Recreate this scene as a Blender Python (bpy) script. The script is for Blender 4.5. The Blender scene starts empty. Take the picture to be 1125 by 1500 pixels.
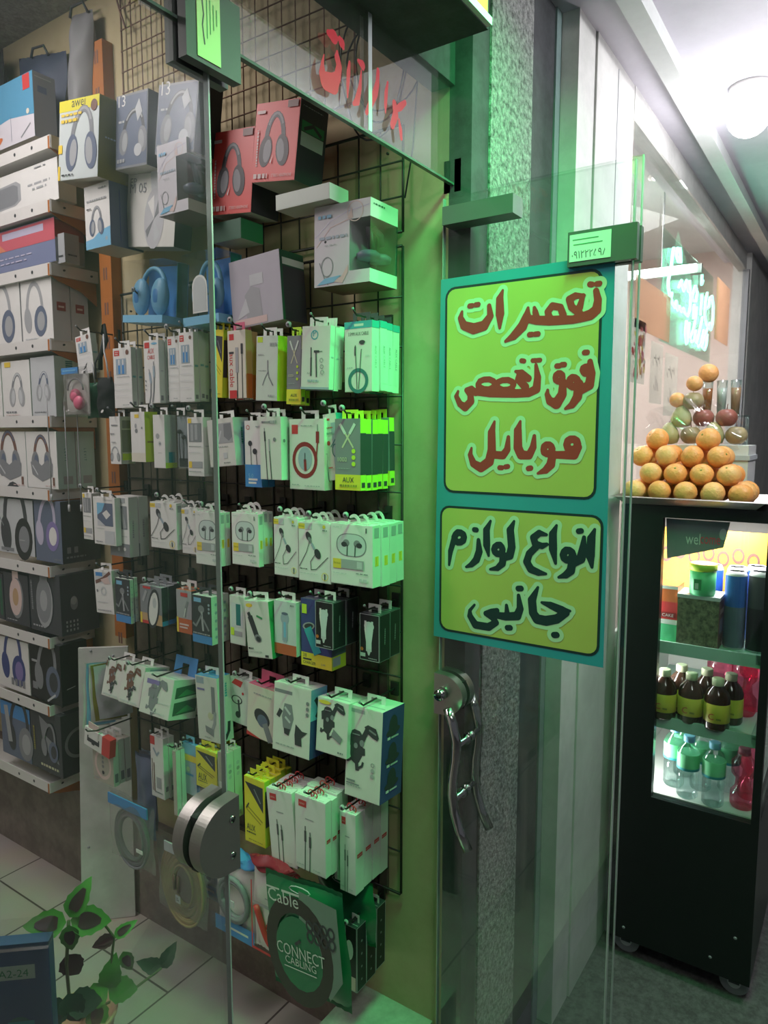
import bpy, math, random
import numpy as np
from mathutils import Vector, Matrix, Euler
random.seed(7)
C = bpy.context.scene.collection
sc = bpy.context.scene
PI = math.pi

# ---------------------------------------------------------------- camera, world, light, exposure
cam_d = bpy.data.cameras.new('camera'); cam = bpy.data.objects.new('camera', cam_d); C.objects.link(cam)
cam_d.sensor_fit = 'VERTICAL'; cam_d.sensor_height = 36.0; cam_d.lens = 24.96; cam_d.clip_start = 0.02
_th, _p = math.radians(34.1), math.atan(115 / 1040)
_f = Vector((math.cos(_th) * math.cos(_p), math.sin(_th) * math.cos(_p), -math.sin(_p)))
cam.location = (0, 0, 1.55); cam.rotation_euler = _f.to_track_quat('-Z', 'Y').to_euler()
sc.camera = cam
sc.view_settings.view_transform = 'Standard'; sc.view_settings.look = 'None'
sc.view_settings.gamma = 1.0; sc.view_settings.use_curve_mapping = False
sc.view_settings.exposure = 0.0
w = bpy.data.worlds.new('night_street'); sc.world = w; w.use_nodes = True
w.node_tree.nodes['Background'].inputs[0].default_value = (0.62, 0.64, 0.70, 1)
w.node_tree.nodes['Background'].inputs[1].default_value = 0.12
sc.cycles.use_denoising = True
sc.cycles.max_bounces = 10; sc.cycles.transparent_max_bounces = 24
sc.cycles.sample_clamp_indirect = 6.0
sc.cycles.caustics_reflective = False; sc.cycles.caustics_refractive = False

def lamp(name, kind, loc, energy, col, size=0.2, size_y=None, target=None, spread=None):
    d = bpy.data.lights.new(name, kind); d.energy = energy; d.color = col
    if kind == 'AREA':
        d.size = size
        if size_y: d.shape = 'RECTANGLE'; d.size_y = size_y
        if spread: d.spread = spread
    else: d.shadow_soft_size = size
    o = bpy.data.objects.new(name, d); C.objects.link(o); o.location = loc
    if target is not None: o.rotation_euler = (Vector(target) - Vector(loc)).to_track_quat('-Z', 'Y').to_euler()
    return o

lamp('shop_ceiling_light', 'AREA', (0.48, 2.0, 2.76), 20, (1.0, 0.91, 0.90), 0.25, 1.3, (0.78, 1.95, 0))
lamp('shop_room_light', 'AREA', (-0.6, 2.6, 2.76), 11, (1.0, 0.92, 0.92), 0.25, 1.3, (-0.3, 2.4, 0))
lamp('green_led_light', 'AREA', (0.95, 0.30, 2.56), 12, (0.10, 1.0, 0.28), 1.0, 0.06, (1.25, 0.90, 1.6), math.radians(96))
lamp('arcade_light', 'AREA', (0.15, -0.45, 2.57), 10, (1.0, 0.97, 0.94), 0.4, 0.4, (1.2, 0.6, 1.2))
lamp('canopy_globe_light', 'POINT', (2.52, 0.34, 2.34), 8, (0.97, 0.94, 1.0), 0.06)
lamp('panel_fill_light', 'POINT', (1.95, -0.35, 2.34), 26, (0.97, 0.96, 1.0), 0.06)  # unseen lamp added to brighten the white panel and fridge front
lamp('juice_shop_light', 'AREA', (3.4, 1.25, 2.672), 110, (1.0, 0.93, 0.92), 1.6, 0.8, (3.3, 1.0, 0))
lamp('fridge_light', 'AREA', (2.42, 0.36, 1.285), 5.0, (1.0, 0.95, 0.92), 0.16, 0.2, (2.42, 0.36, 0))
lamp('fridge_fill_light', 'AREA', (2.262, 0.555, 0.80), 5.0, (1.0, 0.97, 0.96), 0.03, 0.7, (2.6, 0.30, 0.80))  # extra fill hidden behind the frame, added to brighten the lower shelves

# ---------------------------------------------------------------- materials
_M = {}
def mat(name, col, rough=0.5, metal=0.0, noise=0.06, scale=18, bump=0.0, emit=None, spec=0.4, coat=0.0):
    if name in _M: return _M[name]
    m = bpy.data.materials.new(name); m.use_nodes = True; nt = m.node_tree; b = nt.nodes['Principled BSDF']
    b.inputs['Roughness'].default_value = rough; b.inputs['Metallic'].default_value = metal
    b.inputs['Specular IOR Level'].default_value = spec; b.inputs['Coat Weight'].default_value = coat
    c = (*col, 1)
    if noise:
        tc = nt.nodes.new('ShaderNodeTexCoord'); n = nt.nodes.new('ShaderNodeTexNoise'); n.inputs['Scale'].default_value = scale
        n.inputs['Detail'].default_value = 3
        r = nt.nodes.new('ShaderNodeMix'); r.data_type = 'RGBA'
        r.inputs['A'].default_value = tuple(max(0, x * (1 - noise * 1.6)) for x in col) + (1,)
        r.inputs['B'].default_value = tuple(min(1, x * (1 + noise * .6)) for x in col) + (1,)
        nt.links.new(tc.outputs['Object'], n.inputs['Vector']); nt.links.new(n.outputs['Fac'], r.inputs['Factor'])
        nt.links.new(r.outputs['Result'], b.inputs['Base Color'])
        if bump:
            bp = nt.nodes.new('ShaderNodeBump'); bp.inputs['Strength'].default_value = bump; bp.inputs['Distance'].default_value = 0.01
            nt.links.new(n.outputs['Fac'], bp.inputs['Height']); nt.links.new(bp.outputs['Normal'], b.inputs['Normal'])
    else: b.inputs['Base Color'].default_value = c
    if emit: b.inputs['Emission Color'].default_value = (*emit[0], 1); b.inputs['Emission Strength'].default_value = emit[1]
    _M[name] = m; return m

def clear(name, tint=(1, 1, 1), gloss=0.08, rough=0.03, milk=0.0, milkc=(0.8, 0.85, 0.82)):
    """thin clear sheet: sees through, with a mirror-like sheen and optional milky haze mixed in"""
    if name in _M: return _M[name]
    m = bpy.data.materials.new(name); m.use_nodes = True; nt = m.node_tree; nt.nodes.remove(nt.nodes['Principled BSDF'])
    out = nt.nodes['Material Output']
    t = nt.nodes.new('ShaderNodeBsdfTransparent'); t.inputs[0].default_value = (*tint, 1)
    g = nt.nodes.new('ShaderNodeBsdfGlossy'); g.inputs['Roughness'].default_value = rough
    lw = nt.nodes.new('ShaderNodeLayerWeight'); lw.inputs['Blend'].default_value = 0.25
    mp = nt.nodes.new('ShaderNodeMath'); mp.operation = 'MULTIPLY_ADD'; mp.inputs[1].default_value = 0.35; mp.inputs[2].default_value = gloss
    nt.links.new(lw.outputs['Fresnel'], mp.inputs[0])
    mx = nt.nodes.new('ShaderNodeMixShader'); nt.links.new(mp.outputs[0], mx.inputs[0])
    nt.links.new(t.outputs[0], mx.inputs[1]); nt.links.new(g.outputs[0], mx.inputs[2])
    last = mx
    if milk:
        d = nt.nodes.new('ShaderNodeBsdfDiffuse'); d.inputs[0].default_value = (*milkc, 1)
        m2 = nt.nodes.new('ShaderNodeMixShader'); m2.inputs[0].default_value = milk
        tc = nt.nodes.new('ShaderNodeTexCoord'); n = nt.nodes.new('ShaderNodeTexNoise'); n.inputs['Scale'].default_value = 6; n.inputs['Detail'].default_value = 5
        mm = nt.nodes.new('ShaderNodeMath'); mm.operation = 'MULTIPLY'; mm.inputs[1].default_value = milk * 2
        nt.links.new(tc.outputs['Object'], n.inputs['Vector']); nt.links.new(n.outputs['Fac'], mm.inputs[0]); nt.links.new(mm.outputs[0], m2.inputs[0])
        nt.links.new(mx.outputs[0], m2.inputs[1]); nt.links.new(d.outputs[0], m2.inputs[2]); last = m2
    nt.links.new(last.outputs[0], out.inputs['Surface'])
    _M[name] = m; return m

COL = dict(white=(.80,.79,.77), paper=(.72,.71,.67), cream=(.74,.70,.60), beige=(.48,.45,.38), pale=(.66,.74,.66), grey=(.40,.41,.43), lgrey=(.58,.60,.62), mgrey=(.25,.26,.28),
    dark=(.055,.06,.068), black=(.022,.024,.026), red=(.62,.06,.06), dred=(.30,.04,.04), pink=(.70,.16,.26), tan=(.55,.36,.20), orange=(.62,.17,.05), yellow=(.80,.72,.06), lime=(.58,.80,.06),
    blue=(.08,.28,.62), sky=(.22,.50,.72), navy=(.06,.08,.24), slate=(.14,.17,.25), teal=(.05,.40,.45), dteal=(.04,.20,.20), green=(.05,.30,.12), dgreen=(.03,.13,.07), lilac=(.56,.52,.68), rose=(.72,.55,.52),
    steel=(.36,.44,.52), pgrey=(.62,.68,.68), silver=(.55,.55,.58), gold=(.62,.62,.42), brown=(.20,.10,.08), ink=(.10,.10,.11), purple=(.25,.20,.45), green2=(.10,.55,.25), ylw2=(.85,.62,.08))
for k, v in COL.items(): mat(k, v, 0.42, noise=0.05, scale=30)
def M(k): return _M[k] if k in _M else mat(k, COL[k])
mat('satin_steel', (.42, .39, .37), 0.34, 0.9, 0.04, 60)
mat('chrome', (.62, .62, .62), 0.12, 1.0, 0.0)
mat('wire_dark', (.05, .05, .045), 0.45, 0.6, 0.1)
mat('wire_rust', (.20, .11, .075), 0.6, 0.3, 0.2)
mat('orange_paint', (.44, .15, .035), 0.45, noise=.12)
mat('shelf_white', (.74, .72, .70), 0.35, noise=.05)
mat('black_frame', (.012, .013, .014), 0.38, noise=.1)
clear('clear_film', (.96, .97, .97), 0.05, 0.12)
clear('bag_film', (.93, .93, .93), 0.10, 0.15, .10, (.55, .55, .53))
mat('clamp_grey', (.10, .11, .105), .4, .1, .08)
mat('edge_dark', (.10, .14, .12), .2, 0, .1)
clear('clear_box', (.90, .95, .96), 0.06, 0.05)
clear('door_glass', (.975, .988, .982), 0.03, 0.0, 0.012)  # its milk is a pale veil imitating haze and lifted blacks
clear('shop_glass', (.95, .98, .97), 0.04, 0.0)
clear('bottle_clear', (.80, .90, .88), 0.10, 0.08)
clear('bottle_pink', (.97, .40, .55), 0.10, 0.08)
clear('wrap_film', (.93, .93, .93), 0.10, 0.08)
mat('strawcable', (.50, .38, .17), .5, noise=.1)
mat('canblue', (.05, .16, .62), .3, .2, .05)
mat('glass_edge', (.40, .46, .43), 0.15, 0.0, 0.1, 40, spec=.8)

mat('green_foil', (.02, .20, .085), .28, noise=.15, scale=14, coat=.3); mat('greyfoil', (.20, .30, .24), .3, noise=.1); mat('brownfoil', (.05, .045, .04), .35, noise=.1)
mat('redbag', (.34, .03, .05), .3, noise=.15); mat('blackcloth', (.012, .014, .016), .8, noise=.2)
mat('bluepk', (.06, .13, .30), .35, noise=.1)
mat('shelf_mint', (.42, .62, .54), .3, noise=.05)
mat('ocher', (.70, .36, .06), .5, noise=.08)
mat('redneon', (.95, .07, .12), .4, noise=0)

# ---------------------------------------------------------------- mesh builder
class MB:
    def __init__(s): s.v = []; s.f = []; s.m = []; s.s = []; s.mats = []
    def mi(s, k):
        k = k if isinstance(k, str) else k.name
        if k not in s.mats: s.mats.append(k)
        return s.mats.index(k)
    def add(s, vs, fs, k, smooth=False):
        o = len(s.v); i = s.mi(k); s.v += [tuple(p) for p in vs]
        for f in fs: s.f.append(tuple(o + j for j in f)); s.m.append(i); s.s.append(smooth)
    def box(s, a, b, k, cols=None):
        x0, y0, z0 = a; x1, y1, z1 = b
        vs = [(x0,y0,z0),(x1,y0,z0),(x1,y1,z0),(x0,y1,z0),(x0,y0,z1),(x1,y0,z1),(x1,y1,z1),(x0,y1,z1)]
        fs = [(0,3,2,1),(4,5,6,7),(0,1,5,4),(2,3,7,6),(1,2,6,5),(3,0,4,7)]      # bottom top -y +y +x -x
        o = len(s.v); s.v += vs
        for n, f in zip(('b','t','n','f','k','p'), fs):
            s.f.append(tuple(o + j for j in f)); s.m.append(s.mi((cols or {}).get(n, k))); s.s.append(False)
    def prism(s, pts, n, d, k):
        """polygon pts (3D, flat) pushed by d along n"""
        n = Vector(n).normalized() * d; q = [Vector(p) for p in pts]; L = len(q)
        s.add(q + [p + n for p in q], [tuple(range(L))[::-1], tuple(range(L, 2 * L))] + [(i, (i + 1) % L, L + (i + 1) % L, L + i) for i in range(L)], k)
    def tube(s, pts, r, k, seg=8, closed=False):
        P = [Vector(p) for p in pts]; L = len(P); R = r if isinstance(r, (list, tuple)) else [r] * L
        up = None; rings = []
        for i, p in enumerate(P):
            a = P[i - 1] if (i or closed) else P[0]; b = P[(i + 1) % L] if (i < L - 1 or closed) else P[-1]
            t = (b - a)
            t = t.normalized() if t.length > 1e-9 else Vector((0, 0, 1))
            if up is None: up = Vector((0, 0, 1)) if abs(t.z) < .9 else Vector((1, 0, 0))
            x = up.cross(t); x = x.normalized() if x.length > 1e-6 else t.orthogonal().normalized()
            y = t.cross(x).normalized(); up = y
            rings.append([p + (x * math.cos(2*PI*j/seg) + y * math.sin(2*PI*j/seg)) * R[i] for j in range(seg)])
        vs = [q for g in rings for q in g]; fs = []
        for i in range(L if closed else L - 1):
            i2 = (i + 1) % L
            fs += [(i*seg + j, i*seg + (j+1) % seg, i2*seg + (j+1) % seg, i2*seg + j) for j in range(seg)]
        if not closed: fs += [tuple(range(seg))[::-1], tuple((L-1)*seg + j for j in range(seg))]
        s.add(vs, fs, k, True)
    def lathe(s, prof, k, seg=20, org=(0, 0, 0), ks=None):
        """profile of (r, z) spun round z; ks: a material for each band"""
        ox, oy, oz = org; o = len(s.v)
        for r, z in prof: s.v += [(ox + r*math.cos(2*PI*j/seg), oy + r*math.sin(2*PI*j/seg), oz + z) for j in range(seg)]
        for i in range(len(prof) - 1):
            kk = s.mi(ks[i] if ks else k)
            for j in range(seg): s.f.append((o+i*seg+j, o+i*seg+(j+1) % seg, o+(i+1)*seg+(j+1) % seg, o+(i+1)*seg+j)); s.m.append(kk); s.s.append(True)
        s.f.append(tuple(o + j for j in range(seg))[::-1]); s.m.append(s.mi(ks[0] if ks else k)); s.s.append(False)
        s.f.append(tuple(o + (len(prof)-1)*seg + j for j in range(seg))); s.m.append(s.mi(ks[-1] if ks else k)); s.s.append(False)
    def ball(s, c, r, k, seg=16, rings=10, sc=(1, 1, 1), dent=0):
        vs = []; fs = []
        for i in range(rings + 1):
            a = PI * i / rings
            rr = math.sin(a); zz = math.cos(a)
            if dent: zz *= 1 - dent * math.exp(-(rr * 4) ** 2)
            vs += [(c[0]+r*sc[0]*rr*math.cos(2*PI*j/seg), c[1]+r*sc[1]*rr*math.sin(2*PI*j/seg), c[2]+r*sc[2]*zz) for j in range(seg)]
        for i in range(rings): fs += [(i*seg+j, (i+1)*seg+j, (i+1)*seg+(j+1) % seg, i*seg+(j+1) % seg) for j in range(seg)]
        s.add(vs, fs, k, True)
    def grid(s, fn, nu, nv, k, smooth=True):
        vs = [fn(i / nu, j / nv) for j in range(nv + 1) for i in range(nu + 1)]
        fs = [(j*(nu+1)+i, j*(nu+1)+i+1, (j+1)*(nu+1)+i+1, (j+1)*(nu+1)+i) for j in range(nv) for i in range(nu)]
        s.add(vs, fs, k, smooth)
    def xf(s, mtx):
        s.v = [tuple(mtx @ Vector(p)) for p in s.v]; return s
    def build(s, name, parent=None, loc=None, rot=None):
        me = bpy.data.meshes.new(name); me.from_pydata(s.v, [], s.f)
        for k in s.mats: me.materials.append(M(k))
        me.polygons.foreach_set('material_index', s.m); me.polygons.foreach_set('use_smooth', s.s); me.update()
        o = bpy.data.objects.new(name, me); C.objects.link(o)
        if parent: o.parent = parent
        if loc: o.location = loc
        if rot: o.rotation_euler = rot
        return o

def tag(o, label, cat, group=None):
    o['label'] = label; o['category'] = cat
    if group: o['group'] = group
    return o
def struct(o): o['kind'] = 'structure'; return o
def thing(name, label, cat, loc=(0, 0, 0), rot=None, group=None):
    o = bpy.data.objects.new(name, None); C.objects.link(o); o.empty_display_size = .02; o.location = loc
    if rot: o.rotation_euler = rot
    return tag(o, label, cat, group)
def dup(root, loc, rot=None, label=None, group=None):
    r = root.copy(); C.objects.link(r); r.location = loc
    if rot is not None: r.rotation_euler = rot
    if label: r['label'] = label
    if group: r['group'] = group
    for ch in list(root.children):
        c = ch.copy(); C.objects.link(c); c.parent = r
        for g in list(ch.children):
            d = g.copy(); C.objects.link(d); d.parent = c
    return r

# ---------------------------------------------------------------- printed artwork (thin ink shapes lying on a face)
_T = {}
def glyphs(txt):
    """outline faces of a word: 2D points, faces, width, height"""
    if txt not in _T:
        cu = bpy.data.curves.new('t', 'FONT'); cu.body = txt; cu.size = 1; cu.resolution_u = 2
        ob = bpy.data.objects.new('t', cu); C.objects.link(ob)
        me = ob.evaluated_get(bpy.context.evaluated_depsgraph_get()).to_mesh()
        vs = [(v.co.x, v.co.y) for v in me.vertices]; fs = [tuple(p.vertices) for p in me.polygons]
        C.objects.unlink(ob); bpy.data.objects.remove(ob); bpy.data.curves.remove(cu)
        x0 = min(a for a, b in vs); x1 = max(a for a, b in vs); y0 = min(b for a, b in vs); y1 = max(b for a, b in vs)
        _T[txt] = ([(a - x0, b - y0) for a, b in vs], fs, x1 - x0, y1 - y0)
    return _T[txt]
def dashed(s, u0, u1, v, th, k, n=None, seed=0):
    """a line of print too small to read, as in the photo: short uneven strokes"""
    r = random.Random(seed + int(u0 * 1000) + int(v * 7919)); u = u0; out = []
    while u < u1:
        l = r.uniform(.03, .10); out.append(('r', u, v, min(u + l, u1), v + th, k)); u += l + .025
    return out
def ink(mb, arts, org, U, V, N, w, h):
    """arts in face units (u, v in 0..1) -> thin faces just proud of the face; U, V unit vectors, N outward"""
    org, U, V, N = Vector(org), Vector(U), Vector(V), Vector(N); lay = 0
    def at(u, v): return org + U * (u * w) + V * (v * h) + N * (.00025 + lay * .00010)
    for a in arts:
        lay += 1; t = a[0]
        if t == 'r': mb.add([at(a[1], a[2]), at(a[3], a[2]), at(a[3], a[4]), at(a[1], a[4])], [(0, 1, 2, 3)], a[5])
        elif t == 'p': mb.add([at(*p) for p in a[1]], [tuple(range(len(a[1])))], a[2])
        elif t in ('c', 'e'):                        # circle: u, v, r (in widths) / ellipse: u, v, ru, rv(in widths), angle
            u, v, r1 = a[1], a[2], a[3]; r2, ang, k = (r1, 0, a[4]) if t == 'c' else (a[4], a[5], a[6])
            q = []
            for i in range(18):
                x, y = r1 * math.cos(i*PI/9), r2 * math.sin(i*PI/9)
                q.append(at(u + x*math.cos(ang) - y*math.sin(ang), v + (x*math.sin(ang) + y*math.cos(ang)) * w / h))
            mb.add(q, [tuple(range(18))], k)
        elif t == 'o':                               # ring: u, v, r, thickness
            u, v, r, th, k = a[1:6]; e = a[6] if len(a) > 6 else 1.0
            q = []
            for i in range(28):
                c, s_ = math.cos(i*PI/14), math.sin(i*PI/14)
                q += [at(u + c*r, v + s_*r*e*w/h), at(u + c*(r-th), v + s_*(r-th)*e*w/h)]
            mb.add(q, [(2*i, 2*((i+1) % 28), 2*((i+1) % 28)+1, 2*i+1) for i in range(28)], k)
        elif t == 'l':                               # stroke: points, thickness in widths
            P = [(p[0]*w, p[1]*h) for p in a[1]]; th = a[2] * w / 2
            for i in range(len(P) - 1):
                dx, dy = P[i+1][0]-P[i][0], P[i+1][1]-P[i][1]; L = math.hypot(dx, dy) or 1; nx, ny = -dy/L*th, dx/L*th
                ex, ey = dx/L*th*.5, dy/L*th*.5
                q = [(P[i][0]-ex+nx, P[i][1]-ey+ny), (P[i][0]-ex-nx, P[i][1]-ey-ny), (P[i+1][0]+ex-nx, P[i+1][1]+ey-ny), (P[i+1][0]+ex+nx, P[i+1][1]+ey+ny)]
                mb.add([at(x/w, y/h) + N * (i * 9e-6) for x, y in q], [(0, 1, 2, 3)], a[3])
        elif t == 't':                               # text: str, u, v (lower start), u-width, colour, rotated?
            vs, fs, tw, th_ = glyphs(a[1]); s_ = a[4] * w / tw if not (len(a) > 6 and a[6]) else a[4] * h / tw
            ys = (a[7] if len(a) > 7 else 1.0)
            if len(a) > 6 and a[6] == 1: q = [at(a[2] + (y*s_*ys)/w, a[3] - (x*s_)/h) for x, y in vs]      # reads downwards
            elif len(a) > 6 and a[6] == 2: q = [at(a[2] - (y*s_*ys)/w, a[3] + (x*s_)/h) for x, y in vs]     # reads upwards
            else: q = [at(a[2] + x*s_/w, a[3] + y*s_*ys/h) for x, y in vs]
            mb.add(q, fs, a[5])
    return mb
def strokes(mb, lst, org, U, V, N, off, k, grow=0.0, res=.0014):
    """pen strokes (a, b, half width) in metres -> one clean flat outline shape on the plane org + a*U + b*V"""
    org, U, V, N = Vector(org), Vector(U), Vector(V), Vector(N)
    P = np.array([p for s in lst for p in s]); R = P[:, 2].max() + grow + 2*res
    x0, y0 = P[:, 0].min() - R, P[:, 1].min() - R; nx = int((P[:, 0].max() + R - x0) / res) + 2; ny = int((P[:, 1].max() + R - y0) / res) + 2
    gx, gy = np.meshgrid(x0 + res*np.arange(nx), y0 + res*np.arange(ny)); D = np.full(gx.shape, 9.0)
    for s in lst:
        for i in range(len(s)):
            ax, ay, ar = s[max(0, i-1)]; bx, by, br = s[i]; dx, dy = bx - ax, by - ay; L = dx*dx + dy*dy
            q = np.clip(((gx - ax)*dx + (gy - ay)*dy) / L, 0, 1) if L > 1e-12 else np.zeros_like(gx)
            D = np.minimum(D, np.hypot(gx - ax - q*dx, gy - ay - q*dy) - (ar + (br - ar)*q) - grow)
    D = np.where(np.abs(D) < 1e-7, 1e-7, D)
    vid = {}; vs = []; fs = []
    def vert(key, x, y):
        if key not in vid: vid[key] = len(vs); vs.append(org + U*x + V*y + N*off)
        return vid[key]
    def node(i, j): return vert((i, j, 0), x0 + i*res, y0 + j*res)
    def cut(i, j, i2, j2):
        a, b = D[j, i], D[j2, i2]; f = a / (a - b); key = (i, j, 1 if j2 == j else 2)
        return vert(key, x0 + (i + f*(i2 - i))*res, y0 + (j + f*(j2 - j))*res)
    I = D < 0; cnt = I[:-1, :-1].astype(int) + I[1:, :-1] + I[:-1, 1:] + I[1:, 1:]
    for j in range(ny - 1):
        for i in np.nonzero(cnt[j])[0]:
            i = int(i); c = [(i, j), (i+1, j), (i+1, j+1), (i, j+1)]; poly = []
            for n in range(4):
                p, q = c[n], c[(n+1) % 4]; ip, iq = I[p[1], p[0]], I[q[1], q[0]]
                if ip: poly.append(node(*p))
                if ip != iq:
                    lo, hi = (p, q) if p < q else (q, p); poly.append(cut(lo[0], lo[1], hi[0], hi[1]))
            if len(poly) > 2: fs.append(tuple(poly))
    mb.add(vs, fs, k)

def thin_paper(name, col):
    """paper that lets light through from behind"""
    m = bpy.data.materials.new(name); m.use_nodes = True; nt = m.node_tree; b = nt.nodes['Principled BSDF']; b.inputs['Base Color'].default_value = (*col, 1); b.inputs['Roughness'].default_value = .6
    tr = nt.nodes.new('ShaderNodeBsdfTranslucent'); tr.inputs[0].default_value = (*col, 1)
    mx = nt.nodes.new('ShaderNodeMixShader'); mx.inputs[0].default_value = .8
    nt.links.new(b.outputs[0], mx.inputs[1]); nt.links.new(tr.outputs[0], mx.inputs[2]); nt.links.new(mx.outputs[0], nt.nodes['Material Output'].inputs['Surface']); _M[name] = m
thin_paper('sheet_white', (.82, .80, .76)); thin_paper('peachpaper', (.80, .62, .50))
# ---------------------------------------------------------------- what is printed on each kind of carton
def hp(u, v, s, asp, band='mgrey', cup='dark', pad='grey', lean=0.0, open_=1.0):
    """headphones seen at an angle; s = size in face widths, asp = width/height of the face"""
    A = []; pts = []
    for i in range(15):
        a = PI * (0.02 + 0.96 * i / 14); x = math.cos(a) * .42 * s * open_; y = math.sin(a) * .62 * s
        pts.append((u + x + lean * y, v + y * asp))
    A.append(('l', pts, .12 * s, band)); A.append(('l', [(a, b + .02*s*asp) for a, b in pts[3:-3]], .05 * s, pad))
    for sx, k1 in ((-1, cup), (1, cup)):
        cx = u + sx * .40 * s * open_; cy = v - .12 * s * asp
        A += [('e', cx, cy, .19*s, .33*s, .12*sx, k1), ('e', cx - .05*s*sx, cy, .11*s, .24*s, .12*sx, pad)]
    return A
def cups(u, v, s, asp, c1, c2, c3, lean=.1):
    """headphones with the near cup turned to us"""
    pts = []
    for i in range(15):
        a = PI * (0.0 + 1.0 * i / 14); pts.append((u + math.cos(a)*.36*s + lean*math.sin(a)*s, v + math.sin(a)*.72*s*asp))
    return [('l', pts, .12*s, c1), ('e', u - .34*s, v - .22*s*asp, .18*s, .34*s, .1, c1), ('e', u + .26*s, v - .28*s*asp, .30*s, .40*s, -.1, c2), ('e', u + .28*s, v - .28*s*asp, .18*s, .25*s, -.1, c3)]
def vdash(u, v0, v1, th, k):
    """a line of small print running down a side"""
    r = random.Random(int(u*1000)); v = v0; out = []
    while v < v1:
        l = r.uniform(.012, .035); out.append(('r', u, v, u + th, min(v + l, v1), k)); v += l + .010
    return out
def plugs(u, v0, v1, k='mgrey', d=.14, th=.05):
    A = []
    for uu, vt in ((u, v1), (u + d, v1 - .06)):
        A += [('l', [(uu - .02, v0), (uu, vt - .10)], th*.6, k), ('l', [(uu, vt - .2), (uu, vt - .07)], th*1.5, k), ('l', [(uu, vt - .07), (uu, vt)], th*.6, k)]
    return A
def mount(u, v, s, asp, k='dark', k2='mgrey', flip=1):
    """a phone holder: clamp plate with grips and feet, a jointed arm and its suction base"""
    Y = lambda y: v + y*s*asp
    X_ = lambda x: u + x*s
    P = lambda *q: [(X_(x), Y(y)) for x, y in q]
    return [('p', P((-.15, .36), (-.08, .40), (.06, .38), (.13, .30), (.13, -.14), (.06, -.28), (-.04, -.33), (-.13, -.28), (-.17, -.16), (-.18, .26)), k),
            ('p', P((-.25, .24), (-.18, .28), (-.17, .04), (-.23, .02)), k), ('p', P((.12, .06), (.20, .04), (.21, -.10), (.13, -.12)), k), ('l', P((-.14, -.24), (-.24, -.30), (-.23, -.22)), .06*s, k), ('l', P((0, -.30), (.02, -.44)), .09*s, k), ('l', P((.02, -.42), (.14, -.34), (.16, -.26)), .05*s, k),
            ('l', P((.10, .12), (.17, .30), (.24, .44)), .11*s, k), ('e', X_(.12), Y(.14), .06*s, .07*s, 0, k2),
            ('p', P((.17, .50), (.26, .56), (.46, .52), (.54, .34), (.50, .28), (.36, .32), (.26, .38)), k), ('l', P((.30, .46), (.46, .40)), .035*s, k2), ('e', X_(-.03), Y(.06), .05*s, .06*s, 0, k2), ('l', P((-.12, .30), (.06, .30)), .025*s, k2)]
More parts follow.
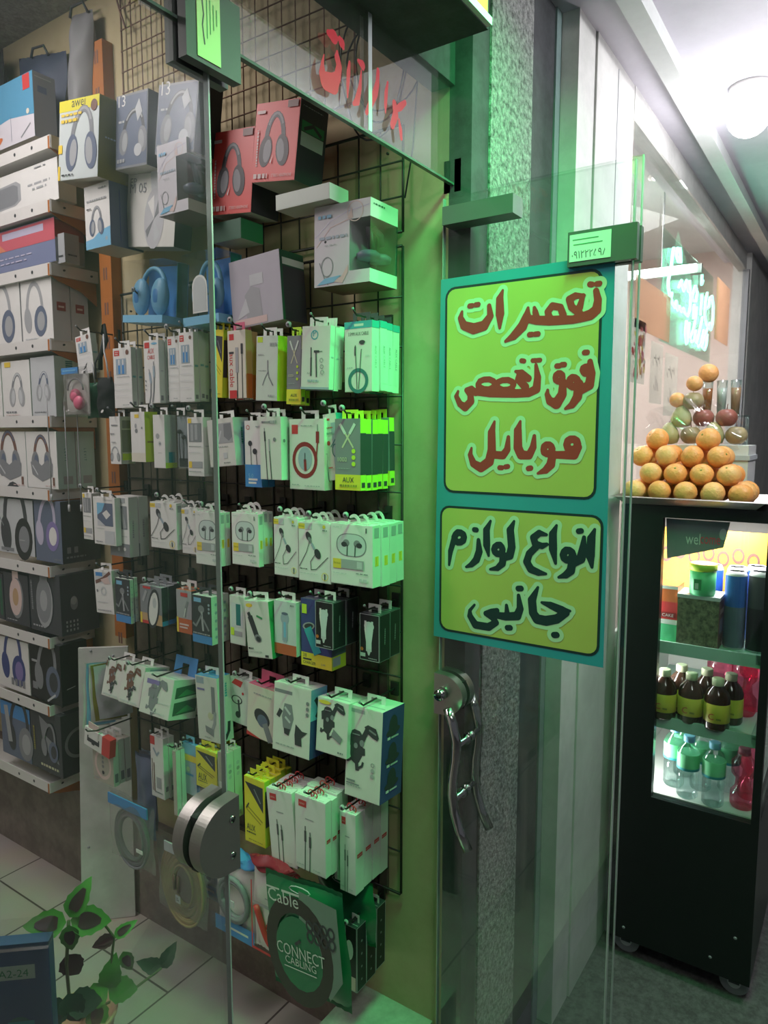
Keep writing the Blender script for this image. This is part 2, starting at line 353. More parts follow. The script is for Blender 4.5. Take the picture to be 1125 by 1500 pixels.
def kit(k, w, h, t):
    """(body, side, top, front art, side art) of a carton kind"""
    a = w / h; D = dashed; sd = 3
    if k == 'plug':
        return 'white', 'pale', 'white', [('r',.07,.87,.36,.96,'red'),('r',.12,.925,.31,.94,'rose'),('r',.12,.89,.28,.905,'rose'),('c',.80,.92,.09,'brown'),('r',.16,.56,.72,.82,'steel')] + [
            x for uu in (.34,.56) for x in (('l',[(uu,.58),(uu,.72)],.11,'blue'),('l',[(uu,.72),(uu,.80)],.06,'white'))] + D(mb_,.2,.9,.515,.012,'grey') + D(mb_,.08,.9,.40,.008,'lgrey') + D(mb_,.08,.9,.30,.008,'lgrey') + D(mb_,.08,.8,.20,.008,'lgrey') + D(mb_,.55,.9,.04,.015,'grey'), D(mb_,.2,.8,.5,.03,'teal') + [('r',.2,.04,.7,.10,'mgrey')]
    if k == 'auxc':
        return 'white', 'pale', 'white', [('r',.06,.88,.40,.97,'red'),('e',.72,.945,.2,.05,0,'sky'),('t','AUX',.28,.79,.42,'red',0,1.6),('t','CABLE',.24,.70,.50,'red',0,1.4)] + [
            ('l',[(.30,.0),(.40,.12),(.44,.34)],.08,'mgrey'),('l',[(.44,.33),(.36,.48)],.13,'steel'),('l',[(.36,.47),(.33,.54)],.05,'grey'),('l',[(.52,.02),(.62,.2),(.66,.42)],.08,'mgrey'),('l',[(.66,.42),(.66,.58)],.13,'steel'),('l',[(.66,.57),(.65,.66)],.05,'grey'),
            ('c',.1,.36,.035,'mgrey'),('c',.1,.29,.035,'mgrey'),('c',.1,.22,.035,'mgrey')], [('r',.2,.04,.6,.12,'mgrey')] + D(mb_,.3,.7,.5,.02,'grey')
    if k == 'yel':
        return 'yellow', 'lime', 'yellow', [('p',[(.04,.92),(.92,.90),(.92,.52)],'dark'),('l',[(.50,.84),(.80,.66)],.05,'mgrey'),('t','AUX',.10,.19,.42,'dark',0,1.7),('l',[(.12,.56),(.88,.38)],.035,'olive'),('l',[(.12,.50),(.80,.34)],.03,'olive'),('l',[(.10,.52),(.22,.60)],.05,'dark')] + D(mb_,.10,.55,.15,.02,'dark') + D(mb_,.2,.9,.05,.012,'olive'), [('r',.1,.3,.9,.85,'dark')]
    if k == 'vert':
        return 'cream', 'tan', 'cream', [('r',.10,.86,.36,.95,'red'),('t','aux cable',.10,.67,.50,'red',1,1.0),('r',.08,.66,.34,.69,'dark'),('l',[(.52,.0),(.52,.38)],.04,'dark'),('r',.44,.38,.60,.75,'grey'),('l',[(.80,.0),(.80,.68)],.035,'dark'),('l',[(.80,.66),(.80,.79)],.11,'dark'),('r',.08,.0,.48,.12,'red')], [('r',0,.0,1,.36,'rust')]
    if k == 'ycab':
        return 'pale', 'lime', 'pale', [('r',.06,.90,.30,.985,'lime'),('l',[(.55,.62),(.56,.48),(.62,.36),(.80,.24)],.05,'mgrey'),('l',[(.56,.44),(.42,.34),(.32,.24)],.04,'mgrey')] + D(mb_,.12,.5,.46,.01,'grey') + D(mb_,.1,.35,.7,.02,'grey') + D(mb_,.65,.95,.84,.05,'grey') + D(mb_,.6,.9,.06,.03,'grey'), [('r',0,0,1,.75,'lime')]
    if k == 'blk':
        return 'mgrey', 'lime', 'lime', [('r',0,0,1,.22,'yellow'),('l',[(.22,.92),(.72,.60)],.06,'gold'),('l',[(.78,.92),(.30,.60)],.06,'gold'),('l',[(.22,.92),(.40,.80)],.10,'pale'),('l',[(.78,.92),(.60,.80)],.10,'pale'),('c',.74,.55,.075,'lime'),('c',.74,.46,.075,'lime'),('c',.74,.37,.075,'lime'),('t','1000',.12,.40,.36,'gold'),('t','AUX',.30,.11,.45,'dark',0,1.1)] + D(mb_,.1,.6,.30,.01,'grey') + D(mb_,.2,.9,.05,.03,'olive'), [('r',.0,.22,1,.80,'dark'),('r',.2,.04,.8,.11,'dark')]
    if k == 'circ':
        return 'paper', 'pale', 'pale', [('o',.45,.86,.13,.03,'teal'),('t','P',.40,.84,.10,'teal'),('l',[(.36,.22),(.34,.66)],.035,'dark'),('l',[(.36,.22),(.35,.50)],.05,'dark'),('l',[(.56,.20),(.52,.58)],.04,'dark'),('l',[(.46,.60),(.62,.60)],.06,'dark'),('l',[(.62,.60),(.74,.60)],.015,'dark'),('o',.72,.46,.06,.015,'mgrey'),('o',.74,.36,.06,.015,'mgrey'),('o',.76,.27,.06,.015,'mgrey'),('r',0,0,1,.035,'steel'),('t','AUX',.22,.24,.16,'mgrey')] + D(mb_,.25,.65,.12,.03,'steel'), D(mb_,.3,.8,.5,.02,'steel')
    if k == 'teal':
        return 'paper', 'pale', 'pale', [('r',0,.90,1,1,'teal'),('r',.36,.93,.70,.965,'pale')] + [('t','3.5MM AUX CABLE',.14,.80,.74,'ink',0,1.6),('o',.50,.155,.37,.11,'dteal'),('l',[(.46,.04),(.40,.66)],.025,'dark'),('l',[(.52,.04),(.62,.60)],.025,'dark'),('l',[(.40,.52),(.40,.64)],.05,'dark'),('e',.65,.70,.11,.06,0,'dark')] + D(mb_,.1,.3,.34,.01,'grey') + D(mb_,.78,.92,.5,.015,'lgrey'), [('r',.35,.1,.75,.55,'pale'),('t','AUX CABLE',.40,.65,.32,'mgrey',1,1.0),('r',0,.9,1,1,'teal')]
    if k == 'hpside': return 'white', 'lgrey', 'lgrey', hp(.45,.18,.8,a,'grey','mgrey') + D(mb_,.2,.8,.8,.03,'mgrey') + D(mb_,.1,.5,.62,.03,'mgrey') + [('r',.2,.45,.6,.47,'grey')], [('r',.1,.25,.95,.72,'mgrey'),('r',.15,.75,.7,.92,'mgrey'),('r',.7,.72,1,.9,'ylw2'),('r',.1,.08,.8,.22,'lime')]
    if k == 'wyel': return 'white', 'lime', 'white', [('r',0,0,1,.18,'cream'),('r',.3,.88,.6,.95,'ylw2'),('c',.40,.62,.10,'mgrey'),('e',.36,.72,.07,.11,0,'grey'),('c',.8,.68,.05,'mgrey')], [('l',[(.2,.4),(.8,.4)],.12,'olive')]
    if k == 'wdot': return 'white', 'pale', 'white', [('c',.38,.60,.16,'grey'),('c',.56,.46,.14,'lgrey'),('c',.58,.46,.07,'mgrey')] + D(mb_,.4,.7,.28,.01,'grey'), [('r',0,0,1,.10,'lime'),('r',.3,.1,.8,.3,'teal')]
    if k == 'clr': return 'clear_box', 'clear_box', 'clear_box', [], []
    if k == 'wwin': return 'white', 'paper', 'white', [('r',.10,.58,.90,.90,'mgrey'),('r',.22,.60,.38,.88,'grey'),('r',.48,.62,.64,.88,'grey'),('r',.06,.90,.28,.98,'ylw2'),('r',.06,.14,.26,.25,'ylw2'),('r',.28,.14,.92,.25,'grey')] + D(mb_,.1,.9,.50,.012,'mgrey') + D(mb_,.1,.8,.40,.01,'lgrey') + D(mb_,.1,.9,.07,.02,'grey'), D(mb_,.2,.8,.5,.02,'grey')
    if k == 'prism': return 'paper', 'pale', 'pale', [('p',[(.28,.48),(.95,.48),(.92,.90),(.38,.90)],'grey'),('p',[(.62,.62),(.80,.52),(.94,.60),(.92,.88),(.64,.88)],'mgrey'),('l',[(.40,.52),(.52,.74)],.05,'lgrey'),('r',.55,.16,.70,.28,'lgrey')] + D(mb_,.35,.75,.40,.02,'grey') + D(mb_,.55,.8,.06,.02,'mgrey'), vdash(.45,.45,.80,.12,'green')
    if k == 'wblue': return 'white', 'blue', 'paper', [('r',0,0,1,.34,'blue'),('t','5.0',.2,.14,.30,'sky'),('r',.2,.10,.75,.13,'white'),('r',.2,.05,.68,.08,'white'),('o',.22,.90,.10,.025,'red'),('c',.34,.66,.12,'dark'),('c',.62,.54,.13,'dark'),('l',[(.36,.62),(.40,.34)],.03,'dark'),('l',[(.70,.52),(.74,.34)],.03,'dark')] + D(mb_,.7,.95,.9,.02,'grey'), [('r',0,0,1,.2,'blue'),('r',0,.2,1,1,'paper')]
    if k == 'cab2': return 'paper', 'pale', 'pale', [('l',[(.22,.82),(.24,.60)],.03,'mgrey'),('l',[(.23,.76),(.25,.62)],.07,'dark'),('l',[(.25,.62),(.34,.0)],.035,'dark'),('l',[(.44,.64),(.46,.45)],.06,'grey'),('l',[(.46,.45),(.54,.0)],.035,'dark'),('c',.70,.64,.07,'mgrey')] + D(mb_,.1,.5,.90,.03,'mgrey') + D(mb_,.5,.8,.89,.05,'grey'), [('c',.5,.62,.2,'mgrey')]
    if k == 'ring': return 'paper', 'pale', 'pale', [('r',.08,.79,.26,.92,'red'),('o',.45,.42,.36,.085,'dred',1.12),('e',.46,.44,.20,.26,0,'steel'),('l',[(.82,.92),(.82,.80)],.02,'mgrey'),('l',[(.82,.81),(.82,.68)],.09,'dred'),('l',[(.82,.68),(.78,.44)],.035,'dred'),('l',[(.46,.42),(.47,.28)],.07,'dred'),('l',[(.46,.52),(.46,.40)],.02,'dark')] + D(mb_,.35,.7,.9,.012,'grey') + D(mb_,.08,.3,.06,.015,'grey') + D(mb_,.45,.9,.05,.012,'grey'), D(mb_,.2,.8,.5,.02,'grey')
    if k == 'dots': return 'paper', 'teal', 'pale', [('r',.55,0,1,.86,'steel'),('r',.12,.90,.5,.93,'red'),('e',.25,.56,.12,.14,0,'red'),('o',.72,.44,.26,.05,'dteal',1.6),('l',[(.4,.5),(.9,.64)],.05,'dteal')] + D(mb_,.1,.7,.78,.02,'red') + D(mb_,.1,.7,.69,.03,'mgrey') + D(mb_,.1,.4,.18,.02,'red'), []
    if k == 'dev': return 'white', 'pale', 'white', [('r',.18,.40,.90,.88,'slate'),('p',[(.18,.88),(.55,.88),(.40,.70),(.18,.62)],'sky'),('p',[(.18,.40),(.18,.55),(.55,.40)],'lgrey'),('p',[(.42,.66),(.62,.74),(.80,.64),(.60,.54)],'white'),('r',.5,.03,.95,.30,'lgrey')] + D(mb_,.5,.9,.94,.01,'mgrey') + D(mb_,.1,.4,.05,.02,'mgrey') + D(mb_,.15,.5,.34,.01,'grey'), []
    if k == 'dev2': return 'white', 'pale', 'white', [('r',.45,.46,.92,.85,'mgrey'),('l',[(.62,.78),(.78,.50)],.16,'grey'),('r',.45,.90,.85,.98,'grey'),('r',0,0,1,.22,'mgrey'),('c',.45,.12,.06,'lgrey'),('c',.75,.13,.06,'white')] + D(mb_,.5,.9,.34,.01,'grey'), vdash(.35,.32,.62,.16,'grey')
    if k in ('eara', 'earb'):
        side = [('r',.30,.34,.75,.50,'ylw2'),('t','baseus',.42,.48,.11,'olive',1,1.0),('r',.2,.80,.8,.96,'grey')] if k == 'earb' else [('r',.2,.80,.8,.95,'grey'),('r',.25,.1,.7,.32,'lgrey')]
        if k == 'eara': return 'white', 'pale', 'white', [('r',.0,.88,.20,.97,'ylw2'),('t','baseus',.02,.91,.16,'olive',0,1.2),('r',.22,.88,.42,.98,'lgrey'),('c',.80,.94,.045,'ylw2'),('e',.32,.76,.08,.12,.5,'dark'),('e',.36,.70,.05,.08,.5,'mgrey'),('e',.60,.48,.09,.13,.5,'dark'),('l',[(.42,.64),(.50,.56)],.07,'steel'),('l',[(.35,.68),(.26,.50),(.02,.24)],.018,'dark'),('l',[(.52,.46),(.38,.34),(.40,.20),(.56,.22),(.92,.44)],.018,'dark'),('o',.82,.11,.10,.015,'ylw2'),('l',[(.82,.06),(.82,.15)],.03,'dark')] + D(mb_,.76,.9,.87,.02,'mgrey') + D(mb_,.04,.28,.20,.015,'dark') + D(mb_,.04,.6,.13,.01,'lgrey'), side
        oval = [(.5 + .36 * (abs(math.cos(x)) ** .7) * (1 if math.cos(x) > 0 else -1), .66 + .19 * (abs(math.sin(x)) ** .85) * (1 if math.sin(x) > 0 else -1)) for x in [i*PI/16 for i in range(32)]]
        oval2 = [((x-.5)*.93+.5, (y-.66)*.93+.66) for x, y in oval]
        return 'white', 'pale', 'white', [('p',oval,'mgrey'),('p',oval2,'pgrey'),('e',.38,.69,.08,.07,0,'mgrey'),('e',.33,.665,.07,.05,0,'dark'),('e',.64,.69,.08,.07,0,'mgrey'),('e',.69,.665,.07,.05,0,'dark'),('l',[(.41,.66),(.40,.48)],.022,'dark'),('l',[(.60,.66),(.59,.48)],.022,'dark'),('r',.06,.26,.26,.42,'ylw2'),('t','baseus',.08,.33,.16,'olive',0,1.2),('r',.26,.27,.80,.42,'grey'),('r',.64,.29,.76,.40,'lgrey'),('l',[(.86,.88),(.86,.95)],.025,'dark')] + D(mb_,.06,.3,.94,.01,'lgrey') + D(mb_,.62,.9,.20,.015,'mgrey') + D(mb_,.06,.4,.18,.01,'lgrey') + D(mb_,.7,.88,.08,.05,'lgrey'), side
    if k == 'hold1': return 'white', 'pale', 'white', [('r',.05,.70,.92,.95,'lgrey'),('r',.10,.86,.48,.95,'blue'),('l',[(.1,.72),(.5,.80),(.9,.95)],.12,'brown'),('p',[(.35,.78),(.8,.86),(.9,.70),(.6,.68)],'rose'),('o',.5,.52,.16,.06,'lgrey'),('c',.14,.52,.05,'mgrey')] + D(mb_,.1,.7,.25,.02,'lgrey') + D(mb_,.1,.9,.06,.03,'grey'), []
    if k == 'navy': return 'dark', 'pale', 'white', [('r',0,0,1,.17,'blue'),('r',.10,.86,.48,.95,'sky'),('e',.48,.72,.16,.14,0,'mgrey'),('l',[(.50,.66),(.56,.28)],.10,'grey'),('l',[(.50,.60),(.20,.35),(.05,.40)],.08,'mgrey'),('l',[(.6,.5),(.85,.3)],.08,'mgrey'),('c',.88,.83,.05,'steel'),('c',.88,.75,.05,'steel'),('c',.88,.67,.05,'steel')] + D(mb_,.05,.95,.19,.03,'grey'), [('c',.5,.15 + .17*i,.14,'steel') for i in range(5)]
    if k == 'clrov': return 'mgrey', 'dark', 'grey', [('r',0,0,1,.28,'tan'),('r',.05,.0,.5,.08,'red'),('r',.15,.92,.5,.98,'red'),('e',.62,.42,.27,.62,-.18,'dark'),('e',.62,.42,.20,.52,-.18,'white'),('e',.68,.58,.09,.16,-.1,'lgrey'),('l',[(.15,.6),(.3,.85)],.1,'grey'),('r',.0,.0,.09,.28,'ylw2')], [('r',0,0,1,.12,'blue')]
    if k == 'clrrd': return 'grey', 'dark', 'orange', [('r',0,0,1,.34,'rust'),('r',0,0,.12,.36,'ylw2'),('r',.3,.85,.75,.94,'red'),('l',[(.55,.40),(.62,.60),(.75,.74)],.13,'mgrey'),('l',[(.5,.38),(.6,.58)],.06,'pale'),('r',.2,.18,.8,.22,'rose'),('r',.2,.11,.72,.15,'rose')], []
    if k == 'chgw': return 'pale', 'paper', 'white', [('r',.12,.36,.85,.86,'pgrey'),('r',.42,.40,.72,.84,'dteal'),('r',.05,.18,.28,.34,'lime'),('r',.30,.18,.8,.28,'grey')], []
    if k == 'chg': return 'paper', 'green', 'paper', [('e',.20,.92,.14,.06,0,'ylw2'),('l',[(.22,.70),(.44,.36)],.20,'dark'),('e',.48,.34,.15,.12,-.4,'mgrey'),('e',.49,.33,.10,.08,-.4,'dark'),('l',[(.16,.78),(.24,.68)],.12,'dark'),('l',[(.5,.74),(.7,.70)],.06,'green'),('t','CAR CHARGER',.05,.08,.55,'grey'),('r',.72,.02,.86,.06,'dark')] + D(mb_,.05,.25,.14,.03,'dark'), []
    if k == 'chgb': return 'pgrey', 'pale', 'paper', [('r',0,0,1,.20,'rust'),('e',.50,.68,.19,.22,0,'steel'),('l',[(.50,.64),(.50,.30)],.24,'steel'),('l',[(.49,.60),(.49,.34)],.10,'sky'),('e',.50,.77,.15,.05,0,'slate'),('l',[(.45,.32),(.45,.24)],.05,'steel'),('l',[(.55,.32),(.55,.24)],.05,'steel')] + D(mb_,.75,.92,.92,.03,'mgrey'), []
    if k == 'chgn': return 'navy', 'slate', 'slate', [('r',0,0,1,.20,'yellow'),('t','38',.06,.13,.12,'dark'),('r',.06,.09,.34,.115,'dark'),('t','CHARGER',.06,.03,.42,'dark',0,1.2),('r',.04,.78,.20,.92,'lime'),('e',.26,.60,.20,.10,.2,'grey'),('e',.26,.60,.15,.07,.2,'dark'),('l',[(.25,.54),(.52,.24)],.26,'teal'),('t','2.4A',.66,.05,.14,'mgrey')], [('r',0,0,1,.20,'lime'),('r',.05,.05,.6,.18,'steel')]
    if k == 'chgk': return 'black', 'black', 'dark', [('l',[(.02,.01),(.98,.01),(.98,.99),(.02,.99),(.02,.01)],.03,'grey'),('e',.48,.74,.25,.20,0,'pgrey'),('l',[(.30,.84),(.30,.66),(.38,.40)],.10,'white'),('l',[(.64,.84),(.64,.66),(.56,.40)],.10,'pgrey'),('l',[(.47,.70),(.47,.24)],.28,'pgrey'),('p',[(.34,.26),(.60,.26),(.50,.12),(.44,.12)],'lgrey'),('e',.12,.24,.08,.08,0,'orange'),('r',.05,.08,.30,.16,'lgrey')] + D(mb_,.45,.9,.05,.02,'grey'), [('l',[(.02,.01),(.98,.01),(.98,.99),(.02,.99),(.02,.01)],.02,'mgrey'),] + vdash(.45,.35,.70,.08,'mgrey')
    if k in ('mnt1',): return 'paper', 'pale', 'paper', mount(.42,.55,.85,a,'brown') + mount(.50,.28,.45,a,'dark') + D(mb_,.1,.9,.06,.03,'lgrey') + [('r',.05,.80,.12,.95,'brown')], [('r',.2,.7,.9,.95,'steel')]
    if k == 'mnt2': return 'paper', 'pale', 'paper', [('r',.12,.76,.60,.88,'purple')] + mount(.42,.42,.8,a,'mgrey') + D(mb_,.6,.95,.35,.02,'lgrey') + D(mb_,.4,.9,.08,.03,'lgrey'), [('p',[(.12,.52),(.95,.62),(.95,.90),(.12,.80)],'dgreen'),('p',[(.12,.10),(.95,.18),(.95,.52),(.12,.42)],'dgreen'),('p',[(.2,.56),(.5,.76),(.9,.66)],'green'),('p',[(.2,.14),(.6,.36),(.9,.24)],'green')]
    if k == 'mnt3': return 'paper', 'pale', 'blue', [('r',.05,.88,.40,.98,'steel'),('l',[(.80,.84),(.78,.46)],.16,'mgrey'),('l',[(.84,.46),(.80,.30),(.66,.18)],.12,'grey'),('p',[(.35,.24),(.74,.20),(.72,.08),(.38,.14)],'mgrey'),('c',.62,.40,.12,'gold'),('r',.08,.78,.42,.81,'purple')] + D(mb_,.3,.6,.05,.015,'grey'), vdash(.5,.68,.9,.18,'teal') + [('r',.1,.06,.45,.30,'sky'),('l',[(.4,.05),(.65,.15),(.7,.28)],.2,'dark')]
    if k == 'mnt4': return 'pale', 'pale', 'pale', [('p',[(.08,.86),(.52,.82),(.62,.96),(.24,.98)],'red'),('o',.36,.52,.26,.05,'dark',.6),('l',[(.44,.52),(.52,.20)],.08,'dark'),('c',.44,.2,.12,'dark'),('c',.64,.70,.05,'red')], []
    if k == 'mnt5': return 'cream', 'pale', 'pink', [('e',.5,.42,.28,.20,-.5,'dark'),('e',.52,.36,.18,.16,-.5,'slate'),('l',[(.62,.30),(.80,.04)],.18,'mgrey'),('p',[(.0,.0),(.5,.0),(.0,.08)],'red')] + D(mb_,.2,.8,.84,.02,'grey'), []
    if k == 'mnt6': return 'paper', 'navy', 'paper', [('r',.02,.86,.50,.91,'mgrey'),('p',[(.30,.72),(.50,.72),(.56,.52),(.48,.34),(.28,.36),(.24,.52)],'mgrey'),('l',[(.20,.60),(.14,.52)],.10,'dark'),('l',[(.32,.66),(.46,.58)],.05,'lgrey'),('l',[(.34,.52),(.46,.46)],.05,'lgrey'),('p',[(.30,.36),(.48,.36),(.44,.26),(.32,.28)],'dark'),('p',[(.62,.46),(.80,.38),(.94,.38),(.78,.28),(.80,.16),(.62,.16),(.60,.30)],'dark'),('c',.92,.80,.04,'mgrey'),('c',.92,.72,.04,'mgrey'),('c',.92,.64,.04,'mgrey')] + D(mb_,.1,.6,.1,.015,'grey'), [('r',0,.55,1,1,'sky'),('l',[(.3,.85),(.6,.7),(.4,.6)],.2,'dark')]
    if k == 'mnt7': return 'paper', 'pale', 'paper', mount(.38,.58,.98,a,'dark','mgrey') + [('p',[(.56,.48),(.86,.34),(.78,.24),(.5,.34)],'mgrey'),('e',.24,.93,.2,.05,0,'ylw2')] + D(mb_,.72,.9,.06,.03,'mgrey'), []
    if k == 'mnt8': return 'paper', 'navy', 'paper', [('r',.08,.93,.50,.97,'grey')] + mount(.32,.54,1.12,a,'dark','mgrey') + [('o',.78,.41,.05,.015,'mgrey'),('c',.78,.35,.05,'grey'),('c',.78,.29,.05,'grey'),('r',.05,.17,.30,.19,'mgrey'),('r',.05,.14,.42,.155,'mgrey')] + D(mb_,.05,.5,.12,.012,'grey'), [x for v in (.80,.50,.22) for x in (('e',.5,v,.20,.30,0,'dark'),('e',.5,v-.05,.32,.10,.1,'dark'),('r',.25,v-.13,.38,v-.10,'white'),('r',.42,v-.125,.75,v-.105,'lgrey'))]
    if k == 'grey': return 'beige', 'pale', 'beige', [('o',.50,.42,.40,.09,'rose',1.15),('c',.50,.58,.05,'mgrey'),('c',.50,.48,.05,'mgrey'),('c',.50,.38,.05,'mgrey'),('c',.50,.24,.06,'dark')] + D(mb_,.08,.3,.06,.03,'grey'), [('r',.2,.08,.8,.28,'mgrey')]
    if k == 'wred': return 'white', 'pale', 'white', [('r',0,.86,.36,1,'red'),('l',[(.25,.80),(.5,.70),(.66,.76)],.12,'steel'),('l',[(.12,.10),(.12,.62)],.05,'brown'),('l',[(.26,.10),(.26,.56)],.07,'brown'),('r',.42,.16,.78,.34,'grey')] + D(mb_,.3,.9,.08,.02,'mgrey'), [('r',.3,.12,.8,.20,'mgrey')]
    if k == 'beig': return 'beige', 'pale', 'beige', [], [('r',.2,.03,.7,.1,'grey')]
    if k == 'blueb': return 'steel', 'blue', 'blue', [('r',0,.66,1,.78,'ylw2'),('r',0,.80,1,1,'sky'),('c',.4,.5,.13,'gold')] + D(mb_,.2,.8,.38,.04,'blue'), []
    if k == 'beigb': return 'beige', 'pale', 'beige', [('r',.2,.45,.7,.58,'white')], [('c',.5,.80,.2,'lgrey'),('c',.5,.72,.2,'grey'),('c',.5,.64,.2,'lgrey'),('r',.3,.04,.7,.1,'grey')]
    if k == 'rmx': return 'white', 'pale', 'white', [('r',.12,.85,.38,.94,'red'),('t','REMAX',.155,.88,.17,'rose',0,1.3),('r',.34,.70,.62,.712,'grey')] + plugs(.34,0,.60,'ink',.16,.045) + D(mb_,.06,.3,.06,.012,'lgrey') + D(mb_,.6,.85,.05,.012,'lgrey'), [('r',.18,.45,.82,.50,'red'),('t','REMAX',.24,.463,.52,'rose')]
    if k == 'blkw': return 'black', 'black', 'dark', [('e',.35,.62,.34,.75,0,'white'),('r',.3,.0,.9,.22,'rose'),('l',[(.02,.005),(.98,.005),(.98,.995),(.02,.995),(.02,.005)],.06,'grey')], [('l',[(.02,.005),(.98,.005),(.98,.995),(.02,.995),(.02,.005)],.04,'grey')] + [('c',.5,.15+.2*i,.08,'mgrey') for i in range(4)]
    # upper display cartons
    if k == 'U_yel': return 'pgrey', 'olive', 'yellow', [('r',0,.86,1,1,'yellow'),('t','awei',.32,.90,.34,'dark')] + hp(.58,.42,.80,a,'mgrey','slate','grey',.1,.75) + [('c',.88,.88,.08,'brown'),('r',0,0,.05,.18,'ylw2'),('r',0,.34,.10,.45,'ylw2')] + D(mb_,.06,.6,.80,.03,'ylw2') + D(mb_,.06,.5,.72,.04,'ylw2') + D(mb_,.1,.4,.05,.02,'dark'), D(mb_,.2,.6,.5,.02,'gold')
    if k == 'U_blk': return 'mgrey', 'dark', 'mgrey', [('r',.02,.03,.98,.97,'slate'),('t','13',.08,.84,.22,'white')] + hp(.56,.42,.75,a,'dark','mgrey','grey',.1) + [('p',[(.62,.78),(.74,.90),(.84,.72),(.70,.60)],'lgrey'),('c',.72,.22,.12,'lgrey')] + D(mb_,.1,.3,.62,.03,'lgrey') + D(mb_,.06,.3,.08,.05,'grey'), []
    if k == 'U_whb': return 'white', 'slate', 'white', [('p',[(0,0),(1,0),(1,.30),(.6,.26),(.3,.16),(0,.14)],'sky'),('c',.84,.12,.05,'steel')] + hp(.46,.38,.62,a,'mgrey','slate','grey',.08,.7) + D(mb_,.1,.9,.74,.03,'grey') + D(mb_,.6,.9,.91,.02,'mgrey') + D(mb_,.1,.3,.62,.02,'dark'), [('l',[(.3,.1),(.3,.9)],.02,'navy')]
    if k == 'U_disc': return 'paper', 'dark', 'paper', [('l',[(.55,.99),(.60,.60)],.16,'lgrey'),('e',.58,.38,.20,.38,0,'silver'),('p',[(.58,.38),(.44,.60),(.56,.70)],'white'),('p',[(.58,.38),(.72,.16),(.60,.06)],'lgrey'),('p',[(.58,.38),(.42,.22),(.46,.12)],'mgrey'),('p',[(.58,.38),(.74,.52),(.66,.66)],'mgrey'),('t','EP',.06,.84,.13,'mgrey'),('t','M 05',.06,.74,.34,'mgrey')], []
    if k == 'U_win': return 'lilacw', 'pale', 'paper', [('l',[(.02,.62),(.3,.80),(.6,.88),(.98,.92)],.012,'lilac'),('l',[(.04,.50),(.3,.72),(.7,.80)],.012,'rose'),('o',.74,.87,.14,.012,'rose'),('p',[(.60,.80),(.68,.92),(.70,.80)],'rose'),('o',.24,.24,.11,.012,'mgrey',1.3),('p',[(.3,.06),(.5,.10),(.62,.24),(.62,.15),(.52,.02)],'rose'),('l',[(.1,.3),(.2,.08),(.26,.02)],.012,'mgrey'),('p',[(.05,.02),(.36,.04),(.5,.12),(.2,.10)],'sky')] + D(mb_,.10,.60,.58,.035,'steel') + D(mb_,.2,.4,.50,.01,'grey') + D(mb_,.08,.32,.84,.04,'sky'), D(mb_,.1,.5,.93,.02,'dgreen')
    if k == 'U_red': return 'redbox', 'dark', 'dark', hp(.48,.46,.78,a,'dark','black','mgrey',.03,.62) + vdash(.08,.20,.66,.035,'rose') + [('r',.74,.90,.97,.985,'brown'),('p',[(.42,.24),(.48,.34),(.44,.22)],'white'),('r',.05,.86,.24,.90,'rose'),('t','STEREO HEADPHONE',.48,.05,.46,'rose',0,1.5)] + D(mb_,.06,.38,.04,.06,'rose'), [('r',.1,.45,.9,.62,'pale'),('r',.1,.63,.9,.76,'green'),('l',[(.2,.66),(.5,.74),(.8,.66)],.08,'dark')] + D(mb_,.1,.8,.93,.01,'grey')
    if k == 'U_clr': return 'clear_box', 'sky', 'clear_box', [], []
    if k == 'U_grn': return 'pale', 'pale', 'dgreen', [], []
    if k == 'U_fig': return 'lilac2', 'dgreen', 'pale', [('p',[(.30,.10),(.62,.10),(.58,.52),(.42,.58),(.28,.46)],'grey'),('r',.40,.58,.66,.74,'lgrey'),('p',[(.10,.12),(.3,.42),(.36,.2)],'lgrey'),('r',.06,.02,.7,.12,'rose')], [('r',.1,.0,1,.78,'dark'),('r',.1,.80,1,.90,'pale')]
    if k == 'U_gr2': return 'dgreen', 'green', 'dgreen', [], []
    # shelf cartons
    if k == 's_blue': return 'sky2', 'mgrey', 'sky2', [('p',[(0,0),(1,0),(1,.34),(.5,.42),(0,.36)],'lilacw'),('r',.80,.76,.94,.99,'red'),('l',[(.52,.06),(.52,.44)],.008,'slate'),('l',[(.72,.06),(.92,.22)],.02,'mgrey'),('e',.1,.06,.24,.05,.3,'orange'),('c',.88,.42,.03,'cream')], [('r',.2,.7,.6,.8,'slate')] + D(mb_,.1,.8,.92,.02,'grey')
    if k == 's_dev': return 'white', 'lgrey', 'white', [('p',[(.0,.12),(.42,.16),(.50,.26),(.50,.66),(.44,.76),(0,.70)],'grey'),('p',[(.0,.16),(.40,.20),(.46,.28),(.46,.62),(.40,.70),(0,.66)],'mgrey')] + D(mb_,.60,.90,.52,.05,'grey') + D(mb_,.66,.85,.40,.05,'grey') + D(mb_,.7,.85,.9,.03,'mgrey'), []
    if k == 's_red': return 'slateg', 'mgrey', 'slateg', [('r',0,.50,1,.98,'redg'),('r',.25,.76,.85,.92,'lilac'),('p',[(0,.50),(.3,.5),(.22,.66),(0,.7)],'redg2')] + D(mb_,.05,.7,.3,.03,'lilac') + D(mb_,.05,.6,.18,.03,'lilac'), [('r',0,.55,1,.95,'dred')]
    if k == 's_sm': return 'grey', 'grey', 'grey', D(mb_,.2,.8,.2,.06,'dark'), D(mb_,.2,.8,.25,.06,'dark')
    if k == 's_hpw': return 'white', 'lgrey', 'white', cups(.44,.50,.68,a,'grey','slate','grey',.0) + D(mb_,.1,.5,.05,.02,'lgrey'), [('r',.25,.48,.75,.62,'dred'),('r',.34,.53,.66,.56,'rose')]
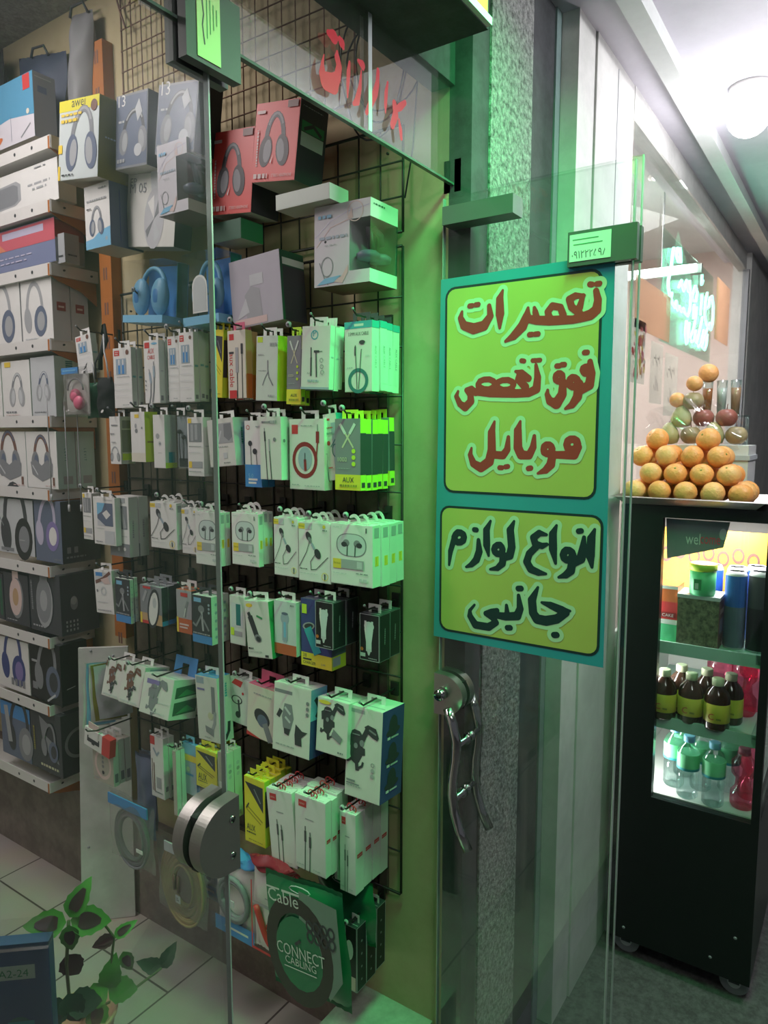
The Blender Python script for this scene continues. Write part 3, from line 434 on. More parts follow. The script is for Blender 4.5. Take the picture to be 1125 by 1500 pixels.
    if k == 's_hp2': return 'white', 'pale', 'white', hp(.52,.44,.58,a,'mgrey','grey','lgrey',.12,.7) + [('r',.12,.90,.34,.985,'ylw2')] + D(mb_,.1,.5,.10,.03,'mgrey') + D(mb_,.1,.6,.06,.015,'rose'), []
    if k == 's_hp3': return 'lgrey', 'teals', 'lgrey', hp(.5,.46,.62,a,'slate','grey','lgrey',.15,.7) + D(mb_,.1,.6,.07,.02,'mgrey'), vdash(.35,.72,.93,.22,'dteal') + [('r',.2,.1,.6,.25,'grey')]
    if k == 's_max': return 'white', 'teals', 'white', hp(.5,.52,.66,a,'brown','mgrey','slate',.0,.8) + [('p',[(.14,.46),(.32,.50),(.5,.40),(.68,.50),(.86,.44),(.84,.22),(.5,.12),(.18,.24)],'mgrey'),('l',[(.2,.40),(.36,.24)],.03,'lgrey'),('r',.84,.06,.90,.2,'brown')] + D(mb_,.6,.95,.04,.015,'rose'), [('t','L E V I T',.40,.70,.22,'dteal',1,1.0),('r',.3,.08,.8,.22,'grey')]
    if k == 's_gry': return 'lgrey', 'dark', 'lgrey', cups(.52,.56,.78,a,'dark','black','mgrey',.0) + [('r',.1,.04,.45,.10,'mgrey'),('l',[(0,.8),(.2,.5)],.02,'mgrey'),('r',.62,.26,.76,.28,'grey')], []
    if k == 's_pur': return 'slate', 'dark', 'slate', cups(.46,.60,.80,a,'lilac','purple','white',.1) + D(mb_,.7,.95,.05,.02,'mgrey'), [('r',.12,.16,.22,.26,'mgrey'),('r',.30,.16,.40,.26,'mgrey')] + D(mb_,.1,.6,.08,.03,'mgrey')
    if k == 's_drk': return 'dark', 'dark', 'dark', [('r',.86,.1,.95,.9,'dgreen')], []
    if k == 's_drw': return 'dark', 'dark', 'dark', [('l',[(.50,1.0),(.50,.72)],.24,'rose'),('e',.52,.52,.27,.46,-.08,'mgrey'),('e',.48,.54,.25,.42,-.08,'rose'),('e',.48,.54,.12,.2,-.08,'tan')] + D(mb_,.1,.5,.06,.02,'grey'), []
    if k == 's_drg': return 'dark', 'dark', 'dark', vdash(.06,.35,.85,.05,'mgrey') + [('l',[(.50,1.0),(.50,.74)],.24,'mgrey'),('e',.50,.50,.27,.46,-.08,'grey'),('e',.48,.54,.25,.42,-.08,'mgrey'),('e',.48,.54,.12,.2,-.08,'grey')] + D(mb_,.1,.5,.08,.03,'grey'), [('r',.12 + .09*i,.06 + .07*j,.16 + .09*i,.10 + .07*j,'grey') for i in range(4) for j in range(3)] + [('e',.34,.52,.10,.17,0,'mgrey'),('e',.33,.56,.08,.10,0,'grey')]
    if k == 's_navy': return 'white', 'pale', 'rose', cups(.56,.62,.60,a,'navy','navy','purple',.05) + [('r',.50 + .10*i,.10,.57 + .10*i,.24,'mgrey') for i in range(4)], []
    if k == 's_game': return 'black', 'black', 'dark', cups(.55,.55,.75,a,'mgrey','slate','dark',.1) + [('r',.08,.16,.24,.28,'mgrey'),('l',[(.55,.02),(.8,.16)],.04,'lgrey'),('r',.08,.62,.26,.66,'grey')], [('l',[(.2,.26),(.5,.28)],.03,'grey')]
    if k == 's_blk2': return 'slate', 'dark', 'dark', [('r',0,.74,1,1,'blue')] + cups(.62,.55,.8,a,'dark','mgrey','grey',.05) + [('l',[(.2,.9),(.3,.3)],.14,'grey')], []
    if k == 's_blk3': return 'dark', 'dark', 'dark', [('p',[(.3,.9),(.6,.8),(.5,.6),(.8,.5),(.9,.2),(.6,.3),(.4,.5)],'mgrey')] + D(mb_,.30,.9,.08,.04,'gold') + vdash(.10,.3,.7,.05,'olive') + cups(.62,.5,.5,a,'mgrey','slate','dark'), [('o',.6,.5,.5,.1,'mgrey')]
    raise KeyError(k)
mb_ = None
for _k, _c in dict(olive=(.30,.28,.05), rust=(.55,.14,.06), redbox=(.78,.09,.075), lilacw=(.66,.63,.68), lilac2=(.50,.48,.54), sky2=(.10,.32,.50), slateg=(.22,.25,.40), redg=(.62,.14,.18), redg2=(.70,.25,.16), teals=(.50,.68,.64)).items(): mat(_k, _c, .40, noise=.05, scale=30)
for _k in ('slateg', 'redg', 'redg2', 'lilac'): _M[_k].node_tree.nodes['Principled BSDF'].inputs['Roughness'].default_value = .22

def arch(mb, w, h, th, x, z, k, rect=False, slot=.5):
    """hang tab standing on z: an arch (or a rectangle) with a hole"""
    pts = []
    if rect: out = [(-w/2, 0), (-w/2, h), (w/2, h), (w/2, 0)]; inn = [(w*slot/2, 0), (w*slot/2, h*.62), (-w*slot/2, h*.62), (-w*slot/2, 0)]
    else:
        out = [(-w/2*math.cos(i*PI/12), h*math.sin(i*PI/12)) for i in range(13)]
        inn = [(w*.32*math.cos(i*PI/12), h*.62*math.sin(i*PI/12)) for i in range(13)]
    n = len(out)
    q = out + inn[::-1]
    fr = [(x - th/2, a, z + b) for a, b in q]; bk = [(x + th/2, a, z + b) for a, b in q]
    L = len(q); vs = fr + bk; fs = []
    for i in range(n - 1):
        a, b, c, d = i, i + 1, n + i + 1, n + i
        fs += [(a, b, c, d), (L + d, L + c, L + b, L + a), (a, L + a, L + b, b), (d, c, L + c, L + d)]
    mb.add(vs, fs, k)

NAME = dict(plug='aux_cable_carton', auxc='aux_cable_carton', yel='aux_cable_carton', vert='aux_cable_carton', ycab='aux_cable_carton', blk='aux_cable_carton', circ='aux_cable_carton', teal='aux_cable_carton', ring='aux_cable_carton', dots='aux_cable_carton', cab2='aux_cable_carton',
    wblue='earphone_carton', eara='earphone_carton', earb='earphone_carton', clr='earphone_blister', prism='headphone_carton', hpside='headphone_carton', wyel='earphone_carton', wdot='earphone_carton', wwin='accessory_carton', dev='accessory_carton', dev2='accessory_carton',
    hold1='phone_mount_carton', navy='phone_mount_carton', clrov='car_charger_pack', clrrd='car_charger_pack', chgw='car_charger_carton', chg='car_charger_carton', chgb='car_charger_carton', chgn='car_charger_carton', chgk='car_charger_carton',
    grey='cable_carton', wred='aux_cable_carton', beig='cable_carton', blueb='cable_pack', beigb='cable_carton', rmx='aux_cable_carton', blkw='cable_carton', s_dev='gadget_carton', s_red='gadget_carton', s_sm='gadget_carton', s_blue='gadget_carton', U_grn='gadget_carton', U_gr2='gadget_carton', U_fig='gadget_carton')
ORD = ['', 'second', 'third', 'fourth', 'fifth', 'sixth', 'seventh']
TABC = dict(yel='yellow', blk='lime', blueb='sky', vert='pink', teal='dark')
def carton(k, w, h, t, name, label, group, tab):
    root = thing(name, label, 'carton', group=group)
    body, side, top, fa, sa = kit(k, w, h, t)
    g = .0012; mb = MB()
    win = k == 'U_win'
    if k == 'clr':                                  # a clear blister with a pair of earphones inside
        mb.box((-t/2, -w/2, 0), (t/2, w/2, h), 'clear_box')
        mb.build('clear_shell', root)
        c = MB(); c.box((t/2 - .003, -w*.46, .004), (t/2 - .002, w*.46, h*.98), 'grey'); ink(c, [('r',.1,.04,.9,.2,'dark')], (t/2 - .003, w*.46, 0), (0,-1,0), (0,0,1), (-1,0,0), w*.92, h); c.build('backing_card', root)
        for dy, dz in ((.16, .70), (-.14, .60)):
            e = MB(); e.ball((0, dy*w, dz*h), w*.12, 'dark', 12, 8); e.tube([(0, dy*w, dz*h), (0, dy*w*1.1, dz*h*.6), (0, dy*w*.8, h*.16)], .0012, 'dark', 6); e.build('earbud', root)
    elif k == 'U_clr':                              # clear display box: blue base and back, blue headphones inside
        mb.box((-t/2, -w/2, h*.10), (t/2, w/2, h), 'clear_film'); mb.build('clear_shell', root)
        b = MB(); b.box((-t/2 - .0005, -w/2 - .0005, 0), (t/2, w/2, h*.12), 'sky'); b.build('base_tray', root)
        b = MB(); b.box((t/2 - .004, -w*.49, h*.12), (t/2 - .001, w*.49, h*.99), 'blue'); b.box((t*.05, -w*.495, h*.12), (t/2 - .004, -w*.485, h*.99), 'dteal'); b.build('back_panel', root)
        q = MB(); q.tube([(0, w*.30*math.cos(x) + w*.05, h*.55 + h*.36*math.sin(x)) for x in [i*PI/12 for i in range(13)]], .006, 'sky', 10); q.build('headband', root)
        for s in (-1, 1):
            q = MB(); q.ball((-t*.12, w*.05 + s*w*.24, h*.44), w*.24, 'sky', 18, 12, (.45, .8, 1.25)); q.ball((-t*.22, w*.05 + s*w*.24, h*.44), w*.15, 'blue', 14, 8, (.4, .8, 1.25)); q.build('earcup', root)
        if 'plaque' in label:
            q = MB(); P_ = [(-t/2 - .0012, w*(.20 - .42*a), h*b2) for a, b2 in [(0, .16), (1, .16)] + [(.5 + .5*math.cos(x), .52 + .16*math.sin(x)) for x in [i*PI/8 for i in range(9)]]]; q.prism(P_, (1, 0, 0), .001, 'white')
            q.prism([(-t/2 - .0016, (y_ - w*-.01)*.84 + w*-.01, (z_ - h*.40)*.90 + h*.40) for _, y_, z_ in P_], (1, 0, 0), .0005, 'lgrey'); q.build('plaque', root)
    else:
        if win:                                     # carton with a see-through corner and headphones behind the film
            wu = w * .36; z0, z1 = h*.16, h*.78
            mb.box((-t/2, -w/2 + wu, 0), (t/2, w/2, h), body, {'n': 'mgrey', 'k': side, 't': top, 'b': 'brown'})
            mb.box((-t/2, -w/2, 0), (t/2, -w/2 + wu, z0), body, {'n': side, 'b': 'brown', 't': 'white'})
            mb.box((-t/2, -w/2, z1), (t/2, -w/2 + wu, h), body, {'n': side, 't': top, 'b': 'mgrey'})
            mb.box((t/2 - .003, -w/2, z0), (t/2, -w/2 + wu, z1), 'dgreen')
            f = MB(); x = -t/2
            f.add([(x, -w/2, z0), (x, -w/2 + wu, z0), (x, -w/2 + wu, z1), (x, -w/2, z1), (t/2, -w/2, z0), (t/2, -w/2, z1)], [(0, 1, 2, 3), (0, 3, 5, 4)], 'clear_film'); f.build('window_film', root)
            q = MB(); yc = -w/2 + wu*.5
            q.tube([(-.005, yc, z0 + .04), (-.02, yc, z0 + .09), (0, yc, z1 - .012), (.025, yc, z1 - .02), (.03, yc, z0 + .06)], .007, 'dark', 8)
            for xx in (-.02, .022): q.lathe([(.012, -.008), (.024, -.006), (.026, .004), (.018, .010)], 'slate', 16, (xx, yc, z0 + .032))
            q.build('headphones', root)
            fa = [x for x in fa]
        else:
            c = min(.0015, t*.1)
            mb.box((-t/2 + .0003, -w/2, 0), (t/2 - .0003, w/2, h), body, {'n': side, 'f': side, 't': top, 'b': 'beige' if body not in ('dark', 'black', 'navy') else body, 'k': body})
            mb.box((-t/2, -w/2 + c, c), (t/2, w/2 - c, h - c), body, {})
            if tab != 'none' or k[:2] in ('s_', 'U_'): mb.box((-t*.30, -w*.42, h), (-t*.26, w*.42, h + .0004), 'grey')       # tuck flap seam
        ink(mb, fa if not win else [a for a in fa], (-t/2, w/2, 0), (0, -1, 0), (0, 0, 1), (-1, 0, 0), w, h)
        ink(mb, sa, (-t/2, -w/2, 0), (1, 0, 0), (0, 0, 1), (0, -1, 0), t, h)
        mb.build('carton_body', root)
    if tab != 'none':
        tb = MB(); tw = min(w*.62, .05)
        if tab == 'arc': arch(tb, min(w*.46, .034), .021, .0012, -t*.12, h, 'white'); tb.box((-t*.2, -w*.36, h - .001), (t*.1, w*.36, h + .003), 'paper')
        elif tab == 'strap':
            for s in (-1, 1): tb.tube([(s*t*.1, s*.006 + .009*math.cos(q), h + .005 + .008*math.sin(q)) for q in [i*PI/5 for i in range(10)]], .0015, 'red', 6, True)
        elif tab in ('blue', 'pink'): arch(tb, w*.75, .05 if tab == 'blue' else .03, .0015, t*.42, h, 'blue' if tab == 'blue' else 'pink', True, .3)
        else: arch(tb, tw, .019, .001, 0, h, TABC.get(k, body if k in ('clrov', 'navy', 'clr') and body != 'clear_box' else 'white') if body != 'clear_box' else 'white', True, .55)
        tb.build('hang_tab', root)
    return root
# ---------------------------------------------------------------- the setting
def nodemat(name):
    m = bpy.data.materials.new(name); m.use_nodes = True; _M[name] = m; return m, m.node_tree, m.node_tree.nodes['Principled BSDF']
def tile_mat():
    m, nt, b = nodemat('floor_tile'); L = nt.links
    tc = nt.nodes.new('ShaderNodeTexCoord'); mp = nt.nodes.new('ShaderNodeMapping'); mp.inputs['Location'].default_value = (0.03, -.02, 0)
    br = nt.nodes.new('ShaderNodeTexBrick'); br.inputs['Scale'].default_value = 1; br.inputs['Brick Width'].default_value = .60; br.inputs['Row Height'].default_value = .30
    br.inputs['Mortar Size'].default_value = .0035; br.inputs['Mortar Smooth'].default_value = .3; br.inputs['Color1'].default_value = (.60, .56, .50, 1); br.inputs['Color2'].default_value = (.55, .51, .45, 1); br.inputs['Mortar'].default_value = (.12, .10, .09, 1)
    n = nt.nodes.new('ShaderNodeTexNoise'); n.inputs['Scale'].default_value = 5; n.inputs['Detail'].default_value = 8
    mx = nt.nodes.new('ShaderNodeMix'); mx.data_type = 'RGBA'; mx.blend_type = 'MULTIPLY'; mx.inputs['Factor'].default_value = .35
    L.new(tc.outputs['Object'], mp.inputs[0]); L.new(mp.outputs[0], br.inputs['Vector']); L.new(tc.outputs['Object'], n.inputs['Vector'])
    L.new(br.outputs['Color'], mx.inputs['A']); L.new(n.outputs['Color'], mx.inputs['B']); L.new(mx.outputs['Result'], b.inputs['Base Color'])
    b.inputs['Roughness'].default_value = .42; return m
tile_mat()
def stucco(name, c1, c2, scale, bump=.6):
    m, nt, b = nodemat(name); L = nt.links
    tc = nt.nodes.new('ShaderNodeTexCoord'); n = nt.nodes.new('ShaderNodeTexNoise'); n.inputs['Scale'].default_value = scale; n.inputs['Detail'].default_value = 6; n.inputs['Roughness'].default_value = .75
    v = nt.nodes.new('ShaderNodeTexVoronoi'); v.inputs['Scale'].default_value = scale * 1.6
    r = nt.nodes.new('ShaderNodeValToRGB'); r.color_ramp.elements[0].position = .38; r.color_ramp.elements[1].position = .62
    r.color_ramp.elements[0].color = (*c1, 1); r.color_ramp.elements[1].color = (*c2, 1)
    bp = nt.nodes.new('ShaderNodeBump'); bp.inputs['Strength'].default_value = bump; bp.inputs['Distance'].default_value = .01
    ad = nt.nodes.new('ShaderNodeMath'); ad.operation = 'MULTIPLY_ADD'; ad.inputs[1].default_value = .35; 
    for x in (n, v): L.new(tc.outputs['Object'], x.inputs['Vector'])
    L.new(v.outputs['Distance'], ad.inputs[0]); L.new(n.outputs['Fac'], ad.inputs[2])
    L.new(n.outputs['Fac'], r.inputs[0]); L.new(r.outputs[0], b.inputs['Base Color']); L.new(ad.outputs[0], bp.inputs['Height']); L.new(bp.outputs[0], b.inputs['Normal'])
    b.inputs['Roughness'].default_value = .8; return m
stucco('granite_render', (.10, .105, .10), (.52, .53, .51), 70, 1.0)
stucco('ceiling_board', (.20, .19, .19), (.34, .33, .32), 60, .4)
stucco('painted_wall', (.42, .35, .20), (.50, .42, .25), 3, .05)
stucco('kick_board', (.15, .115, .10), (.24, .19, .165), 9, .1)
stucco('marble_step', (.40, .42, .38), (.55, .57, .52), 14, .05)
stucco('asphalt', (.09, .085, .085), (.17, .165, .165), 40, .3)
stucco('white_panel', (.60, .60, .57), (.74, .73, .70), 5, .05)
stucco('canopy_board', (.55, .53, .58), (.60, .58, .63), 4, .03)
stucco('dark_metal', (.035, .037, .04), (.06, .065, .07), 12, .05)
stucco('teal_metal', (.16, .24, .23), (.20, .28, .27), 8, .05)
stucco('shop_peach', (.74, .60, .55), (.80, .68, .63), 2, .03)
stucco('shop_grey', (.60, .62, .60), (.68, .70, .68), 3, .03)
stucco('blotch_wall', (.50, .42, .36), (.66, .57, .48), 7, .05)

def sbox(name, a, b, k, cols=None):
    m = MB(); m.box(a, b, k, cols); return struct(m.build(name))
sbox('floor', (-1.6, .70, -.06), (1.46, 4.2, 0), 'floor_tile')
sbox('ground', (-3, -4, -.30), (12, .70, -.16), 'asphalt')
sbox('ground_side', (1.47, .70, -.30), (12, 3.0, -.17), 'asphalt')
sbox('wall_right', (1.36, .757, 0), (1.435, 4.2, 2.81), 'painted_wall')
sbox('wall_back', (-1.6, 4.1, 0), (1.36, 4.2, 2.81), 'blotch_wall')
sbox('wall_left', (-1.6, .76, 0), (-1.5, 4.1, 2.81), 'shop_grey')
sbox('ceiling', (-1.5, .78, 2.81), (1.36, 4.1, 2.90), 'ceiling_board')
sbox('baseboard_right', (1.335, 1.0, 0), (1.36, 1.95, .33), 'kick_board')
sbox('baseboard_shelves', (1.325, 1.95, 0), (1.36, 4.1, .40), 'kick_board')
sbox('trim_1', (1.20, .78, 0), (1.36, 1.0, .145), 'marble_step')                # marble plinth at the wall end
stucco('gap_shade', (.085, .07, .05), (.15, .125, .09), 6, .1)
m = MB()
for i in range(9): m.box((1.3495, .905 + .105*i, .43), (1.3585, 1.007 + .105*i, 1.67), 'gap_shade')  # dark boards over the plain wall: shade between the goods, put in as colour
struct(m.build('wall_shade_boards'))
sbox('wall_jamb', (1.36, .705, -.16), (1.437, .757, 2.62), 'dark_metal')
sbox('wall_pier', (1.437, .70, -.16), (1.655, .80, 2.62), 'granite_render')     # rough rendered pier between the two shops
sbox('trim_2', (1.655, .705, -.16), (1.80, .80, 2.62), 'dark_metal')
sbox('trim_3', (1.80, .70, -.16), (1.85, .80, 2.62), 'teal_metal')
sbox('trim_4', (1.835, .655, -.16), (1.962, .70, 2.60), 'white_panel')
sbox('wall_panel', (1.966, .65, -.16), (2.32, .80, 2.60), 'white_panel')
for i, z in enumerate((2.40,)): pass
m = MB(); m.box((2.15, .6485, 1.3), (2.153, .6505, 2.58), 'grey'); struct(m.build('trim_5'))   # seam between the two white boards
sbox('wall_shop', (4.75, .62, -.16), (6.6, .72, 2.60), 'white_panel')
sbox('wall_shop_back', (2.32, 2.0, -.16), (7, 2.1, 2.75), 'shop_peach')
sbox('wall_shop_side', (4.95, .72, -.16), (5.05, 2.0, 2.75), 'shop_peach')
sbox('ceiling_shop', (2.32, .72, 2.68), (6.6, 2.0, 2.75), 'shop_grey')
sbox('trim_6', (2.32, .648, 2.50), (6.6, .69, 2.60), 'white_panel')              # fascia over the juice shop window
sbox('ceiling_canopy', (-3, -3.5, 2.60), (12, .80, 2.70), 'canopy_board')
sbox('trim_7', (1.6, .50, 2.555), (7, .55, 2.60), 'shop_grey')                  # lip along the canopy soffit
sbox('wall_far', (10.5, -4, -.16), (10.7, .62, 2.6), 'shop_grey')
sbox('trim_8', (-3, .745, 2.26), (1.36, .80, 2.81), 'dark_metal')               # lintel over the glass front

# the lit shop sign above the door and its green led tube
mat('sign_lime_light', (.60, .80, .08), .4, noise=.05, emit=((.60, .85, .06), .7))
mat('led_green', (.2, .9, .4), .4, noise=0, emit=((.05, 1.0, .25), 6.0))
t = thing('shop_sign', 'lime lit sign box above the glass door, only its corner showing', 'sign', (0, 0, 0))
m = MB(); m.box((-1.2, .60, 2.26), (1.215, .745, 2.60), 'dark_metal'); m.build('sign_box', t)
m = MB(); m.box((-1.2, .594, 2.275), (1.20, .60, 2.60), 'sign_lime_light'); ink(m, [('r', .97, .30, .985, .62, 'dgreen'), ('r', .95, .12, .985, .2, 'dgreen')], (-1.2, .594, 2.275), (1, 0, 0), (0, 0, 1), (0, -1, 0), 2.4, .325); m.build('sign_face', t)
m = MB(); m.box((-1.2, .590, 2.262), (1.21, .60, 2.275), 'white'); m.build('sign_lip', t)
m = MB(); m.tube([(-.6, .50, 2.575), (.85, .50, 2.575)], .012, 'led_green', 8); tag(m.build('led_tube'), 'green led tube fixed under the canopy above the door', 'light')

# canopy globe
mat('opal_glow', (1, 1, 1), .3, noise=0, emit=((.95, .97, 1.0), 22.0))
t = thing('ceiling_lamp', 'glaring white round lamp on the canopy soffit', 'lamp', (2.52, .36, 2.60)); lamp0 = t
m = MB(); m.lathe([(.05, -.03), (.06, -.02), (.06, 0)], 'shelf_white', 20); m.build('lamp_base', t)
m = MB(); m.ball((0, 0, -.085), .062, 'opal_glow', 20, 12); m.build('globe', t)
dup(lamp0, (1.95, -0.35, 2.60), label='second round canopy lamp, added out of view to brighten the white panel')  # globe added outside the view to go with the extra point light

# ---------------------------------------------------------------- glass front
def glass_pane(mb, a, b, k='door_glass'): mb.box(a, b, k)
t = thing('shopfront_glazing', 'fixed glass pane beside the doorway with a bright vertical edge and round lock', 'glass', (0, .745, 0)); fixed = t
m = MB(); m.box((-1.45, 0, .02), (.688, .008, 2.06), 'door_glass'); m.build('pane', t)
m = MB(); m.box((.688, -.0005, .02), (.6905, .0085, 2.06), 'glass_edge'); m.build('polished_edge', t)
# half round lock at the edge: a plate on each side of the pane
m = MB(); k0 = (.690, .004, .975)
for y0 in (-.0285, .0065):
    q = [(0, .056), (-.022, .054)] + [(-.022 - .056*math.sin(i*PI/36)*.95, .054*math.cos(i*PI/36)) for i in range(1, 36)] + [(-.022, -.054), (0, -.056)]
    m.prism([(a, y0, c) for a, c in q], (0, 1, 0), .022, 'satin_steel')
m.box((-.06, -.006, -.04), (-.002, .0065, .04), 'black'); k = m.build('door_lock', t, k0); k['label'] = 'satin steel half-round lock'
for zz in (.025, -.03):
    m = MB(); m.tube([(-.014, -.0296, zz), (-.014, -.0286, zz)], .0055, 'chrome', 14); m.tube([(-.014, -.0300, zz), (-.014, -.0295, zz)], .003, 'black', 6); m.build('screw', k)

t = thing('transom_glass', 'glass pane above the doorway with red lettering', 'glass panel', (0, .745, 0))
m = MB(); m.box((-1.2, 0, 2.068), (1.425, .008, 2.262), 'door_glass'); m.build('pane', t)
m = MB(); m.box((-1.2, -.0005, 2.064), (1.425, .0085, 2.068), 'edge_dark'); m.build('lower_edge', t)
m = MB(); m.box((1.052, -.0012, 2.07), (1.062, -.0002, 2.262), 'pgrey'); m.build('silicone_joint', t)
mat('vinyl_red', (.74, .015, .03), .45, noise=.08)
TRANSOM_LETTERS = [
    [(0.943, 2.179, 0.0053), (0.956, 2.179, 0.0106), (0.966, 2.181, 0.0035)],
    [(0.972, 2.184, 0.0035), (0.977, 2.179, 0.0079), (0.981, 2.173, 0.0035)],
    [(0.931, 2.142, 0.0011), (0.927, 2.127, 0.0039), (0.927, 2.111, 0.0088), (0.935, 2.104, 0.0141), (0.952, 2.107, 0.0158), (0.965, 2.122, 0.0088), (0.97, 2.14, 0.007), (0.965, 2.151, 0.007), (0.965, 2.16, 0.0028)],
    [(0.998, 2.158, 0.0025), (0.995, 2.14, 0.0053), (0.993, 2.12, 0.0042), (0.992, 2.101, 0.0018)],
    [(1.023, 2.17, 0.0035), (1.034, 2.168, 0.0077), (1.036, 2.163, 0.0035)],
    [(1.031, 2.158, 0.0018), (1.027, 2.129, 0.0049), (1.019, 2.105, 0.007), (1.009, 2.097, 0.0035)],
    [(1.081, 2.178, 0.0046), (1.079, 2.157, 0.0056), (1.072, 2.137, 0.0077), (1.058, 2.115, 0.007), (1.046, 2.096, 0.0042)],
    [(1.111, 2.17, 0.0025), (1.106, 2.15, 0.0053), (1.104, 2.129, 0.0046), (1.104, 2.116, 0.0014)],
    [(1.133, 2.142, 0.007), (1.137, 2.125, 0.0088), (1.126, 2.103, 0.007)],
    [(1.169, 2.157, 0.0046), (1.153, 2.144, 0.007), (1.14, 2.135, 0.0053)],
    [(1.148, 2.12, 0.0025), (1.153, 2.105, 0.0056), (1.156, 2.09, 0.0042)],
]
for g in ((0, 3), (3, 4), (4, 6), (6, 7), (7, 8), (8, 11)):
    m = MB(); strokes(m, TRANSOM_LETTERS[g[0]:g[1]], (0, -.0008, 0), (1, 0, 0), (0, 0, 1), (0, -1, 0), 0, 'vinyl_red', res=.001); m.build('red_letter', t)

mat('sticker_lime', (.60, .74, .34), .5, noise=.06)
def patch(label, x0, x1, z0, z1, sx0, sx1, sz0, sz1, lines, seed):
    t = thing('glass_patch_fitting', label, 'door fitting', (x0, .745, z0), group='patch fittings of the glass front')
    m = MB(); m.box((0, -.016, 0), (x1 - x0, -.001, z1 - z0), 'clamp_grey'); m.box((0, .009, 0), (x1 - x0, .024, z1 - z0), 'clamp_grey'); m.build('clamp_plate', t)
    m = MB(); m.box((sx0 - x0, -.0172, sz0 - z0), (sx1 - x0, -.0162, sz1 - z0), 'sticker_lime'); ink(m, lines, (sx0 - x0, -.0172, sz0 - z0), (1, 0, 0), (0, 0, 1), (0, -1, 0), sx1 - sx0, sz1 - sz0); m.build('sticker', t)
    return t
rl = [('r', .20 + .16*i, .1 + .05*((i*7) % 3), .24 + .16*i + .02*(i == 0), .9, 'dgreen') for i in range(5)]
patch('glass clamp with an upright lime sticker at the top of the fixed panel', .640, .733, 2.018, 2.115, .657, .696, 2.024, 2.112, [('l', [(.2, .9), (.28, .6), (.22, .45), (.3, .2)], .05, 'ink')] + [('l', [(.42 + .14*i, .88 - .04*i), (.42 + .14*i, .3 + .08*i)], .03, 'green') for i in range(4)], 1)
patch('glass clamp with a small yellow-green number sticker at the far transom end', 1.36, 1.44, 2.05, 2.115, 1.372, 1.435, 2.062, 2.108, [('l', [(.08 + .14*i, .15), (.12 + .14*i, .4)], .05, 'dgreen') for i in range(6)], 2)

# the glass leaf that stands out from the wall end, with the big sign on it
t = thing('glass_door', 'glass leaf standing out from the wall end, carrying the big sign', 'door', (1.33, 0, 0)); leaf_root = t
m = MB(); m.box((0, .366, -.05), (.010, .752, 2.03), 'door_glass'); m.build('pane', t)
m = MB(); m.box((-.0003, .3655, -.05), (.0103, .3675, 2.03), 'glass_edge'); m.box((-.0003, .752, -.05), (.0103, .7535, 2.03), 'glass_edge'); m.build('polished_edge', t)
m = MB(); m.box((-.018, .59, 1.972), (.028, .745, 2.008), 'clamp_grey'); m.build('top_rail_clamp', t)
t2 = thing('glass_sidelight', 'second glass sheet just behind the leaf that carries the sign', 'glass panel', (1.40, 0, 0))
m = MB(); m.box((0, .372, -.16), (.008, .690, 2.06), 'shop_glass'); m.build('pane', t2)
m = MB(); m.box((-.0003, .3715, -.16), (.0083, .3735, 2.06), 'glass_edge'); m.build('polished_edge', t2)
t = thing('glass_patch_fitting', 'glass clamp with a pale number label above the big sign', 'door fitting', (1.33, .43, 1.888), group='patch fittings of the glass front')
m = MB(); m.box((-.016, -.075, -.032), (-.001, .050, .030), 'clamp_grey'); m.box((.011, -.075, -.032), (.026, .050, .030), 'clamp_grey'); m.build('clamp_plate', t)
m = MB(); m.box((-.0172, -.030, -.024), (-.0162, .046, .024), 'pale'); ink(m, [('t', '۰۹۱۲۲۲۵۹۸', .06, .10, .86, 'ink', 0, 1.2)] + [('l', [(.08, .8), (.7, .8)], .02, 'green'), ('l', [(.1, .62), (.8, .62)], .02, 'green')], (-.0172, .046, -.024), (0, -1, 0), (0, 0, 1), (-1, 0, 0), .076, .048); m.build('sticker', t)

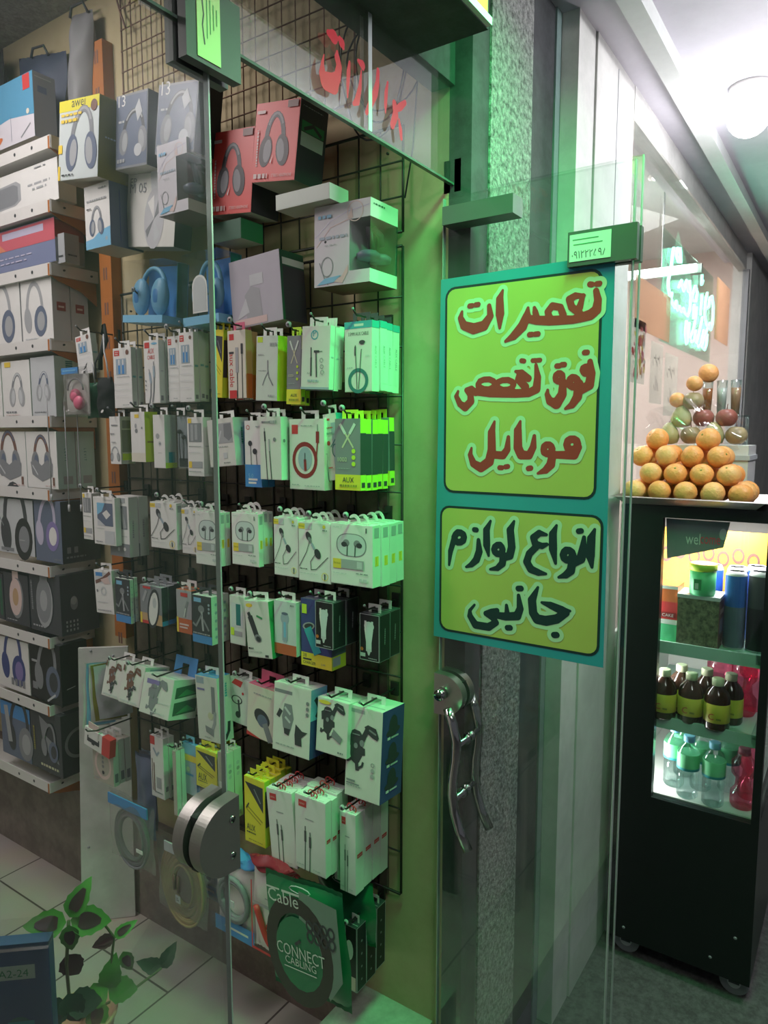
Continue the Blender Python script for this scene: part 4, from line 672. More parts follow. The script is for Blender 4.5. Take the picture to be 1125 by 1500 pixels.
# big sign: a printed sheet on the leaf
SIGN_RED = [
    [[(0.428, 1.81, 0.0042), (0.424, 1.793, 0.0059), (0.426, 1.776, 0.0076), (0.437, 1.768, 0.0084), (0.457, 1.764, 0.0071), (0.471, 1.762, 0.0063), (0.49, 1.763, 0.0071), (0.515, 1.764, 0.0076), (0.541, 1.767, 0.0071), (0.558, 1.771, 0.0063)], [(0.45, 1.804, 0.0017), (0.467, 1.805, 0.005), (0.478, 1.8, 0.0055), (0.473, 1.785, 0.0055), (0.458, 1.773, 0.0055)], [(0.452, 1.804, 0.0029), (0.458, 1.783, 0.0055)], [(0.515, 1.767, 0.0055), (0.52, 1.781, 0.005), (0.511, 1.791, 0.0055), (0.495, 1.787, 0.005), (0.489, 1.772, 0.0055)], [(0.541, 1.769, 0.0055), (0.545, 1.783, 0.0046), (0.547, 1.791, 0.0021)], [(0.56, 1.792, 0.0017), (0.562, 1.777, 0.0071), (0.571, 1.758, 0.0088), (0.589, 1.741, 0.0067), (0.606, 1.732, 0.0017)], [(0.556, 1.741, 0.0038), (0.551, 1.741, 0.0038)], [(0.544, 1.741, 0.0038), (0.538, 1.741, 0.0038)], [(0.44, 1.823, 0.0038), (0.436, 1.822, 0.0038)], [(0.427, 1.822, 0.0038), (0.422, 1.822, 0.0038)], [(0.614, 1.831, 0.0013), (0.62, 1.815, 0.0067), (0.619, 1.786, 0.008), (0.619, 1.759, 0.0017)], [(0.643, 1.804, 0.0034), (0.64, 1.784, 0.0059), (0.654, 1.766, 0.0088), (0.677, 1.762, 0.0097), (0.699, 1.77, 0.0076), (0.707, 1.786, 0.005), (0.704, 1.798, 0.0017)], [(0.687, 1.808, 0.0038), (0.681, 1.808, 0.0038)], [(0.673, 1.809, 0.0038), (0.667, 1.809, 0.0038)]],
    [[(0.435, 1.683, 0.0038), (0.432, 1.661, 0.0067), (0.435, 1.64, 0.0076), (0.451, 1.631, 0.0067)], [(0.436, 1.667, 0.0042), (0.437, 1.663, 0.0042), (0.44, 1.661, 0.0042), (0.444, 1.661, 0.0042), (0.447, 1.664, 0.0042), (0.449, 1.668, 0.0042), (0.448, 1.672, 0.0042), (0.444, 1.674, 0.0042), (0.44, 1.674, 0.0042), (0.437, 1.671, 0.0042), (0.436, 1.667, 0.0042)], [(0.446, 1.7, 0.0038), (0.441, 1.7, 0.0038)], [(0.457, 1.646, 0.0055), (0.458, 1.641, 0.0055), (0.462, 1.638, 0.0055), (0.467, 1.638, 0.0055), (0.472, 1.641, 0.0055), (0.473, 1.647, 0.0055), (0.472, 1.652, 0.0055), (0.468, 1.655, 0.0055), (0.463, 1.654, 0.0055), (0.459, 1.651, 0.0055), (0.457, 1.646, 0.0055)], [(0.455, 1.643, 0.0071), (0.457, 1.619, 0.0076), (0.467, 1.604, 0.0055), (0.48, 1.597, 0.0013)], [(0.487, 1.656, 0.0046), (0.488, 1.651, 0.0046), (0.492, 1.649, 0.0046), (0.496, 1.649, 0.0046), (0.5, 1.652, 0.0046), (0.501, 1.657, 0.0046), (0.5, 1.661, 0.0046), (0.496, 1.664, 0.0046), (0.492, 1.664, 0.0046), (0.488, 1.661, 0.0046), (0.487, 1.656, 0.0046)], [(0.486, 1.648, 0.0055), (0.487, 1.624, 0.0076), (0.498, 1.607, 0.0088), (0.511, 1.612, 0.0063), (0.517, 1.625, 0.0038), (0.516, 1.633, 0.0017)], [(0.499, 1.678, 0.0038), (0.494, 1.678, 0.0038)], [(0.489, 1.68, 0.0038), (0.484, 1.68, 0.0038)]],
    [[(0.541, 1.682, 0.0021), (0.537, 1.658, 0.0059), (0.539, 1.636, 0.0071), (0.555, 1.629, 0.0067), (0.582, 1.629, 0.0071), (0.609, 1.63, 0.0071), (0.637, 1.631, 0.0067), (0.671, 1.634, 0.005)], [(0.548, 1.691, 0.0032), (0.542, 1.691, 0.0032)], [(0.538, 1.691, 0.0032), (0.533, 1.691, 0.0032)], [(0.583, 1.672, 0.0017), (0.571, 1.668, 0.0059), (0.556, 1.657, 0.0055)], [(0.574, 1.668, 0.005), (0.577, 1.656, 0.0059), (0.562, 1.641, 0.0067)], [(0.571, 1.692, 0.0035), (0.566, 1.691, 0.0035)], [(0.587, 1.646, 0.0046), (0.59, 1.64, 0.0046), (0.599, 1.637, 0.0046), (0.61, 1.637, 0.0046), (0.62, 1.641, 0.0046), (0.623, 1.647, 0.0046), (0.62, 1.653, 0.0046), (0.611, 1.656, 0.0046), (0.599, 1.656, 0.0046), (0.59, 1.652, 0.0046), (0.587, 1.646, 0.0046)], [(0.627, 1.648, 0.0046), (0.631, 1.643, 0.0046), (0.64, 1.639, 0.0046), (0.652, 1.64, 0.0046), (0.661, 1.644, 0.0046), (0.665, 1.65, 0.0046), (0.661, 1.656, 0.0046), (0.652, 1.659, 0.0046), (0.64, 1.659, 0.0046), (0.631, 1.655, 0.0046), (0.627, 1.648, 0.0046)], [(0.661, 1.634, 0.0055), (0.667, 1.647, 0.0025)], [(0.67, 1.633, 0.0055), (0.68, 1.642, 0.0046), (0.691, 1.639, 0.0042), (0.682, 1.629, 0.0055), (0.681, 1.616, 0.0067), (0.694, 1.604, 0.0071), (0.706, 1.611, 0.0055), (0.715, 1.627, 0.0038), (0.711, 1.637, 0.0017)]],
    [[(0.454, 1.53, 0.0059), (0.456, 1.523, 0.0059), (0.461, 1.52, 0.0059), (0.467, 1.519, 0.0059), (0.473, 1.523, 0.0059), (0.475, 1.529, 0.0059), (0.473, 1.536, 0.0059), (0.468, 1.539, 0.0059), (0.461, 1.539, 0.0059), (0.456, 1.536, 0.0059), (0.454, 1.53, 0.0059)], [(0.452, 1.524, 0.0055), (0.46, 1.509, 0.0071), (0.487, 1.509, 0.0063), (0.504, 1.509, 0.0059)], [(0.504, 1.52, 0.0055), (0.506, 1.514, 0.0055), (0.51, 1.511, 0.0055), (0.515, 1.511, 0.0055), (0.52, 1.514, 0.0055), (0.521, 1.519, 0.0055), (0.52, 1.525, 0.0055), (0.516, 1.528, 0.0055), (0.51, 1.528, 0.0055), (0.506, 1.525, 0.0055), (0.504, 1.52, 0.0055)], [(0.503, 1.509, 0.0067), (0.506, 1.49, 0.0076), (0.516, 1.479, 0.0059), (0.532, 1.472, 0.0013)], [(0.571, 1.574, 0.0013), (0.576, 1.556, 0.0071), (0.575, 1.522, 0.008), (0.568, 1.508, 0.008), (0.551, 1.507, 0.0067), (0.543, 1.523, 0.0059), (0.541, 1.545, 0.0025)], [(0.552, 1.481, 0.0041), (0.547, 1.482, 0.0041)], [(0.596, 1.543, 0.0025), (0.598, 1.518, 0.0059), (0.607, 1.506, 0.0067), (0.625, 1.507, 0.0067)], [(0.627, 1.574, 0.0013), (0.633, 1.552, 0.0071), (0.632, 1.517, 0.008), (0.637, 1.493, 0.0088), (0.656, 1.48, 0.0084), (0.673, 1.488, 0.0067), (0.681, 1.506, 0.0042), (0.678, 1.52, 0.0013)], [(0.614, 1.481, 0.0038), (0.609, 1.481, 0.0038)], [(0.601, 1.483, 0.0038), (0.596, 1.484, 0.0038)]],
]
SIGN_DARK = [
    [[(0.416, 1.37, 0.0013), (0.422, 1.352, 0.0067), (0.423, 1.319, 0.0076), (0.419, 1.297, 0.0017)], [(0.436, 1.353, 0.0025), (0.438, 1.33, 0.0059), (0.441, 1.311, 0.0076), (0.456, 1.301, 0.0067)], [(0.447, 1.364, 0.0041), (0.442, 1.365, 0.0041)], [(0.457, 1.317, 0.0059), (0.459, 1.311, 0.0059), (0.463, 1.307, 0.0059), (0.469, 1.306, 0.0059), (0.474, 1.309, 0.0059), (0.476, 1.315, 0.0059), (0.474, 1.321, 0.0059), (0.47, 1.325, 0.0059), (0.464, 1.325, 0.0059), (0.459, 1.322, 0.0059), (0.457, 1.317, 0.0059)], [(0.457, 1.308, 0.0063), (0.46, 1.286, 0.0071), (0.47, 1.276, 0.0055), (0.484, 1.27, 0.0013)], [(0.491, 1.372, 0.0013), (0.498, 1.354, 0.0067), (0.497, 1.325, 0.0071), (0.491, 1.297, 0.0017)], [(0.511, 1.352, 0.0017), (0.526, 1.354, 0.0055), (0.538, 1.344, 0.0059), (0.534, 1.332, 0.0059), (0.52, 1.329, 0.005), (0.51, 1.333, 0.0025)], [(0.53, 1.328, 0.0055), (0.546, 1.311, 0.0059), (0.551, 1.294, 0.0063), (0.542, 1.28, 0.0067), (0.526, 1.275, 0.0055), (0.51, 1.274, 0.0013)]],
    [[(0.58, 1.374, 0.0013), (0.588, 1.355, 0.0067), (0.584, 1.321, 0.0071), (0.588, 1.303, 0.0071), (0.602, 1.297, 0.0059)], [(0.604, 1.314, 0.0055), (0.605, 1.308, 0.0055), (0.61, 1.304, 0.0055), (0.616, 1.304, 0.0055), (0.621, 1.307, 0.0055), (0.623, 1.312, 0.0055), (0.621, 1.318, 0.0055), (0.616, 1.322, 0.0055), (0.61, 1.323, 0.0055), (0.606, 1.319, 0.0055), (0.604, 1.314, 0.0055)], [(0.602, 1.302, 0.0067), (0.604, 1.285, 0.0063), (0.615, 1.274, 0.0046), (0.631, 1.27, 0.0013)], [(0.632, 1.371, 0.0013), (0.641, 1.351, 0.0063), (0.64, 1.32, 0.0067), (0.635, 1.298, 0.0013)], [(0.659, 1.329, 0.0029), (0.657, 1.305, 0.0067), (0.663, 1.287, 0.0067), (0.675, 1.275, 0.0046), (0.687, 1.269, 0.0013)], [(0.669, 1.35, 0.0041), (0.664, 1.35, 0.0041)], [(0.693, 1.332, 0.0059), (0.695, 1.325, 0.0059), (0.701, 1.321, 0.0059), (0.708, 1.32, 0.0059), (0.713, 1.323, 0.0059), (0.716, 1.33, 0.0059), (0.713, 1.336, 0.0059), (0.708, 1.341, 0.0059), (0.701, 1.341, 0.0059), (0.695, 1.338, 0.0059), (0.693, 1.332, 0.0059)], [(0.717, 1.325, 0.0055), (0.725, 1.299, 0.0046), (0.728, 1.269, 0.0013)]],
    [[(0.517, 1.215, 0.0017), (0.499, 1.212, 0.0059), (0.476, 1.205, 0.0076), (0.459, 1.206, 0.0013)], [(0.467, 1.201, 0.0059), (0.486, 1.186, 0.008), (0.508, 1.179, 0.0088), (0.526, 1.18, 0.0088), (0.535, 1.191, 0.0076), (0.538, 1.217, 0.0076), (0.526, 1.245, 0.0013)], [(0.49, 1.153, 0.005), (0.485, 1.154, 0.005)], [(0.567, 1.223, 0.0025), (0.563, 1.196, 0.0063), (0.569, 1.18, 0.0076), (0.595, 1.175, 0.0071), (0.614, 1.175, 0.0059)], [(0.568, 1.237, 0.0047), (0.562, 1.238, 0.0047)], [(0.59, 1.152, 0.0047), (0.584, 1.153, 0.0047)], [(0.593, 1.199, 0.0021), (0.591, 1.179, 0.005)], [(0.614, 1.185, 0.0042), (0.626, 1.181, 0.005), (0.639, 1.175, 0.0046), (0.623, 1.168, 0.0055), (0.616, 1.159, 0.0055), (0.633, 1.147, 0.0071), (0.663, 1.147, 0.0071), (0.676, 1.164, 0.0055), (0.677, 1.176, 0.0025), (0.666, 1.19, 0.0013)]],
]
mat('sign_teal', (.035, .30, .38), .35, noise=.08, scale=6, coat=.3); mat('sign_yellow', (.50, .50, .12), .35, noise=.12, scale=5, coat=.3)
mat('sign_ink_red', (.40, .045, .04), .4, noise=.05); mat('sign_ink_dark', (.012, .035, .04), .4, noise=.05); mat('sign_halo', (.50, .66, .44), .35, noise=.06)
t = thing('lettered_sign', 'large yellow-green sign with red and dark Persian lettering and teal border', 'sign', (1.33, 0, 0))
m = MB(); m.prism([(-.003, .755, 1.868), (-.003, .396, 1.872), (-.003, .392, 1.104), (-.003, .766, 1.106)], (1, 0, 0), .002, 'sign_teal'); m.build('backing_sheet', t)
def rrect(y0, y1, z0, z1, r, x):
    P = []
    for cy, cz, a0 in ((y1 - r, z1 - r, 0), (y0 + r, z1 - r, 90), (y0 + r, z0 + r, 180), (y1 - r, z0 + r, 270)):
        P += [(x, cy + r*math.cos(math.radians(a0 + a)), cz + r*math.sin(math.radians(a0 + a))) for a in (0, 22, 45, 68, 90)]
    return P
for nm, (y0, y1, z0, z1), st, kk in (('upper_field', (.416, .744, 1.425, 1.850), SIGN_RED, 'sign_ink_red'), ('lower_field', (.400, .752, 1.122, 1.397), SIGN_DARK, 'sign_ink_dark')):
    m = MB(); P = rrect(y0, y1, z0, z1, .022, -.0036); m.add(P, [tuple(range(len(P)))], 'sign_ink_dark')
    P = rrect(y0 + .005, y1 - .005, z0 + .005, z1 - .005, .018, -.0040); m.add(P, [tuple(range(len(P)))], 'sign_yellow')
    f = m.build(nm, t)
    for q, wd in enumerate(st):
        m = MB(); strokes(m, wd, (-.0044 - .00012*q, 0, 0), (0, 1, 0), (0, 0, 1), (-1, 0, 0), 0, 'sign_halo', .0096); hl = m.build('letter_halo', f)
        m = MB(); strokes(m, wd, (-.0050, 0, 0), (0, 1, 0), (0, 0, 1), (-1, 0, 0), 0, kk, .0014); m.build('lettering', f)

# half round lock and the two S-shaped pull bars of the leaf
m = MB(); q = [(0, .046), (-.02, .045)] + [(-.02 - .05*math.sin(i*PI/36), .045*math.cos(i*PI/36)) for i in range(1, 36)] + [(-.02, -.045), (0, -.046)]
for x in (-.029, .006): m.prism([(x, a, b) for a, b in q], (1, 0, 0), .022, 'satin_steel')
m.box((-.008, -.06, -.03), (.007, -.001, .03), 'black')
k = m.build('door_lock', leaf_root, (.005, .752, .985)); k['label'] = 'satin steel half-round lock'
m = MB(); m.tube([(-.048, -.022, .004), (-.0295, -.022, .004)], [.012, .013], 'chrome', 20); m.tube([(-.0486, -.022, .004), (-.048, -.022, .004)], .007, 'black', 12); m.build('key_cylinder', k)
zz = [(.705, .968), (.692, .935), (.683, .90), (.684, .86), (.690, .82), (.692, .78), (.686, .74), (.672, .70), (.652, .664)]
for x in (-.052, .052):
    m = MB(); m.tube([(x, a, b) for a, b in zz], .0105, 'chrome', 12); k = m.build('pull_handle', leaf_root, (.005, 0, 0)); k['label'] = 'bent polished pull bar'
    for a, b in ((.682, .890), (.690, .765)):
        s_ = -1 if x < 0 else 1
        m = MB(); m.tube([(s_*.052, a, b), (s_*.018, a, b), (s_*.014, a, b), (s_*.005, a, b)], [.007, .007, .012, .012], 'chrome', 12); m.build('standoff_bolt', k)

# ---------------------------------------------------------------- wire grids, uprights, shelves
def wgrid(name, label, y0, y1, z0, z1, dy, dz, k, r=.0021):
    m = MB(); n = int(round((y1 - y0) / dy)); q = int(round((z1 - z0) / dz))
    for i in range(n + 1):
        y = y0 + (y1 - y0) * i / n; m.tube([(1.3465, y, z0), (1.3465, y, z1)], r * (1.6 if i in (0, n) else 1), k, 6)
    for j in range(q + 1):
        z = z0 + (z1 - z0) * j / q; m.tube([(1.343, y0, z), (1.343, y1, z)], r * (1.6 if j in (0, q) else 1), k, 6)
    for y in (y0 + .04, y1 - .04):
        for z in (z0 + .05, z1 - .05): m.tube([(1.344, y, z), (1.349, y, z)], .003, k, 6)
    return tag(m.build(name), label, 'wire grid', 'wire grid panels on the side wall')
wgrid('wire_grid_panel', 'dark wire grid on the side wall, carrying the hanging goods', .862, 1.845, .45, 1.955, .066, .108, 'wire_dark')
wgrid('wire_grid_panel', 'rusty brown wire grid high on the side wall, mostly empty', .99, 1.80, 2.28, 2.78, .042, .056, 'wire_rust', .0017)
wgrid('wire_grid_panel', 'dark wire grid piece between the rusty grid and the main one', .862, 1.45, 1.985, 2.205, .058, .074, 'wire_dark')

SH = [(2.361, 1.937), (2.192, 1.952), (2.020, 1.968), (1.809, 1.987), (1.586, 2.007), (1.366, 2.028), (1.128, 2.049), (.899, 2.070), (.675, 2.091), (.411, 2.115)]
SHN = ['topmost', 'second from the top', 'third from the top', 'fourth from the top', 'fifth from the top', 'sixth from the top', 'seventh from the top', 'third from the bottom', 'second from the bottom', 'lowest']
for (z, ye), n in zip(SH, SHN):
    t = thing('wall_shelf', f'white metal wall shelf with upturned lip, {n}', 'shelf', (1.2, ye, z), group='white metal wall shelves')
    m = MB(); m.box((.003, 0, -.017), (.155, 1.3, -.013), 'shelf_white'); m.box((0, 0, -.017), (.003, 1.3, .017), 'shelf_white'); m.box((.003, -.0015, -.017), (.155, 0, .017), 'shelf_white')
    ink(m, [('c', .86, .5, .004, 'dark'), ('c', .93, .5, .004, 'dark')], (0, 1.3, -.017), (0, -1, 0), (0, 0, 1), (-1, 0, 0), 1.3, .034)
    ink(m, [('e', .28, .55, .03, .02, .3, 'dark'), ('e', .85, .5, .03, .02, .3, 'dark')], (0, -.0016, -.017), (1, 0, 0), (0, 0, 1), (0, -1, 0), .155, .034)
    m.build('shelf_board', t)
    m = MB(); m.prism([(.006, .004, -.018), (.150, .004, -.018), (.150, .004, -.085), (.10, .004, -.050), (.03, .004, -.030)], (0, 1, 0), .004, 'orange_paint'); m.box((-.0005, .002, -.019), (.004, .010, .014), 'orange_paint'); m.build('bracket', t)
    m = MB(); m.prism([(.006, .9, -.018), (.150, .9, -.018), (.150, .9, -.085), (.03, .9, -.030)], (0, 1, 0), .004, 'orange_paint'); m.build('bracket', t)
t = thing('slotted_upright', 'orange slotted steel upright carrying the white wall shelves', 'shelf upright', (1.325, 1.86, 0))
m = MB(); m.box((0, 0, .92), (.035, .055, 2.66), 'orange_paint')
for i in range(8, 26): m.box((-.0006, .020, .10 + .1*i), (.0005, .027, .135 + .1*i), 'brown'); m.box((-.0006, .032, .10 + .1*i), (.0005, .038, .135 + .1*i), 'brown')
m.build('slotted_channel', t)

# white board standing on the floor in front of the wall
t = thing('white_board', 'tall white painted board standing on the floor beside the shelves', 'board', (1.27, 1.9, 0))
bl, br_, tl, tr = Vector((1.203, 1.977, .002)), Vector((1.318, 1.862, .002)), Vector((1.222, 1.955, .898)), Vector((1.322, 1.850, .896))
m = MB(); n = Vector((.70, .71, 0)) * .012; o = Vector((1.27, 1.9, 0)); q = [p - o for p in (bl, br_, tr, tl)]
m.add(q + [p + n for p in q], [(0, 1, 2, 3), (7, 6, 5, 4), (0, 4, 5, 1), (1, 5, 6, 2), (2, 6, 7, 3), (3, 7, 4, 0)], 'white_panel'); m.build('board_face', t)
for fz, fu in ((.99, .25), (.97, .7), (.28, .15)):
    m = MB(); c = (bl - o).lerp(tl - o, fz).lerp((br_ - o).lerp(tr - o, fz), fu); d = Vector((-.7, -.71, 0)); m.tube([c, c + d*.002], .004, 'grey', 8); m.build('screw', t)

